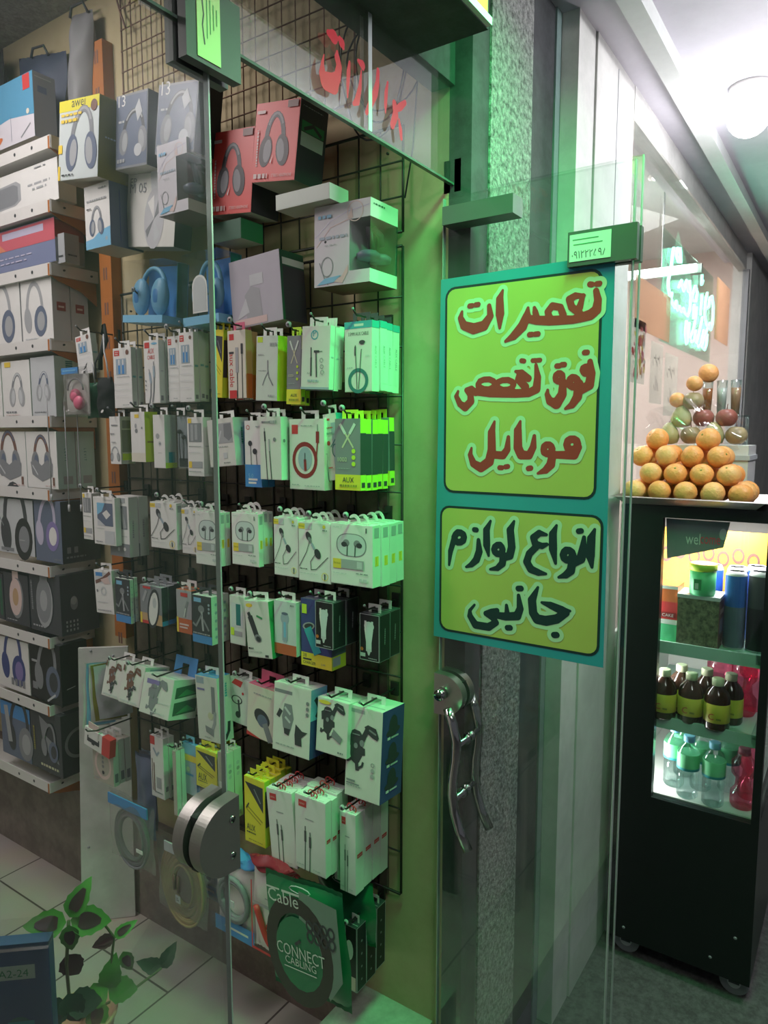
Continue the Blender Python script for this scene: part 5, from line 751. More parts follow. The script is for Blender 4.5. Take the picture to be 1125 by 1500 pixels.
# ---------------------------------------------------------------- hanging and shelved cartons
PACKS = [
    ('plug', 1.225, 1.8655, 1.717, 0.075, 0.111, 0.02, 1, -7, 0, 'flat', 'tilted white cable carton partly behind the black drawstring pouch', 'tilted carton by the pouch', ''),
    ('plug', 1.215, 1.6755, 1.619, 0.079, 0.16, 0.0175, 2, 0, 0, 'flat', 'white cable carton with two blue plugs, beside the black drawstring pouch', 'blue plug cartons beside the pouch', 'aux cable cartons on the upper hook row'),
    ('auxc', 1.215, 1.5535, 1.629, 0.061, 0.161, 0.0205, 2, 0, 0, 'flat', 'white carton reading AUX CABLE in red above two grey plugs', 'cartons reading AUX CABLE in red', 'aux cable cartons on the upper hook row'),
    ('plug', 1.235, 1.4915, 1.632, 0.047, 0.166, 0.028, 1, 0, 0, 'flat', 'white blue-plug carton half hidden between two others on the upper row', 'half hidden blue plug carton', 'aux cable cartons on the upper hook row'),
    ('plug', 1.215, 1.4185, 1.629, 0.055, 0.171, 0.018, 3, 0, 0, 'flat', 'white cable carton with blue plugs and pale side, beside a yellow carton', 'blue plug cartons beside the yellow one', 'aux cable cartons on the upper hook row'),
    ('yel', 1.22, 1.308, 1.637, 0.04, 0.161, 0.018, 2, 4, 0, 'flat', 'tilted yellow cable carton with black triangle, on the upper hook row', 'yellow cartons of the upper row', 'aux cable cartons on the upper hook row'),
    ('vert', 1.215, 1.2425, 1.633, 0.061, 0.158, 0.022, 2, 0, 0, 'flat', 'cream carton with vertical red aux cable lettering', 'cartons with vertical red lettering', 'aux cable cartons on the upper hook row'),
    ('ycab', 1.215, 1.144, 1.625, 0.068, 0.146, 0.022, 2, 2.5, 0, 'flat', 'pale carton showing a grey Y-shaped cable, with lime side', 'Y-shaped cable cartons', 'aux cable cartons on the upper hook row'),
    ('blk', 1.215, 1.062, 1.615, 0.044, 0.15, 0.016, 2, 2, 0, 'flat', 'dark grey carton with crossed plugs, thinner stack on the upper row', 'crossed plug cartons of the upper row', 'aux cable cartons on the upper hook row'),
    ('circ', 1.205, 0.991, 1.645, 0.08, 0.134, 0.017, 3, 3, 0, 'flat', 'white carton with round emblem above two black jacks', 'round emblem cartons', 'aux cable cartons on the upper hook row'),
    ('teal', 1.225, 0.8955, 1.638, 0.073, 0.145, 0.0275, 4, 0, 0, 'flat', 'white aux carton with teal top band, at the wall edge', 'teal banded aux cartons by the wall edge', 'aux cable cartons on the upper hook row'),
    ('hpside', 1.2, 1.7, 1.467, 0.048, 0.129, 0.05, 1, 0, 0, 'flat', 'white headphone carton with window side, second hook row beside the shelves', 'window sided carton', ''),
    ('wyel', 1.2, 1.601, 1.475, 0.06, 0.132, 0.045, 1, 0, 0, 'flat', 'white slim carton fading to yellow at its base with lime side', 'yellow based slim carton', 'earphone cartons on the second hook row'),
    ('wdot', 1.2, 1.5155, 1.461, 0.047, 0.137, 0.04, 1, 0, 0, 'flat', 'slim white carton with two grey dots, second hook row', 'slim carton with two dots', 'earphone cartons on the second hook row'),
    ('clr', 1.21, 1.45, 1.459, 0.052, 0.137, 0.02, 1, 0, 0, 'flat', 'clear blister pack with black earphones hanging on the second row', 'clear earphone blister', 'earphone cartons on the second hook row'),
    ('wwin', 1.205, 1.383, 1.444, 0.06, 0.146, 0.03, 1, 0, 0, 'flat', 'white carton with dark oblong window and yellow square', 'oblong window carton', 'earphone cartons on the second hook row'),
    ('prism', 1.2, 1.2915, 1.471, 0.091, 0.114, 0.055, 1, -5, 0, 'flat', 'wide white carton with slanting side and dark picture window', 'slant sided carton', 'earphone cartons on the second hook row'),
    ('wblue', 1.215, 1.1955, 1.424, 0.055, 0.156, 0.022, 2, 0, 0, 'flat', 'white earphone carton with bright blue lower block', 'blue block earphone cartons', 'earphone cartons on the second hook row'),
    ('cab2', 1.2, 1.1255, 1.445, 0.067, 0.143, 0.022, 2, 0, 0, 'flat', 'white carton showing two upright black cables, second row', 'upright cable cartons', 'earphone cartons on the second hook row'),
    ('ring', 1.215, 1.0315, 1.425, 0.103, 0.157, 0.03, 1, 0, 0, 'flat', 'white carton picturing a coiled dark red cable ring', 'dark red ring carton', 'earphone cartons on the second hook row'),
    ('dots', 1.225, 0.975, 1.448, 0.038, 0.145, 0.03, 1, -7, 0, 'flat', 'tilted white carton with red dot and teal half', 'tilted teal half carton', 'earphone cartons on the second hook row'),
    ('blk', 1.205, 0.9095, 1.43, 0.069, 0.151, 0.0217, 6, 0, 0, 'flat', 'dark grey AUX carton with crossed gold plugs and lime base, at the wall edge', 'lime based crossed plug cartons', 'earphone cartons on the second hook row'),
    ('wwin', 1.21, 1.8575, 1.244, 0.047, 0.135, 0.03, 1, 0, 0, 'flat', 'cream carton peeking out beside the shelf end, third row', 'cream carton by shelf end', ''),
    ('dev', 1.195, 1.7555, 1.239, 0.101, 0.134, 0.02, 1, 0, 0, 'flat', 'white carton with picture of a small white square device', 'square device carton', ''),
    ('dev2', 1.215, 1.718, 1.207, 0.09, 0.168, 0.0325, 2, 0, 0, 'none', 'white carton with grey upright window and pale green sides', 'upright window cartons', ''),
    ('eara', 1.21, 1.5215, 1.248, 0.107, 0.122, 0.022, 3, 0, 0, 'arc', 'white carton of diagonal black earphones, third row, deepest in the shop', 'diagonal earphone cartons farthest inside', 'white earphone cartons on the third hook row'),
    ('eara', 1.215, 1.4245, 1.242, 0.063, 0.117, 0.022, 2, 0, 0, 'arc', 'white diagonal-earphone carton half hidden behind a round-window carton', 'half hidden diagonal earphone cartons', 'white earphone cartons on the third hook row'),
    ('earb', 1.2, 1.3415, 1.224, 0.091, 0.133, 0.017, 2, 0, 0, 'arc', 'white round-window earphone carton behind the glass panel edge', 'round window cartons behind the glass edge', 'white earphone cartons on the third hook row'),
    ('earb', 1.205, 1.2175, 1.235, 0.091, 0.126, 0.0177, 3, 0, 0, 'arc', 'white round-window earphone carton in the middle of the third row', 'round window cartons mid row', 'white earphone cartons on the third hook row'),
    ('eara', 1.21, 1.092, 1.223, 0.076, 0.135, 0.022, 3, 0, 0, 'arc', 'white diagonal-earphone carton just inside the doorway, first of a pair', 'diagonal earphone cartons, first of the pair', 'white earphone cartons on the third hook row'),
    ('eara', 1.205, 1.003, 1.22, 0.094, 0.134, 0.022, 4, 0, 0, 'arc', 'white diagonal-earphone carton beside the last round-window carton', 'diagonal earphone cartons, second of the pair', 'white earphone cartons on the third hook row'),
    ('earb', 1.2, 0.8975, 1.226, 0.113, 0.132, 0.0312, 4, 0, 0, 'arc', 'big white round-window earphone carton at the wall edge', 'round window cartons at the wall edge', 'white earphone cartons on the third hook row'),
    ('hold1', 1.21, 1.7985, 1.033, 0.085, 0.126, 0.03, 1, -3, 0, 'flat', 'white carton with phone holder photos, fourth row beside the shelf', 'holder photo carton', 'phone holder and car charger packs on the fourth hook row'),
    ('navy', 1.2, 1.693, 1.024, 0.068, 0.124, 0.013, 2, 0, 0, 'flat', 'dark blue phone holder carton with white side, farther of two kinds alike', 'dark blue holder cartons farther in', 'phone holder and car charger packs on the fourth hook row'),
    ('clrov', 1.2, 1.572, 1.037, 0.092, 0.105, 0.022, 3, 0, 0, 'flat', 'clear pack with white oval remote and red foot', 'white oval packs', 'phone holder and car charger packs on the fourth hook row'),
    ('clrrd', 1.205, 1.4445, 1.032, 0.061, 0.114, 0.02, 2, 0, 0, 'flat', 'grey clear pack with red lower band, fourth row', 'red banded packs', 'phone holder and car charger packs on the fourth hook row'),
    ('navy', 1.195, 1.3665, 1.02, 0.073, 0.123, 0.031, 2, 0, 0, 'flat', 'dark blue phone holder carton with white side, behind the glass panel edge', 'dark blue holder cartons behind the glass edge', 'phone holder and car charger packs on the fourth hook row'),
    ('chgw', 1.215, 1.2605, 1.03, 0.055, 0.122, 0.03, 1, 0, 0, 'flat', 'pale carton with green charger window and lime label', 'pale charger window carton', 'phone holder and car charger packs on the fourth hook row'),
    ('chg', 1.2, 1.1825, 1.016, 0.081, 0.137, 0.04, 1, -5, 0, 'flat', 'tilted white car charger carton with black charger picture', 'tilted charger carton', 'phone holder and car charger packs on the fourth hook row'),
    ('chgb', 1.21, 1.099, 1.034, 0.07, 0.128, 0.03, 1, 0, 0, 'flat', 'clear fronted carton with blue car charger and orange base', 'blue charger carton', 'phone holder and car charger packs on the fourth hook row'),
    ('chgn', 1.215, 1.01, 1.018, 0.092, 0.157, 0.055, 1, 0, 0, 'flat', 'navy car charger carton with bright yellow base', 'navy charger carton', 'phone holder and car charger packs on the fourth hook row'),
    ('chgk', 1.185, 0.962, 1.079, 0.052, 0.105, 0.048, 2, 0, 0, 'flat', 'black carton showing a white charger, farther of two black stacks', 'black charger cartons farther in', 'phone holder and car charger packs on the fourth hook row'),
    ('chgk', 1.235, 0.8755, 1.053, 0.055, 0.105, 0.044, 2, 0, 0, 'flat', 'black carton showing a white charger, at the wall edge', 'black charger cartons at the wall edge', 'phone holder and car charger packs on the fourth hook row'),
    ('mnt1', 1.19, 1.725, 0.796, 0.086, 0.105, 0.09, 1, 0, -14, 'flat', 'white phone mount box with open top flap beside the white board', 'flap topped mount box', 'phone mount boxes on the fifth hook row'),
    ('mnt1', 1.185, 1.6355, 0.797, 0.093, 0.108, 0.09, 1, 0, -14, 'flat', 'white phone mount box between a twin and a blue-topped box', 'middle twin mount box', 'phone mount boxes on the fifth hook row'),
    ('mnt2', 1.17, 1.5135, 0.796, 0.121, 0.104, 0.1, 1, 0, -14, 'blue', 'wide white phone mount box with blue hanging flap and green side windows', 'blue flap mount box', 'phone mount boxes on the fifth hook row'),
    ('mnt3', 1.195, 1.36, 0.764, 0.082, 0.17, 0.05, 1, -3, 0, 'flat', 'tall white mount carton with blue top behind the glass edge', 'blue topped tall carton', 'phone mount boxes on the fifth hook row'),
    ('mnt4', 1.24, 1.281, 0.81, 0.076, 0.119, 0.04, 1, 4, 0, 'flat', 'white carton with red square and black hook picture', 'red square hook carton', 'phone mount boxes on the fifth hook row'),
    ('mnt5', 1.22, 1.1835, 0.799, 0.101, 0.134, 0.04, 1, 4, 0, 'pink', 'beige pack with pink-red folded top and dark mount', 'pink topped pack', 'phone mount boxes on the fifth hook row'),
    ('mnt6', 1.2, 1.0705, 0.803, 0.115, 0.162, 0.062, 1, 0, -4, 'flat', 'large white mount carton with two black mounts and blue-edged side', 'large two mount carton', 'phone mount boxes on the fifth hook row'),
    ('mnt7', 1.21, 0.959, 0.826, 0.09, 0.124, 0.08, 1, 0, -5, 'flat', 'white mount carton tucked behind the navy-sided one', 'tucked mount carton', 'phone mount boxes on the fifth hook row'),
    ('mnt8', 1.22, 0.8785, 0.74, 0.097, 0.206, 0.094, 1, 0, -4, 'flat', 'biggest white phone mount carton with navy side at the wall edge', 'navy sided mount carton', 'phone mount boxes on the fifth hook row'),
    ('grey', 1.17, 1.776, 0.541, 0.1, 0.131, 0.02, 3, 0, 0, 'flat', 'greyish carton with brown ring picture hanging from the white board', 'brown ring cartons on the board', ''),
    ('wred', 1.175, 1.5375, 0.565, 0.055, 0.172, 0.018, 2, 0, 0, 'flat', 'narrow white carton with red corner and cable picture, near the round lock', 'red cornered narrow cartons', 'aux cable cartons on the sixth hook row'),
    ('beig', 1.16, 1.448, 0.549, 0.016, 0.177, 0.016, 2, 0, 0, 'flat', 'slim beige carton turned edge-on behind the round lock', 'slim beige cartons', 'aux cable cartons on the sixth hook row'),
    ('blueb', 1.19, 1.424, 0.601, 0.054, 0.14, 0.012, 1, 0, 0, 'flat', 'flat blue pack with yellow stripe beside a yellow carton', 'flat blue pack', 'aux cable cartons on the sixth hook row'),
    ('yel', 1.185, 1.354, 0.639, 0.08, 0.105, 0.018, 4, 0, 0, 'flat', 'yellow cable carton with black triangle behind the round lock', 'yellow cartons behind the lock', 'aux cable cartons on the sixth hook row'),
    ('beigb', 1.175, 1.286, 0.577, 0.032, 0.181, 0.028, 2, 0, 0, 'flat', 'beige-grey narrow carton with green icon side', 'icon sided beige cartons', 'aux cable cartons on the sixth hook row'),
    ('yel', 1.18, 1.18, 0.55, 0.07, 0.168, 0.02, 5, 0, 0, 'flat', 'yellow AUX cable carton with black triangle touching the white twin-plug cartons', 'yellow AUX cartons in the open doorway', 'aux cable cartons on the sixth hook row'),
    ('rmx', 1.17, 1.091, 0.538, 0.082, 0.181, 0.022, 4, -5, 0, 'strap', 'white carton with red badge and two dark plugs, tilted one', 'tilted red badge cartons', 'aux cable cartons on the sixth hook row'),
    ('rmx', 1.165, 0.9915, 0.554, 0.091, 0.178, 0.022, 4, 0, 0, 'strap', 'white carton with red badge and two dark plugs, hanging straight', 'straight red badge cartons', 'aux cable cartons on the sixth hook row'),
    ('rmx', 1.215, 0.972, 0.522, 0.018, 0.183, 0.022, 1, -6, 0, 'strap', 'white carton seen edge-on with red badge on its side', 'edge-on red badge carton', 'aux cable cartons on the sixth hook row'),
    ('rmx', 1.2, 0.912, 0.515, 0.046, 0.19, 0.0338, 4, 0, 0, 'strap', 'white twin-plug carton of the lowest stack by the wall edge', 'lowest red badge cartons by the wall edge', 'aux cable cartons on the sixth hook row'),
    ('blkw', 1.215, 0.9155, 0.262, 0.035, 0.16, 0.04, 3, 0, 0, 'flat', 'black carton with white edge lines near the floor', 'black white-edged cartons near the floor', ''),
    ('U_yel', 1.16, 1.737, 2.214, 0.176, 0.196, 0.1, 1, 7, 0, 'none', 'yellow topped headphone carton beside the orange upright', 'yellow topped headphone carton', ''),
    ('U_blk', 1.2, 1.575, 2.221, 0.128, 0.176, 0.08, 1, 5, 0, 'none', 'black headphone carton with number 13, beside the yellow-topped one', 'black carton numbered 13, inner', ''),
    ('U_blk', 1.18, 1.378, 2.209, 0.142, 0.154, 0.08, 1, 9, 0, 'none', 'black headphone carton with number 13, above the white window carton', 'black carton numbered 13, outer', ''),
    ('U_whb', 1.19, 1.726, 2.042, 0.11, 0.162, 0.11, 1, 0, 0, 'none', 'white headphone carton with blue foot and navy side', 'blue footed headphone carton', ''),
    ('U_disc', 1.245, 1.5625, 2.034, 0.199, 0.182, 0.06, 1, 8, 0, 'none', 'white carton with silver disc earcup picture', 'silver disc carton', ''),
    ('U_win', 1.17, 1.4, 2.071, 0.108, 0.162, 0.12, 1, 0, 0, 'none', 'white lilac headphone carton with corner window behind the glass edge', 'lilac window carton behind the glass edge', ''),
    ('U_red', 1.24, 1.263, 2.066, 0.138, 0.186, 0.1, 1, 6, 0, 'none', 'red headphone carton, smaller looking of the red pair', 'red headphone carton farther in', ''),
    ('U_red', 1.21, 1.096, 2.1, 0.13, 0.163, 0.1, 1, 8, 0, 'none', 'red headphone carton with black side, in front of its red twin', 'red headphone carton in front', ''),
    ('U_grn', 1.2, 1.0245, 2.033, 0.151, 0.032, 0.07, 1, 0, 0, 'none', 'flat pale carton wedged under the red headphone carton', 'flat carton under the red one', ''),
    ('U_win', 1.23, 0.942, 1.864, 0.15, 0.167, 0.11, 1, 1, 0, 'none', 'white pink headphone carton with corner window in the open doorway', 'pink window carton in the doorway', ''),
    ('U_clr', 1.215, 1.575, 1.838, 0.162, 0.158, 0.09, 1, 5, 0, 'none', 'clear display box with blue headphones above the blue-plug cartons', 'clear blue-headphone box farther in', ''),
    ('U_clr', 1.205, 1.3565, 1.813, 0.127, 0.171, 0.09, 1, -1, 0, 'none', 'clear display box with blue headphones and a pale plaque', 'clear plaque box', ''),
    ('U_fig', 1.235, 1.205, 1.802, 0.162, 0.157, 0.09, 1, -4, 0, 'none', 'silvery grey carton with dark clear side above the yellow cable cartons', 'silvery grey carton', ''),
    ('U_gr2', 1.24, 1.294, 2.007, 0.096, 0.046, 0.08, 1, 0, 0, 'none', 'small dark green carton below the red headphone cartons', 'small dark green carton', ''),
    ('s_blue', 1.215, 2.165, 2.402, 0.258, 0.179, 0.075, 1, 0, 0, 'none', 'sky-blue carton with red tag on the top wall shelf', 'sky-blue carton', ''),
    ('s_dev', 1.215, 2.1265, 2.21, 0.387, 0.114, 0.06, 1, 0, 0, 'none', 'white carton picturing a grey rounded gadget, second shelf from the top', 'grey gadget carton', ''),
    ('s_red', 1.215, 2.1525, 2.044, 0.377, 0.123, 0.1, 1, 0, 0, 'none', 'glossy carton with red band over blue, third shelf from the top', 'red banded glossy carton', ''),
    ('s_sm', 1.225, 1.952, 2.038, 0.04, 0.082, 0.05, 1, 0, 0, 'none', 'small grey carton standing beside the red-banded glossy carton', 'small grey carton', ''),
    ('s_hpw', 1.21, 2.2485, 1.816, 0.187, 0.198, 0.06, 1, 0, 0, 'none', 'white headphone carton, inner one on the fourth shelf', 'fourth shelf inner carton', ''),
    ('s_hpw', 1.21, 2.067, 1.822, 0.166, 0.18, 0.06, 2, 0, 0, 'none', 'white headphone carton with red side badge at the fourth shelf end', 'badge sided headphone cartons at the fourth shelf end', ''),
    ('s_hp2', 1.21, 2.3575, 1.589, 0.131, 0.182, 0.1, 1, 0, 0, 'none', 'white headphone carton innermost on the fifth shelf', 'fifth shelf innermost carton', ''),
    ('s_hp2', 1.21, 2.206, 1.596, 0.162, 0.178, 0.1, 1, 0, 0, 'none', 'white slim-headphone carton with yellow sticker, fifth shelf', 'fifth shelf middle carton', ''),
    ('s_hp3', 1.21, 2.057, 1.6, 0.128, 0.178, 0.11, 1, 0, 0, 'none', 'grey-white headphone carton with teal side, end of the fifth shelf', 'fifth shelf end carton', ''),
    ('s_max', 1.21, 2.2705, 1.38, 0.201, 0.176, 0.1, 1, 0, 0, 'none', 'white carton with big-cup headphones, inner on the sixth shelf', 'sixth shelf inner carton', ''),
    ('s_max', 1.21, 2.083, 1.383, 0.168, 0.173, 0.065, 2, 0, 0, 'none', 'white carton with big-cup headphones and pale teal side, end of the sixth shelf', 'pale teal sided cartons at the sixth shelf end', ''),
    ('s_gry', 1.21, 2.2605, 1.162, 0.223, 0.179, 0.1, 1, 0, 0, 'none', 'grey carton with black headphones on the seventh shelf', 'grey black-headphone carton', ''),
    ('s_pur', 1.21, 2.0735, 1.154, 0.147, 0.191, 0.14, 1, 0, 0, 'none', 'dark carton with lilac and white headphones, end of the seventh shelf', 'lilac headphone carton', ''),
    ('s_drk', 1.21, 2.432, 0.929, 0.154, 0.155, 0.1, 1, 0, 0, 'none', 'black carton with green edge, innermost on the eighth shelf', 'green edged black carton', ''),
    ('s_drw', 1.21, 2.2765, 0.927, 0.151, 0.168, 0.1, 1, 0, 0, 'none', 'black carton with rose white headphone on the eighth shelf', 'rose headphone carton', ''),
    ('s_drg', 1.21, 2.111, 0.924, 0.174, 0.191, 0.14, 1, 0, 0, 'none', 'black carton with grey headphone, end of the eighth shelf', 'grey headphone black carton', ''),
    ('s_navy', 1.21, 2.3335, 0.694, 0.227, 0.176, 0.08, 1, 0, 0, 'none', 'white carton with navy headphones and four small pictures, ninth shelf', 'navy headphone carton', ''),
    ('s_game', 1.21, 2.129, 0.695, 0.178, 0.197, 0.1, 1, 0, 0, 'none', 'black carton with smoky headset picture, end of the ninth shelf', 'smoky headset carton', ''),
    ('s_blk2', 1.21, 2.3275, 0.453, 0.185, 0.188, 0.09, 1, 0, 0, 'none', 'dark clear-fronted headset carton with blue top, lowest shelf', 'blue topped headset carton', ''),
    ('s_blk3', 1.21, 2.146, 0.453, 0.178, 0.206, 0.11, 1, 0, 0, 'none', 'black camouflage headset carton at the lowest shelf end', 'camouflage headset carton', ''),
]
def peg(x0, y, z, x1, label, rise=0.0):
    t = thing('wire_hook', label, 'hook', (1.345, y, z), group='wire hooks on the grid')
    m = MB(); m.tube([(0, 0, 0), (x0 - 1.345, 0, 0), (x0 - 1.345 - .012, 0, .010 + rise)], .0022, 'wire_dark', 6); m.build('hook_wire', t)
    m = MB(); m.box((-.006, -.010, -.016), (.0, .010, .016), 'wire_dark'); m.build('hook_plate', t)
    if int(abs(y)*1000) % 3 == 0: m = MB(); m.tube([(x0 - 1.357, 0, .010 + rise), (x0 - 1.361, 0, .010 + rise)], .0065, 'grey', 12); m.tube([(x0 - 1.361, 0, .010 + rise), (x0 - 1.3615, 0, .010 + rise)], .003, 'dark', 8); m.build('price_button', t)
    else: m = MB(); m.ball((x0 - 1.358, 0, .011 + rise), .0032, 'mgrey', 10, 6); m.build('hook_tip', t)
for (k, xf, y, z, w_, h, t_, n, roll, pitch, tab, label, phrase, grp) in PACKS:
    shelf, up = k.startswith('s_'), k.startswith('U_')
    nm = NAME.get(k, 'headphone_carton' if (shelf or up) else 'phone_mount_carton')
    g = grp or None; cat_tab = tab
    if n > 1 and not g: g = phrase
    root = carton(k, w_ - .002, h, t_ * .93, nm, label, g, cat_tab)
    R = Euler((math.radians(roll), math.radians(-pitch), 0)).to_matrix()
    rr = random.Random(hash(phrase) % 1000 if False else int(y * 1000))
    for i in range(n):
        top = Vector((xf + t_ * (i + .5), y, z + h)); loc = top - R @ Vector((0, 0, h))
        rot = Euler((math.radians(roll), math.radians(-pitch), 0))
        if i == 0: o = root; o.location = loc; o.rotation_euler = rot
        else:
            dz = 0 if shelf else rr.uniform(-.003, .004); dr = 0 if shelf else rr.uniform(-1.2, 1.2)
            rot = Euler((math.radians(roll + dr), math.radians(-pitch), 0)); R2 = rot.to_matrix()
            loc = top + Vector((0, 0 if shelf else rr.uniform(-.0025, .0025), dz)) - R2 @ Vector((0, 0, h))
            dup(root, loc, rot, f'{ORD[i]} back in the stack of {phrase}', g)
    if not shelf and not up and k not in ('grey',):
        zz = z + h + (.012 if tab != 'none' else -.004)
        peg(xf - .004, y, zz, 1.345, f'wire hook holding the {phrase}')
    elif up: peg(xf + .02, y + w_*.3, z + h*.5, 1.345, f'wire hook behind the {phrase}') if k not in ('U_grn', 'U_gr2') else None
# ---------------------------------------------------------------- bags
BAGS = [
    ('coil', 1.14, 1.611, 0.365, 0.192, 0.198, 'clear bag of grey coiled cable with blue header, hanging on the white board'),
    ('strap', 1.2, 1.6235, 0.411, 0.089, 0.245, 'grey-blue pack of dark straps behind the coiled cable bag'),
    ('yel', 1.16, 1.4305, 0.267, 0.193, 0.206, 'clear bag of yellowish coiled cable near the floor'),
    ('blue', 1.2, 1.3725, 0.324, 0.077, 0.113, 'blue cable pack half hidden by the glass panel edge'),
    ('bluew', 1.175, 1.2405, 0.29, 0.137, 0.199, 'blue and white pack with a thick grey cable coil'),
    ('redw', 1.165, 1.1055, 0.301, 0.129, 0.222, 'white pack with red cable coil and crumpled red top'),
    ('green', 1.105, 0.936, 0.314, 0.222, 0.267, 'big green cable bag with white Cable and CONNECT lettering'),
    ('greenb', 1.175, 0.986, 0.296, 0.16, 0.229, 'green cable bag directly behind the lettered one'),
    ('greenb', 1.26, 0.957, 0.352, 0.168, 0.157, 'green cable bag against the wall, behind two others'),
    ('pink', 1.19, 1.8535, 1.601, 0.121, 0.134, 'clear bag with pink-red earphones under a blue header by the shelf'),
    ('pouch', 1.235, 1.8385, 1.594, 0.061, 0.1, 'dark green cloth pouch with grey rim beside a black pouch'),
    ('pouchb', 1.215, 1.7515, 1.593, 0.071, 0.111, 'black drawstring pouch with small white mark'),
    ('card', 1.16, 1.7785, 0.642, 0.123, 0.056, 'small white and red card on a hook of the white board'),
    ('wbag', 1.2, 1.8445, 0.685, 0.085, 0.195, 'bundle of flat white plastic sleeves against the white board'),
]
def pillow(mb, w, h, th, k, crimp=.06, seed=0, wav=.004):
    """a sealed bag: two bulging faces meeting in flat crimped ends; front faces -x, base at z = 0"""
    r = random.Random(seed); ph = [r.uniform(0, 6) for _ in range(6)]
    def f(sg):
        def g(u, v):
            e = max(0, min(1, min(v - crimp*.6, 1 - crimp - v) / .22)); s_ = max(0, 1 - abs(2*u - 1) ** 3)
            b = th / 2 * math.sqrt(e) * s_ if e > 0 else 0
            wob = wav * (math.sin(9*u + ph[0] + 5*v) * .6 + math.sin(17*v + ph[1] - 6*u) * .4) * (.4 + .6*s_)
            wob += (.35 * wav * math.sin(60*u) if (v < crimp or v > 1 - crimp) else 0)
            zz = h*v + .012*h*math.sin(4*u + ph[2]) * (1 - v)
            return (sg*b + wob, w/2 - w*u + wav*.8*math.sin(8*v + ph[3]), zz)
        return g
    mb.grid(f(-1), 22, 26, k); mb.grid(f(1), 22, 26, k)
def coil(mb, c, R, r, k, turns=5, e=1.25, x=0.0, spread=.28):
    rr = random.Random(3); pts = []; q = R
    for j in range(turns):
        q1 = R * (1 + rr.uniform(-spread, spread*.4)); dx = rr.uniform(-.006, .006); dz = rr.uniform(-.004, .004)
        for i in range(26):
            a = 2*PI*i/26; f = i/26; pts.append((x + dx*math.sin(a/2), c[0] + (q + (q1 - q)*f)*math.cos(a), c[1] + (q + (q1 - q)*f)*e*math.sin(a) + dz*math.sin(a/2)))
        q = q1
    mb.tube(pts, r, k, 7)
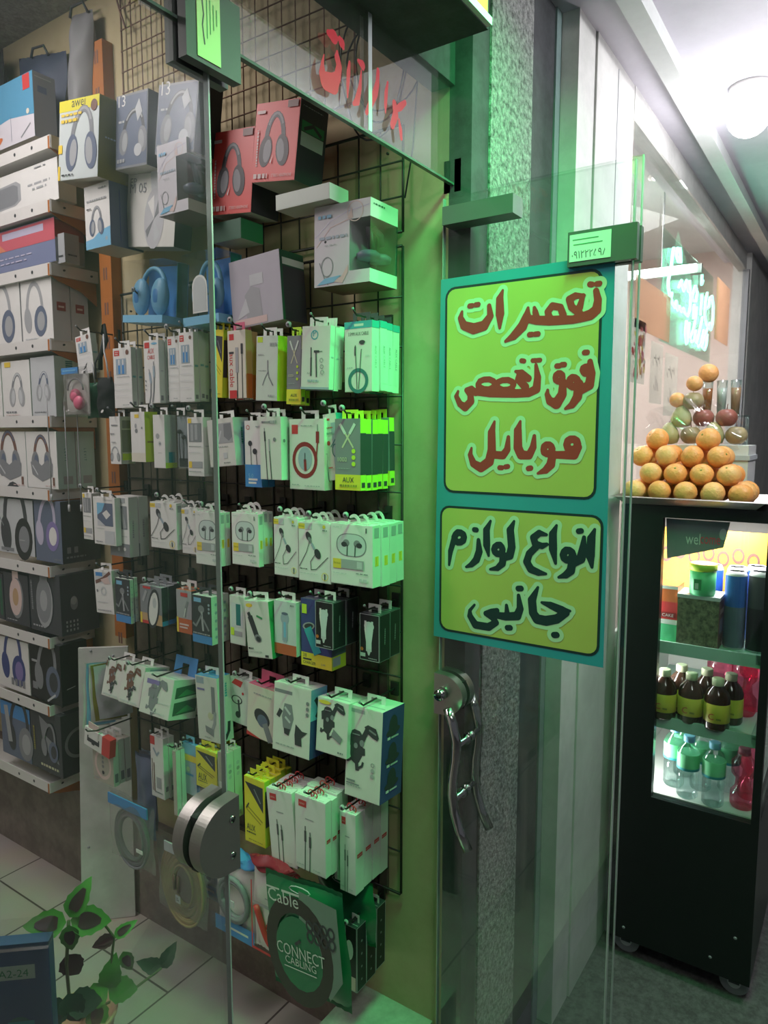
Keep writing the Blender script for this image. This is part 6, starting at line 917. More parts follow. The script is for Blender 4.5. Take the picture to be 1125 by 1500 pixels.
def bagthing(k, x, y, z, w_, h, label):
    nm = {'pink': 'earphone_bag', 'pouch': 'drawstring_pouch', 'pouchb': 'drawstring_pouch', 'card': 'hanging_card', 'wbag': 'plastic_sleeve_bundle', 'strap': 'strap_pack'}.get(k, 'cable_bag')
    cat = {'pouch': 'pouch', 'pouchb': 'pouch', 'card': 'card'}.get(k, 'bag')
    grp = {'pouch': 'drawstring pouches by the shelf end', 'pouchb': 'drawstring pouches by the shelf end'}.get(k, 'cable bags near the floor' if nm == 'cable_bag' else None)
    t = thing(nm, label, cat, (x, y, z), group=grp)
    sd = int(y*1000 + z*77)
    if k in ('coil', 'yel', 'blue', 'pink'):
        m = MB(); pillow(m, w_, h, .03, 'bag_film', .05, sd); m.build('clear_film_bag', t)
        if k == 'coil':
            m = MB(); coil(m, (0, h*.40), w_*.36, .0038, 'mgrey', 16, 1.15); m.build('coiled_cable', t)
            m = MB(); m.box((-.010, -w_*.42, h*.80), (-.006, w_*.46, h*.95), 'blue'); m.build('header_card', t)
            m = MB(); m.box((-.019, -w_*.36, h*.30), (-.0175, -w_*.22, h*.35), 'white'); m.build('price_tag', t)
        elif k == 'yel':
            m = MB(); coil(m, (-.004, h*.46), w_*.38, .0036, 'strawcable', 24, 1.35, 0, .55); m.build('coiled_cable', t)
            m = MB(); m.tube([(-.017, .012, h*.42), (-.017, .012, h*.62)], .004, 'brown', 8); m.tube([(-.017, -.004, h*.40), (-.017, -.004, h*.62)], .004, 'brown', 8); m.build('plug', t)
            m = MB(); m.box((-.0195, -.012, h*.26), (-.018, .006, h*.36), 'lgrey'); ink(m, [('r', .2, .3, .8, .5, 'mgrey'), ('r', .2, .6, .6, .75, 'mgrey')], (-.0195, .006, h*.26), (0, -1, 0), (0, 0, 1), (-1, 0, 0), .018, h*.1); m.build('label', t)
            m = MB(); m.box((-.01, -w_*.2, h*.86), (-.006, w_*.3, h*.99), 'lilac2'); m.build('header_card', t)
        elif k == 'blue':
            m = MB(); m.box((-.002, -w_*.46, 0), (.002, w_*.46, h), 'steel'); ink(m, [('r', 0, .1, 1, .34, 'blue'), ('r', .2, .18, .8, .24, 'white')], (-.002, w_*.46, 0), (0, -1, 0), (0, 0, 1), (-1, 0, 0), w_*.92, h); m.build('backing_card', t)
            m = MB(); coil(m, (0, h*.6), w_*.28, .003, 'lgrey', 5, 1.2, -.006); m.build('coiled_cable', t)
        else:
            m = MB(); m.box((-.008, -w_*.2, h*.86), (-.004, w_*.45, h*.99), 'blue'); ink(m, dashed(None, .1, .9, .4, .25, 'sky'), (-.008, w_*.45, h*.86), (0, -1, 0), (0, 0, 1), (-1, 0, 0), w_*.65, h*.13); m.build('header_card', t)
            m = MB(); m.tube([(-.004, w_*.30*math.cos(q) - .004, h*.52 + h*.24*math.sin(q)) for q in [i*PI/12 for i in range(13)]], .0025, 'mgrey', 6); m.build('headband', t)
            for dy, dz in ((-.05, .40), (-.18, .26)):
                m = MB(); m.ball((-.006, dy*w_, dz*h), w_*.17, 'pink', 14, 9, (.6, 1, 1)); m.build('earcup', t)
            m = MB(); m.box((.006, -w_*.45, .004), (.008, w_*.45, h*.86), 'paper'); m.build('backing_card', t)
    elif k in ('bluew', 'redw'):
        b = k == 'bluew'
        m = MB(); pillow(m, w_, h, .016, 'paper', .04, sd, .0025)
        arts = [('r', .0, .0, 1, .20, 'blue'), ('r', .25, .085, .85, .115, 'pale')] if b else [('r', 0, 0, 1, .03, 'red'), ('r', 0, .03, .03, .8, 'red'), ('o', .56, .74, .12, .03, 'teal'), ('t', 'e', .51, .71, .10, 'teal'), ('r', .36, .645, .78, .66, 'grey'), ('r', .38, .30, .86, .36, 'red'), ('r', .36, .26, .86, .30, 'pale'), ('r', .46, .315, .70, .345, 'white'), ('r', .05, .54, .62, .58, 'grey')]
        ink(m, arts, (-.0125, w_/2, 0), (0, -1, 0), (0, 0, 1), (-1, 0, 0), w_, h); m.build('printed_pouch', t)
        m = MB()
        if b: coil(m, (-.002, h*.52), w_*.38, .0068, 'mgrey', 3, 1.12, -.016); m.box((-.026, -.014, h*.46), (-.0245, .012, h*.54), 'lgrey')
        else: m.tube([(-.016, .8*w_*(.44 - .74*u), h*(.54 - .86*u + .62*u*u*u)) for u in [i/16 for i in range(17)]], .0075, 'red', 10)
        m.build('coiled_cable', t)
        m = MB(); pillow(m, w_*1.12, h*.20, .03, 'blue' if b else 'redbag', .02, sd + 3, .009); m.xf(Matrix.Translation((.012, 0, h*.93)) @ Matrix.Rotation(math.radians(-30), 4, 'Y')); m.build('folded_top', t)
    elif k in ('green', 'greenb'):
        m = MB(); pillow(m, w_, h, .030, 'green_foil', .07, sd, .004)
        if k == 'green':
            X_ = -.0195
            ink(m, [('p', [(.52, .95), (.98, .90), (.98, .30), (.80, .10), (.66, .40), (.48, .62)], 'greyfoil'), ('o', .45, .42, .43, .13, 'brownfoil', 1.30), ('e', .45, .40, .30, .38, 0, 'green_foil'), ('r', .08, .90, .26, .915, 'pale'), ('r', .29, .895, .52, .915, 'pale'), ('t', 'Cable', .10, .79, .40, 'pale', 0, 1.1)] +
                [('o', .62 + .09*i, .68, .045, .018, 'dark', 1.4) for i in range(4)] + [('o', .62 + .09*i, .59, .045, .018, 'dark', 1.4) for i in range(4)] + [('t', 'CONNECT', .16, .36, .62, 'pale', 0, 1.35), ('t', 'CABLING', .26, .29, .40, 'pale', 0, 1.1), ('r', .24, .255, .66, .265, 'pale'), ('l', [(.42, .48), (.48, .52)], .03, 'dark')],
                (X_, w_/2, 0), (0, -1, 0), (0, 0, 1), (-1, 0, 0), w_, h)
        m.build('foil_pouch', t)
        m = MB(); m.tube([(-.012, .03*math.cos(q) , h*.93 + .008*math.sin(q)) for q in [i*PI/5 for i in range(10)]], .0012, 'silver', 5, True); m.build('hang_ring', t)
        t.rotation_euler = (math.radians(-6 if k == 'green' else -3), 0, 0)
    elif k == 'strap':
        for i in range(3):
            m = MB(); pillow(m, w_*(.9 - .1*i), h*(1 - .08*i), .012, ('slate', 'mgrey', 'steel')[i], .04, sd + i, .004); m.xf(Matrix.Translation((.010*i, .004*i, .02*i))); m.build('folded_strap', t)
    elif k in ('pouch', 'pouchb'):
        c = 'dgreen' if k == 'pouch' else 'blackcloth'
        m = MB(); pillow(m, w_, h, .035, c, .03, sd, .003)
        if k == 'pouchb': ink(m, [('e', .62, .16, .10, .05, .5, 'white')], (-.0195, w_/2, 0), (0, -1, 0), (0, 0, 1), (-1, 0, 0), w_, h)
        m.build('cloth_pouch', t)
        m = MB()
        for s in (-1, 1): m.tube([(-.01, s*w_*.4, h*.96), (-.012, s*w_*.36, h*1.35), (-.006, s*w_*.12, h*1.62), (0, 0, h*2.05)], .0022, 'lgrey' if s < 0 else 'dark', 6)
        m.build('drawstring', t)
        if k == 'pouchb':
            m = MB(); m.tube([(0, .004, h*2.05), (.01, .012, h*2.3), (.004, -.006, h*1.9), (-.006, .01, h*1.5), (.0, .02, h*1.2)], .006, 'blackcloth', 8); m.build('cord_tail', t)
    elif k == 'card':
        m = MB(); m.box((-.006, -w_*.20, 0), (.004, w_*.5, h), 'white'); ink(m, [('l', [(.2, .40), (.8, .40)], .14, 'dark'), ('l', [(.2, .4), (.2, .6)], .06, 'dark'), ('l', [(.8, .4), (.8, .6)], .06, 'dark'), ('r', .42, .22, .58, .4, 'dark')], (-.006, w_*.5, 0), (0, -1, 0), (0, 0, 1), (-1, 0, 0), w_*.7, h); m.box((-.004, -w_*.02, h), (-.002, w_*.38, h*1.35), 'rose'); m.build('printed_card', t)
        m = MB(); m.box((-.008, -w_*.5, .002), (.012, -w_*.20, h*1.02), 'red'); m.build('red_case', t)
        m = MB(); m.tube([(.10, -.01, h*1.25), (-.012, -.004, h*1.22), (-.03, .012, h*1.20), (-.034, .016, h*1.32)], .0022, 'wire_dark', 6); m.build('hook_wire', t)
        t.rotation_euler = (math.radians(8), 0, 0)
    elif k == 'wbag':
        for i in range(5):
            m = MB(); pillow(m, w_*(.9 + .05*i), h*(1 - .04*i), .004, ('paper', 'sky', 'paper', 'olive', 'lgrey')[i], .03, sd + i, .0015); m.xf(Matrix.Translation((.008*i, -.013*i, .008*i)) @ Matrix.Rotation(math.radians(62), 4, 'Z') @ Matrix.Rotation(math.radians(4 - 2*i), 4, 'X')); m.build('flat_sleeve', t)
    return t
for b in BAGS: bagthing(*b)

# tall shopping bags on the topmost shelf
mat('greybag', (.22, .22, .23), .6, noise=.1); mat('navybag', (.05, .065, .11), .6, noise=.1)
for (label, x, y, z, w_, h, kk, rx, rz) in (('navy paper bag standing on the topmost shelf behind the sky-blue carton', 1.332, 2.21, 2.40, .22, .31, 'navybag', 7, 6), ('black cloth bag slumped on the topmost shelf by the ceiling', 1.32, 2.50, 2.42, .24, .36, 'blackcloth', 12, -8), ('grey bag with a dark corner between the navy bag and the orange upright', 1.32, 1.965, 2.42, .10, .33, 'greybag', 4, 3)):
    t = thing('shopping_bag', label, 'bag', (x, y, z), (math.radians(rx), 0, math.radians(rz)), 'bags on the topmost shelf')
    m = MB(); pillow(m, w_, h, .06, kk, .02, int(y*100), .006); m.build('bag_body', t)
    m = MB(); m.tube([(-.01, .04, h*.97), (-.012, .03, h*1.05), (-.012, -.02, h*1.06), (-.01, -.04, h*.97)], .004, 'dark' if kk != 'slate' else 'navy', 6); m.build('handle', t)

# black cable loops on the wall above the transom, and the cord up to the ceiling
m = MB()
for i, (a, b) in enumerate(((.11, .15), (.08, .12), (.13, .10))):
    m.tube([(1.322 - .004*i, .92 - .02*i + .8*a*math.cos(q) * (1 + .1*math.sin(3*q)), 2.33 + b*math.sin(q)) for q in [j*PI/14 for j in range(28)]], .0021, 'black', 6, True)
m.tube([(1.34, .90, 2.40), (1.34, .95, 2.55), (1.345, 1.02, 2.70), (1.35, 1.1, 2.805)], .0032, 'black', 6)
m.tube([(1.335, .82, 2.28), (1.335, .83, 2.15), (1.335, .85, 2.05)], .002, 'black', 6)
tag(m.build('looped_cable'), 'loops of black cable hanging on the wall above the transom', 'cable')
m = MB(); m.tube([(1.345, 1.83, 2.80), (1.345, 1.80, 2.72), (1.33, 1.76, 2.66)], .003, 'brown', 6); tag(m.build('brown_wire'), 'thin brown cord running down from the ceiling corner', 'wire')
for i, (px_, z1, z0) in enumerate(((1.985, 1.60, 1.36), (1.93, 1.58, 1.33), (1.90, 1.59, 1.33))):
    t = thing('charging_cable', ('thin grey cable hanging in front of the teal carton sides, inner one', 'thin grey cable hanging in front of the teal carton sides, middle one', 'thin grey cable hanging by the cream carton')[i], 'cable', (1.18 + .02*i, px_, z0), group='thin hanging cables')
    m = MB(); m.tube([(0, 0, .30), (.002, .003, .2), (0, -.002, .1), (.001, .002, .01)], .0016, 'grey', 6); m.build('cable_cord', t)
    m = MB(); m.tube([(.001, .002, .012), (.001, .002, -.008)], .0032, 'lgrey', 8); m.build('plug_tip', t)

# ---------------------------------------------------------------- plant, blue package and the low table they stand on
t = thing('display_table', 'low dark table inside the glass, under the plant and blue package', 'table', (.52, .98, 0))
m = MB(); m.box((-.30, -.14, .50), (.14, .14, .53), 'brown'); m.box((-.12, -.09, .53), (-.005, .06, .580), 'mgrey'); m.build('table_top', t)
for a in (-.28, .12):
    for b in (-.12, .12): m = MB(); m.box((a - .015, b - .015, 0), (a + .015, b + .015, .50), 'dark'); m.build('leg', t)
t = thing('blue_package', 'blue blister package with a green number tag, low beside the plant', 'package', (.468, .950, .580), (0, 0, math.radians(-48)))
m = MB(); m.box((-.055, -.008, 0), (.055, .012, .265), 'bluepk'); ink(m, [('r', .30, .80, .82, .88, 'pale'), ('t', 'A2-24', .38, .815, .36, 'green'), ('e', .60, .52, .16, .16, 0, 'dteal'), ('r', .46, .2, .78, .56, 'teal'), ('e', .2, .16, .10, .2, .2, 'pale'), ('e', .5, .14, .10, .22, -.1, 'pale'), ('e', .8, .2, .09, .16, .2, 'pale'), ('e', .5, .08, .05, .1, 0, 'lime')], (-.055, -.008, 0), (1, 0, 0), (0, 0, 1), (0, -1, 0), .11, .265); m.build('printed_card', t)
m = MB(); m.box((-.057, -.020, .0), (.057, -.0185, .268), 'clear_film'); m.box((-.057, -.0185, .262), (.057, .012, .29), 'clear_film'); m.build('clear_cover', t)

t = thing('potted_coleus', 'leafy coleus plant with green-edged dark red leaves, behind the glass', 'plant', (.60, 1.00, .531))
m = MB(); m.lathe([(.040, 0), (.052, .075), (.056, .080), (.052, .084), (.046, .074)], 'tan', 20); m.build('pot', t)
mat('leaf_green', (.10, .30, .05), .45, noise=.2, scale=40); mat('leaf_dark', (.07, .028, .03), .5, noise=.2, scale=40); mat('leaf_deep', (.02, .06, .03), .5, noise=.2, scale=40); mat('stem_green', (.10, .14, .05), .5, noise=.1)
def leaf(mb, c, d, up, L, W, k1, k2):
    """pointed toothed leaf from c along d, heart of k2 inside an edge of k1"""
    c, d, up = Vector(c), Vector(d).normalized(), Vector(up); s_ = d.cross(up).normalized(); n = s_.cross(d).normalized(); N = 9
    def half(u): return W * (math.sin(PI * min(1, u ** .75)) ** .8) * (1 - .25*u)
    ring = []
    for sg in (1, -1):
        for i in range(N + 1):
            u = i / N if sg > 0 else 1 - i / N
            if sg < 0 and i in (0, N): continue
            q = half(u) * (1.05 if i % 2 else .93); ring.append(c + d*(L*u) + s_*(sg*q) + n*(-.25*L*u*u + .22*q))
    mid = [c + d*(L*i/N) + n*(-.25*L*(i/N)**2) for i in range(N + 1)]
    vs = ring + mid; o = len(ring); fs = []
    for i in range(N): fs.append((i, i + 1, o + i + 1, o + i))
    for i in range(N):
        a = (o - i) % o if i else 0; b = (o - i - 1) % o if i < N - 1 else N
        fs.append((o + i, o + i + 1, b, a))
    mb.add(vs, fs, k1, True)
    if k2:
        q = []
        for sg in (1, -1):
            for i in range(1, N):
                u = i / N if sg > 0 else 1 - i / N
                hh = half(u) * .55; uu = .12 + .68*u; q.append(c + d*(L*uu) + s_*(sg*hh) + n*(-.25*L*uu*uu + .22*hh + .0012))
        ce = sum(q, Vector()) / len(q) - n*.0005; mb.add(q + [ce], [(i, (i + 1) % len(q), len(q)) for i in range(len(q))], k2, True)
LV = [ # tip cluster and the smaller leaves down the two stems: centre, direction, length, width, colours
    ((-.035, -.03, .275), (-.8, .6, .12), .062, .022, 'leaf_green', 'leaf_dark'), ((-.030, -.03, .280), (.45, -.2, .85), .060, .019, 'leaf_green', 'leaf_dark'), ((-.028, -.03, .275), (.9, -.6, -.35), .064, .024, 'leaf_green', 'leaf_dark'), ((-.034, -.035, .272), (-.05, -.1, -1), .046, .016, 'leaf_green', 'leaf_dark'),
    ((-.032, -.02, .215), (.3, -.2, -1), .050, .020, 'leaf_dark', 'leaf_dark'), ((-.034, -.02, .135), (-.6, .4, -.4), .05, .022, 'leaf_deep', 'leaf_deep'), ((-.034, -.02, .135), (.8, -.5, -.3), .055, .024, 'leaf_deep', 'leaf_deep'), ((-.034, -.02, .15), (.1, -.5, -1), .05, .022, 'leaf_deep', 'leaf_deep'),
    ((.045, -.03, .20), (.8, -.5, .5), .040, .011, 'leaf_green', 'leaf_dark'), ((.045, -.03, .20), (-.8, .5, -.2), .036, .012, 'leaf_dark', 'leaf_dark'), ((.060, -.03, .165), (.2, -.3, -1), .042, .013, 'leaf_green', 'leaf_dark'),
    ((.03, -.03, .12), (.1, -.2, .95), .055, .020, 'leaf_green', None), ((.03, -.03, .12), (-.8, .3, -.2), .05, .020, 'leaf_green', None), ((.03, -.03, .12), (.9, -.5, -.5), .055, .022, 'leaf_green', None), ((.02, -.02, .10), (-.4, -.3, -.6), .05, .020, 'leaf_green', 'leaf_dark'),
    ((.135, -.03, .085), (.5, -.3, .9), .045, .014, 'leaf_deep', None), ((.135, -.03, .085), (-.7, .4, .5), .045, .015, 'leaf_deep', None)]
for c, d, L_, W_, a, b in LV:
    m = MB(); leaf(m, c, d, (-.55, -.62, .55), L_, W_, a, b); m.build('leaf', t)
m = MB(); m.tube([(0, 0, .075), (-.025, -.01, .13), (-.034, -.022, .20), (-.031, -.03, .275)], .0028, 'stem_green', 7); m.build('stem', t)
m = MB(); m.tube([(0, 0, .075), (.025, -.02, .11), (.038, -.03, .16), (.045, -.03, .20), (.03, -.03, .23), (-.02, -.03, .262)], .0022, 'stem_green', 7); m.build('stem', t)
m = MB(); m.tube([(.01, 0, .075), (.08, -.02, .075), (.135, -.03, .085)], .0022, 'stem_green', 7); m.build('stem', t)

# ---------------------------------------------------------------- drinks fridge in front of the white panel
FX, FY0, FY1, FZ = 2.22, .19, .615, -.09
t = thing('drinks_fridge', 'black drinks fridge on castors with a lit side window', 'fridge', (FX, .40, -.16))
def fb(a, b, k, cols=None): return (a[0] - FX, a[1] - .40, a[2] + .16), (b[0] - FX, b[1] - .40, b[2] + .16), k
def fpart(nm, boxes, par=None):
    m = MB()
    for a, b, k in boxes: m.box(*fb(a, b, k))
    return m.build(nm, par or t)
X1 = 2.86
fpart('body', [((FX, FY0, FZ), (X1, FY1, .417), 'black_frame'), ((FX, .492, .417), (FX + .03, FY1, 1.30), 'black_frame'), ((FX, FY0, .417), (FX + .03, .212, 1.30), 'black_frame'), ((FX, FY0, 1.30), (X1, FY1, 1.335), 'black_frame'), ((X1 - .03, FY0, .417), (X1, FY1, 1.30), 'shelf_white'), ((FX + .03, .585, .417), (X1 - .03, FY1, 1.30), 'shelf_white')])
fpart('floor_liner', [((FX + .03, .212, .417), (X1 - .03, .585, .421), 'shelf_white')])
m = MB(); m.box(*fb((FX + .008, .212, .417), (FX + .014, .492, 1.30), 'clear_box')[:2], 'shop_glass'); m.build('side_window', t)
m = MB(); m.box(*fb((FX + .035, FY0 + .004, .44), (X1 - .03, FY0 + .010, 1.29), 'clear_box')[:2], 'shop_glass'); m.build('front_door_glass', t)
for y in (.235, .56):
    for x in (FX + .05, X1 - .06):
        m = MB(); 
        pts = [(.042*math.cos(i*PI/12), .042*math.sin(i*PI/12)) for i in range(24)]
        m.prism([(x - FX - .012 + 0*a, y - .40 + a, .043 + b) for a, b in pts], (1, 0, 0), .024, 'mgrey'); m.prism([(x - FX - .016, y - .40 + a*.45, .043 + b*.45) for a, b in pts], (1, 0, 0), .032, 'lgrey'); m.box((x - FX - .018, y - .415, .04), (x - FX - .014, y - .385, .075), 'dark'); m.box((x - FX + .014, y - .415, .04), (x - FX + .018, y - .385, .075), 'dark'); m.box((x - FX - .018, y - .415, .068), (x - FX + .018, y - .385, .075), 'dark'); m.build('castor', t)
for z, ya in ((.905, .215), (.665, .215)):
    fpart('shelf', [((FX + .035, ya, z - .006), (X1 - .04, .58, z), 'shelf_mint'), ((FX + .032, ya, z - .03), (FX + .038, .58, z + .008), 'shelf_mint'), ((FX + .032, ya, z - .02), (X1 - .04, ya + .012, z + .012), 'clear_box')])
for y, z in ((.30, -.04), (.56, -.05), (.235, .05)): m = MB(); m.tube([(-.001, y - .4, z + .16), (.001, y - .4, z + .16)], .005, 'grey', 8); m.build('screw', t)

def can(label, x, y, z, r, h, k, k2, nm='drink_can', grp='blue drink cans in the fridge', lid='silver'):
    t = thing(nm, label, 'can', (x, y, z), group=grp)
    m = MB(); m.lathe([(r*.86, 0), (r, .006), (r, h*.55), (r, h - .012), (r*.84, h)], k, 22, ks=[lid, k, k2, lid]); m.build('can_body', t)
    m = MB(); m.lathe([(r*.84, h), (r*.80, h + .002), (r*.76, h - .002)], lid, 22); m.tube([(0, -.008, h + .002), (0, .008, h + .003)], .003, lid, 6); m.build('can_lid', t)
    return t
for i, (x, y, l) in enumerate(((2.398, .375, 'blue can nearest the green jar in the lit fridge'), (2.402, .306, 'blue can in the middle of the can row'), (2.33, .299, 'dark-wrapped blue can at the front of the can row'), (2.45, .258, 'blue can at the far end of the can row'))): can(l.replace('nearest', 'close to'), x, y, .905, .030, .235, 'canblue' if i != 2 else 'slate', 'canblue')
can('tall black can at the glass end of the can row', 2.33, .235, .905, .031, .24, 'black', 'dark')
t = thing('snack_jar', 'green jar with yellow lid standing on the speckled box', 'jar', (2.285, .385, 1.066))
m = MB(); m.lathe([(.033, 0), (.037, .006), (.037, .075)], 'green2', 22); ink(m, [('r', .2, .15, .55, .7, 'green'), ('r', .25, .2, .42, .5, 'pale')], (-.0371, .03, .01), (0, -1, 0), (0, 0, 1), (-1, 0, 0), .06, .06); m.build('jar_body', t)
m = MB(); m.lathe([(.038, .075), (.040, .078), (.040, .094), (.036, .097)], 'lime', 22, ks=['lime', 'lime', 'ylw2']); m.build('lid', t)
stucco('speckle_print', (.045, .05, .03), (.22, .22, .13), 60, 0)
t = thing('biscuit_tin', 'dark speckled box under the green jar on the fridge top shelf', 'box', (2.31, .39, .905))
m = MB(); m.box((-.05, -.058, 0), (.05, .058, .150), 'speckle_print', {'n': 'brown', 't': 'dark'}); ink(m, [('r', .2, .3, .8, .6, 'lilac'), ('r', .25, .7, .8, .8, 'rose')], (-.05, -.058, 0), (1, 0, 0), (0, 0, 1), (0, -1, 0), .1, .15); m.build('tin_body', t)
m = MB(); m.box((-.052, -.060, .150), (.052, .060, .161), 'silver'); m.build('lid', t)
for i, (y, z, h, kk, l) in enumerate(((.470, .905, .075, 'green2', 'small green box low beside the speckled box'), (.468, .98, .055, 'red', 'red snack pack lying on the small green box'), (.472, 1.035, .05, 'orange', 'orange snack pack lying on the red one'))):
    t = thing('snack_pack', l, 'snack', (2.31, y, z), group='snack packs in the fridge')
    m = MB(); m.box((-.045, -.022, 0), (.045, .045, h), kk, {'t': 'lime' if i == 0 else kk}); ink(m, [('r', .1, .1, .9, .4, 'dred'), ('t', 'CAKE', .3, .15, .5, 'white')] if i == 1 else [('r', 0, .8, 1, 1, 'pale')], (-.045, .045, 0), (0, -1, 0), (0, 0, 1), (-1, 0, 0), .067, h); m.build('wrapper', t)
t = thing('snack_rack_card', 'orange display card with brown chain pattern behind the cans', 'card', (2.52, .40, .905))
m = MB(); m.box((0, -.17, 0), (.004, .17, .33), 'ocher'); 
ink(m, [('o', .08 + .13*i, .72 + .04*(i % 2), .055, .02, 'brown', 1.4) for i in range(7)], (0, .17, 0), (0, -1, 0), (0, 0, 1), (-1, 0, 0), .34, .33); m.build('printed_card', t)
t = thing('welcome_banner', 'dark hanging banner reading welcome in red letters inside the fridge', 'banner', (2.262, .40, 1.165))
m = MB(); m.prism([(0, .085, .005), (0, -.07, .052), (0, -.085, .128), (0, .092, .128)], (1, 0, 0), .004, 'mgrey'); m.build('banner_sheet', t)
m = MB(); ink(m, [('t', 'wel', .30, .32, .24, 'white', 0, 1.6), ('t', 'come', .54, .36, .32, 'redneon', 0, 1.8), ('e', .90, .66, .06, .10, 0, 'lgrey')], (-.0002, .085, .02), (0, -1, 0), (0, 0, 1), (-1, 0, 0), .17, .108); m.build('lettering', t)

def bottle(kind, label, x, y, z, s=1.0, grp=None):
    if kind == 'brown':
        t = thing('syrup_bottle', label, 'bottle', (x, y, z), group=grp)
        m = MB(); m.lathe([(.030*s, 0), (.033*s, .006), (.033*s, .085*s), (.028*s, .100*s), (.013*s, .118*s), (.013*s, .126*s)], 'brownglass', 20); m.build('bottle_body', t)
        m = MB(); m.lathe([(.0333*s, .022*s), (.0336*s, .0225*s), (.0336*s, .072*s), (.0333*s, .0725*s)], 'labelyel', 20); ink(m, [('t', 'C', .12, .18, .34, 'red', 0, 1.1), ('r', .6, .2, .9, .3, 'olive')], (-.0338*s, .02*s, .022*s), (0, -1, 0), (0, 0, 1), (-1, 0, 0), .04*s, .05*s); m.build('label', t)
        m = MB(); m.lathe([(.0145*s, .118*s), (.0155*s, .120*s), (.0155*s, .136*s), (.013*s, .138*s)], 'gold', 16); m.build('cap', t)
    else:
        nm, body, cap, lab = {'water': ('water_bottle', 'bottle_clear', 'sky', 'labelgreen'), 'pink': ('juice_bottle', 'bottle_pink', 'pink', None)}[kind]
        t = thing(nm, label, 'bottle', (x, y, z), group=grp)
        P = [(.026, 0), (.031, .006), (.031, .03), (.029, .036), (.031, .042), (.031, .075), (.029, .082), (.032, .088), (.032, .142), (.026, .158), (.013, .170), (.013, .182)] if kind == 'water' else [(.028, 0), (.033, .01), (.033, .045), (.022, .06), (.020, .085), (.032, .10), (.033, .135), (.020, .15), (.018, .165)]
        m = MB(); m.lathe([(a*s, b*s) for a, b in P], body, 22); m.build('bottle_body', t)
        if lab: m = MB(); m.lathe([(.0325*s, .090*s), (.0328*s, .0905*s), (.0328*s, .098*s), (.0328*s, .140*s), (.0325*s, .1405*s)], lab, 22, ks=['teal', 'teal', lab, lab]); m.build('label', t)
        m = MB(); zc = P[-1][1] - .008; m.lathe([(.0155*s, zc*s), (.0162*s, (zc + .002)*s), (.0162*s, (zc + .018)*s), (.014*s, (zc + .020)*s)], cap, 18); m.build('cap', t)
    return t
mat('brownglass', (.045, .018, .010), .12, noise=0, spec=.6); mat('labelyel', (.66, .58, .07), .45, noise=.06); mat('labelgreen', (.20, .66, .34), .4, noise=.08)
BR = [(2.275, .478, 'brown bottle with yellow label, cut by the fridge frame'), (2.285, .402, 'brown bottle with a red C on its yellow label'), (2.275, .326, 'brown bottle at the open end of the yellow-label row'), (2.345, .300, 'brown bottle behind the open-end one'), (2.350, .444, 'brown bottle in the second row, inner'), (2.355, .370, 'brown bottle in the second row, middle')]
for i, (x, y, l) in enumerate(BR): bottle('brown', l, x, y, .665, 1.12, 'brown syrup bottles in the fridge')
for i, (x, y, l) in enumerate(((2.44, .275, 'pink bottle behind the brown bottles on the middle shelf'), (2.50, .26, 'second pink bottle behind the brown bottles'), (2.43, .345, 'pink bottle half hidden by the brown bottle caps'))): bottle('pink', l, x, y, .665, 1.15, 'pink juice bottles in the fridge')
for i, (x, y, l) in enumerate(((2.285, .400, 'water bottle with green label, inner of the front pair'), (2.275, .325, 'water bottle with green label, outer of the front pair'), (2.34, .452, 'water bottle in the second row beside the fridge frame'), (2.36, .375, 'water bottle in the second row behind the front pair'), (2.40, .300, 'water bottle behind the pink bottle'), (2.43, .440, 'water bottle deepest in the fridge'))): bottle('water', l, x, y, .4215, 1.02, 'green label water bottles in the fridge')
bottle('pink', 'pink bottle in front of the water bottles, bottom shelf', 2.31, .248, .4215, 1.05, 'pink juice bottles in the fridge')
bottle('pink', 'pink bottle behind another on the bottom shelf', 2.385, .238, .4215, 1.05, 'pink juice bottles in the fridge')

# ---------------------------------------------------------------- fruit on the fridge
t = thing('fruit_tray', 'shallow steel tray of oranges on top of the drinks fridge', 'tray', (2.20, .43, 1.336))
m = MB()
x0, x1, y0, y1 = -.015, .270, -.215, .205
P0 = [(x0 + .03, y0 + .03, .001), (x1 - .03, y0 + .03, .001), (x1 - .03, y1 - .03, .001), (x0 + .03, y1 - .03, .001)]; P1 = [(x0, y0, .026), (x1, y0, .026), (x1, y1, .026), (x0, y1, .026)]; P2 = [(x0 - .006, y0 - .006, .023), (x1 + .006, y0 - .006, .023), (x1 + .006, y1 + .006, .023), (x0 - .006, y1 + .006, .023)]
m.add(P0 + P1 + P2, [(0, 1, 2, 3)] + [(i, (i + 1) % 4, 4 + (i + 1) % 4, 4 + i) for i in range(4)] + [(4 + i, 4 + (i + 1) % 4, 8 + (i + 1) % 4, 8 + i) for i in range(4)], 'satin_steel'); m.build('tray_body', t)
for i, k in enumerate(((.88, .38, .12), (.88, .43, .16), (.86, .34, .10))): mm = mat('orange_peel_%d' % i, k, .42, noise=.10, scale=120, bump=.25)
def orange(label, c, r, i, rot):
    t = thing('orange', label, 'orange', c, rot, 'oranges piled on the fridge tray')
    m = MB(); m.ball((0, 0, 0), r, 'orange_peel_%d' % (i % 3), 22, 14, (1, 1, .95), .10); m.build('peel', t)
    m = MB(); m.lathe([(.003, r*.84), (.0035, r*.88), (.001, r*.90)], 'olive', 8); m.build('stem_scar', t)
ordn = ['first', 'second', 'third', 'fourth', 'fifth', 'sixth']
rr = random.Random(11); n = 0
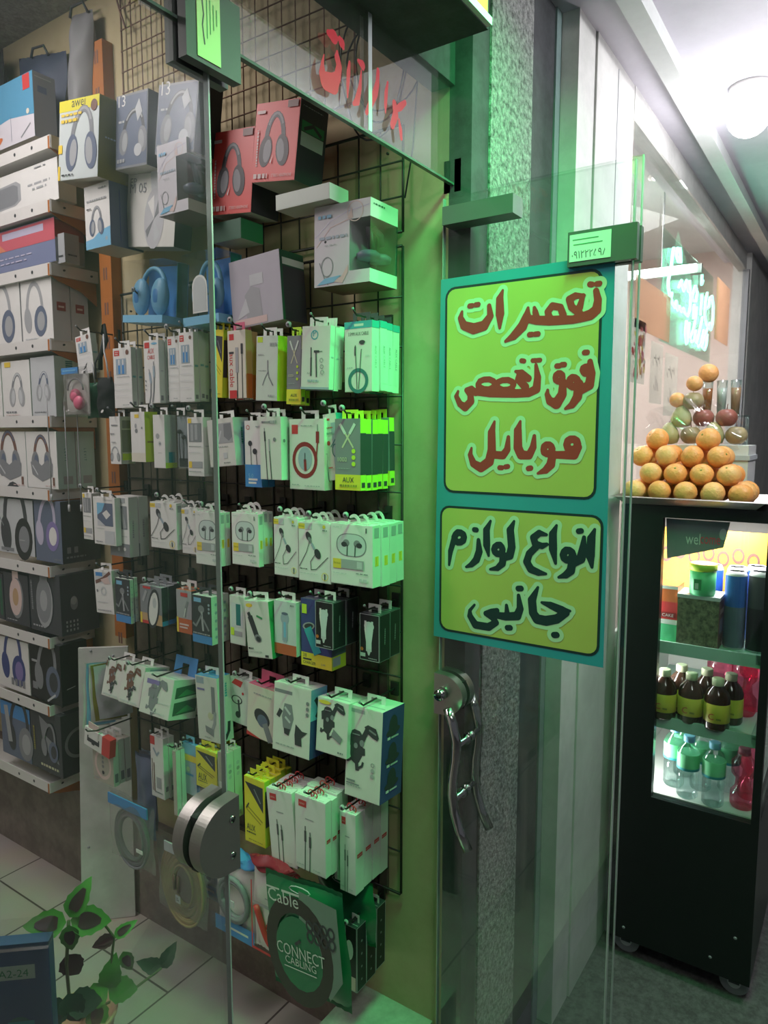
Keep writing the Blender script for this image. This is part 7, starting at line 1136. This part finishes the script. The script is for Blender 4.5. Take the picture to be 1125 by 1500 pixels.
for lev, (nx, ny) in enumerate(((3, 5), (2, 4), (2, 4), (1, 3))):
    for ix in range(nx):
        for iy in range(ny):
            if lev < 3 and 0 < ix < nx - 1 and 0 < iy < ny - 1: continue
            if lev == 3 and iy == 1: continue
            r = .0352 * rr.uniform(.95, 1.03); n += 1
            x = 2.262 + .036*lev + .0745*ix + rr.uniform(-.001, .001); y = .590 - .0745*iy - .0373*(lev % 2) + rr.uniform(-.001, .001); z = 1.374 + .0525*lev
            row = ('bottom', 'second', 'third', 'top')[lev]; dep = ('front', 'second', 'third', 'fourth')[ix]
            orange(f'orange in the {row} layer, {dep} row, {ordn[iy]} from the glass leaf side', (x, y, z), r, n, (rr.uniform(-1.2, 1.2), rr.uniform(-1.2, 1.2), rr.uniform(0, 6)))

t = thing('fruit_crate', 'low white foam crate under the wrapped apples and pears', 'crate', (2.575, .44, 1.336))
m = MB(); m.box((-.09, -.135, 0), (.09, .165, .176), 'white'); m.box((-.095, -.14, .13), (.095, .17, .145), 'lgrey'); m.build('crate_body', t)
t = thing('fruit_stand', 'clear acrylic stand holding the juice cups behind the oranges', 'stand', (2.61, .41, 1.513))
m = MB(); m.box((-.028, -.085, .090), (.028, .075, .096), 'bottle_clear'); m.build('top_plate', t)
for a in (-.022, .022):
    for b in (-.08, .07): m = MB(); m.tube([(a, b, 0), (a, b, .090)], .003, 'bottle_clear', 8); m.build('leg', t)
mat('apple_skin', (.46, .36, .20), .35, noise=.3, scale=14); mat('apple_red', (.40, .13, .10), .35, noise=.35, scale=12); mat('pear_skin', (.52, .50, .24), .4, noise=.15, scale=20)
FR = [('apple', .345, 1.544, 'mottled apple at the street end of the lowest wrapped row'), ('pear', .412, 1.548, 'pear in the lowest wrapped row, beside the street-end apple'), ('apple', .48, 1.544, 'mottled apple in the lowest wrapped row, next to last'), ('pear', .548, 1.548, 'yellow-green pear at the wall end of the lowest wrapped row'),
      ('red', .378, 1.600, 'dark red apple on top of the street-end apple'), ('red', .446, 1.600, 'reddish apple in the middle of the second wrapped row'), ('pear', .514, 1.604, 'pear at the inner end of the second wrapped row'), ('apple', .480, 1.656, 'pale apple topmost of the wrapped pile')]
for i, (k, y, z, l) in enumerate(FR):
    t = thing('pear' if k == 'pear' else 'apple', l, 'fruit', (2.505 + (.012 if i > 3 else 0), y, z), (0, 0, i), 'fruit wrapped behind the oranges')
    m = MB(); kk = {'pear': 'pear_skin', 'red': 'apple_red', 'apple': 'apple_skin'}[k]
    if k == 'pear': m.lathe([(.010, -.034), (.028, -.028), (.034, -.010), (.028, .012), (.017, .030), (.008, .038)], kk, 18)
    else: m.ball((0, 0, 0), .033, kk, 18, 12, (1, 1, .92), .22)
    m.build('fruit_skin', t)
    m = MB(); m.tube([(0, 0, .026), (.002, .001, .044)], .0014, 'brown', 6); m.build('stem', t)
t = thing('wrapped_bowl', 'crinkled clear film draped over the apples and pears', 'plastic wrap', (2.50, .45, 1.50))
m = MB(); m.grid(lambda u, v: (-.06 - .03*math.sin(PI*u) + .008*math.sin(21*u + 9*v), (.155 - .28*u + .006*math.sin(14*v)), .16*v*(1 - .35*abs(2*u - 1)**2) + .006*math.sin(19*u)), 30, 20, 'wrap_film'); m.build('film_sheet', t)
for i, (y, kk, l) in enumerate(((.452, 'orange', 'tall clear cup of orange juice, inner of the row'), (.408, 'cupwhite', 'tall clear cup with a white paper, middle of the row'), (.366, 'cuprose', 'tall clear cup of rosy juice at the row end'))):
    if kk not in _M: mat(kk, (.75, .70, .66) if kk == 'cupwhite' else (.66, .33, .20), .4, noise=.05)
    t = thing('juice_cup', l, 'cup', (2.60, y, 1.609), (0, 0, 0), 'juice cups behind the fruit')
    m = MB(); m.lathe([(.013, 0), (.015, .06), (.017, .115)], 'bottle_clear', 16); m.build('cup_body', t)
    m = MB(); m.lathe([(.012, .004), (.0145, .06), (.0155, .09)], kk, 16); m.build('filling', t)
for c, r, l in (((2.60, .452, 1.750), .032, 'topmost orange crowning the juice cups'), ((2.515, .528, 1.660), .026, 'small orange in the cup tower, lower'), ((2.515, .478, 1.712), .026, 'small orange in the cup tower, upper')): orange(l, c, r, 1, (.4, .3, 0))

# ---------------------------------------------------------------- juice shop: window, neon, posters, lights
t = thing('shop_window_glass', 'large window of the juice shop behind the fruit', 'window', (2.325, .64, .9))
m = MB(); m.box((.0, 0, 0), (2.425, .008, 1.60), 'shop_glass'); m.build('pane', t)
m = MB(); m.box((0, -.012, -.05), (2.425, .02, 0), 'shop_grey'); m.box((2.385, -.012, 0), (2.425, .02, 1.6), 'mgrey'); m.build('frame', t)
sbox('wall_shop_front', (2.32, .64, -.16), (4.75, .68, .85), 'shop_grey')
mat('neon_mint', (.5, 1, .85), .3, noise=0, emit=((.30, 1.0, .72), 5.0))
NEON = [
    [(3.015, 2.272), (2.994, 2.229), (2.98, 2.187), (2.946, 2.136), (2.951, 2.11), (2.986, 2.083), (3.035, 2.061), (3.075, 2.053), (3.093, 2.08), (3.134, 2.05), (3.159, 2.069), (3.204, 2.054), (3.233, 2.072), (3.271, 2.056), (3.325, 2.052), (3.363, 2.083), (3.369, 2.135), (3.327, 2.201)],
    [(3.082, 2.286), (3.065, 2.256), (3.1, 2.236), (3.147, 2.242), (3.132, 2.276), (3.12, 2.294)],
    [(3.012, 2.101), (3.002, 2.076)],
    [(3.128, 2.14), (3.17, 2.174), (3.227, 2.142), (3.267, 2.191), (3.32, 2.153)],
    [(3.448, 2.2), (3.418, 2.165), (3.408, 2.13), (3.482, 2.138), (3.501, 2.178), (3.457, 2.201)],
    [(3.447, 2.121), (3.444, 2.057), (3.491, 2.059), (3.497, 2.117)],
    [(3.588, 2.273), (3.59, 2.227), (3.615, 2.251)],
    [(3.61, 2.188), (3.604, 2.132), (3.603, 2.093)],
    [(3.732, 2.215), (3.7, 2.17), (3.695, 2.106), (3.748, 2.072), (3.797, 2.058), (3.835, 2.087), (3.866, 2.058), (3.904, 2.092), (3.904, 2.176), (3.856, 2.218), (3.803, 2.202), (3.792, 2.159), (3.689, 2.129)],
    [(3.303, 2.031), (3.296, 1.984), (3.324, 1.936), (3.361, 1.973), (3.357, 2.031)],
    [(3.484, 2.051), (3.455, 2.009), (3.398, 1.973), (3.43, 1.954), (3.494, 1.968), (3.502, 2.015)],
    [(3.646, 2.091), (3.592, 2.018), (3.535, 1.961), (3.588, 1.949), (3.646, 1.968), (3.692, 2.037)],
    [(3.776, 2.051), (3.722, 2.005), (3.67, 1.955), (3.736, 1.949), (3.773, 1.977), (3.782, 2.027)],
]
t = thing('neon_sign', 'mint-green neon sign of looping Persian script in the juice shop window', 'sign', (0, .672, 0))
clear('neon_board_clear', (.86, .99, .93), .04, .1)
for s_ in NEON:
    m = MB(); m.tube([(a, 0, b) for a, b in s_], .0065, 'neon_mint', 6); m.build('neon_tube', t)
xs = [a for s_ in NEON for a, b in s_]; zs = [b for s_ in NEON for a, b in s_]
m = MB(); m.box((min(xs) - .04, .012, min(zs) - .03), (max(xs) + .04, .017, max(zs) + .03), 'neon_board_clear'); m.build('acrylic_board', t)
lamp('neon_glow', 'AREA', (3.45, .62, 2.22), 3, (.2, 1.0, .6), .9, .4, (3.3, -1.0, 1.9))
mat('tube_glow', (1, 1, 1), .3, noise=0, emit=((.95, 1.0, .98), 14.0))
t = thing('tube_light', 'bright white tube light crossing the juice shop window', 'lamp', (3.60, .86, 2.31))
m = MB(); m.tube([(0, -.16, 0), (0, .46, 0)], .019, 'tube_glow', 10); m.build('tube', t)
m = MB(); m.box((.016, -.18, -.02), (.04, .44, .02), 'shelf_white'); m.build('batten', t)
m = MB(); m.tube([(.03, 0, .02), (.03, 0, .37)], .004, 'grey', 6); m.build('hanger_rod', t)
mat('spot_glow', (1, 1, 1), .3, noise=0, emit=((1.0, .9, .85), 12.0))
t = thing('downlight', 'small round recessed spotlight in the juice shop ceiling', 'lamp', (3.399, 0.820, 2.679))
m = MB(); m.lathe([(.045, -.006), (.06, -.004), (.06, .0)], 'shelf_white', 20); m.build('rim', t)
m = MB(); m.lathe([(.040, -.008), (.042, -.006)], 'spot_glow', 20); m.build('lens', t)
for i, (x0, x1, z0, z1, kk, l) in enumerate(((2.42, 2.60, 1.72, 1.93, 'sheet_white', 'poster crowded with red and yellow fruit in the juice shop window'), (2.68, 2.86, 1.66, 1.88, 'sheet_white', 'white menu sheet with two handwritten lines'), (2.90, 3.12, 1.62, 1.86, 'sheet_white', 'white menu sheet beside the cup tower'), (2.45, 2.95, 1.90, 2.07, 'peachpaper', 'large peach paper sheet left of the neon sign'.replace('left of', 'beside')), (3.9, 4.3, 2.02, 2.32, 'peachpaper', 'peach sheet between neon sign and window post'))):
    t = thing('poster' if i in (0, 3, 4) else 'menu_sheet', l, 'poster', (x0, .66, z0), group='paper sheets in the juice shop window')
    m = MB(); m.box((0, 0, 0), (x1 - x0, .001, z1 - z0), kk)
    r2 = random.Random(5 + i); A = []
    if i == 0: A = [('e', r2.uniform(.1, .9), r2.uniform(.12, .9), r2.uniform(.04, .10), r2.uniform(.03, .09), r2.uniform(0, 3), r2.choice(['red', 'pink', 'ylw2', 'rust', 'cream'])) for _ in range(60)]
    elif i in (1, 2): A = [('l', [(.16 + .1*q, .70 + .05*((q*7) % 3)), (.22 + .1*q, .62 + .06*((q*5) % 3))], .03, 'ink') for q in range(6)] + [('l', [(.3 + .1*q, .30 + .05*((q*3) % 4)), (.36 + .1*q, .22)], .03, 'ink') for q in range(4)]
    ink(m, A, (0, 0, 0), (1, 0, 0), (0, 0, 1), (0, -1, 0), x1 - x0, z1 - z0); m.build('printed_sheet', t)
t = thing('counter_shelf', 'pale shelf unit standing inside the juice shop', 'shelf', (3.9, 1.5, -.16))
m = MB(); m.box((-1.2, 0, 0), (.9, .4, 1.25), 'lgrey'); m.build('cabinet_body', t)
m = MB(); m.box((-1.22, -.02, 1.25), (.92, .42, 1.28), 'white'); m.build('worktop', t)
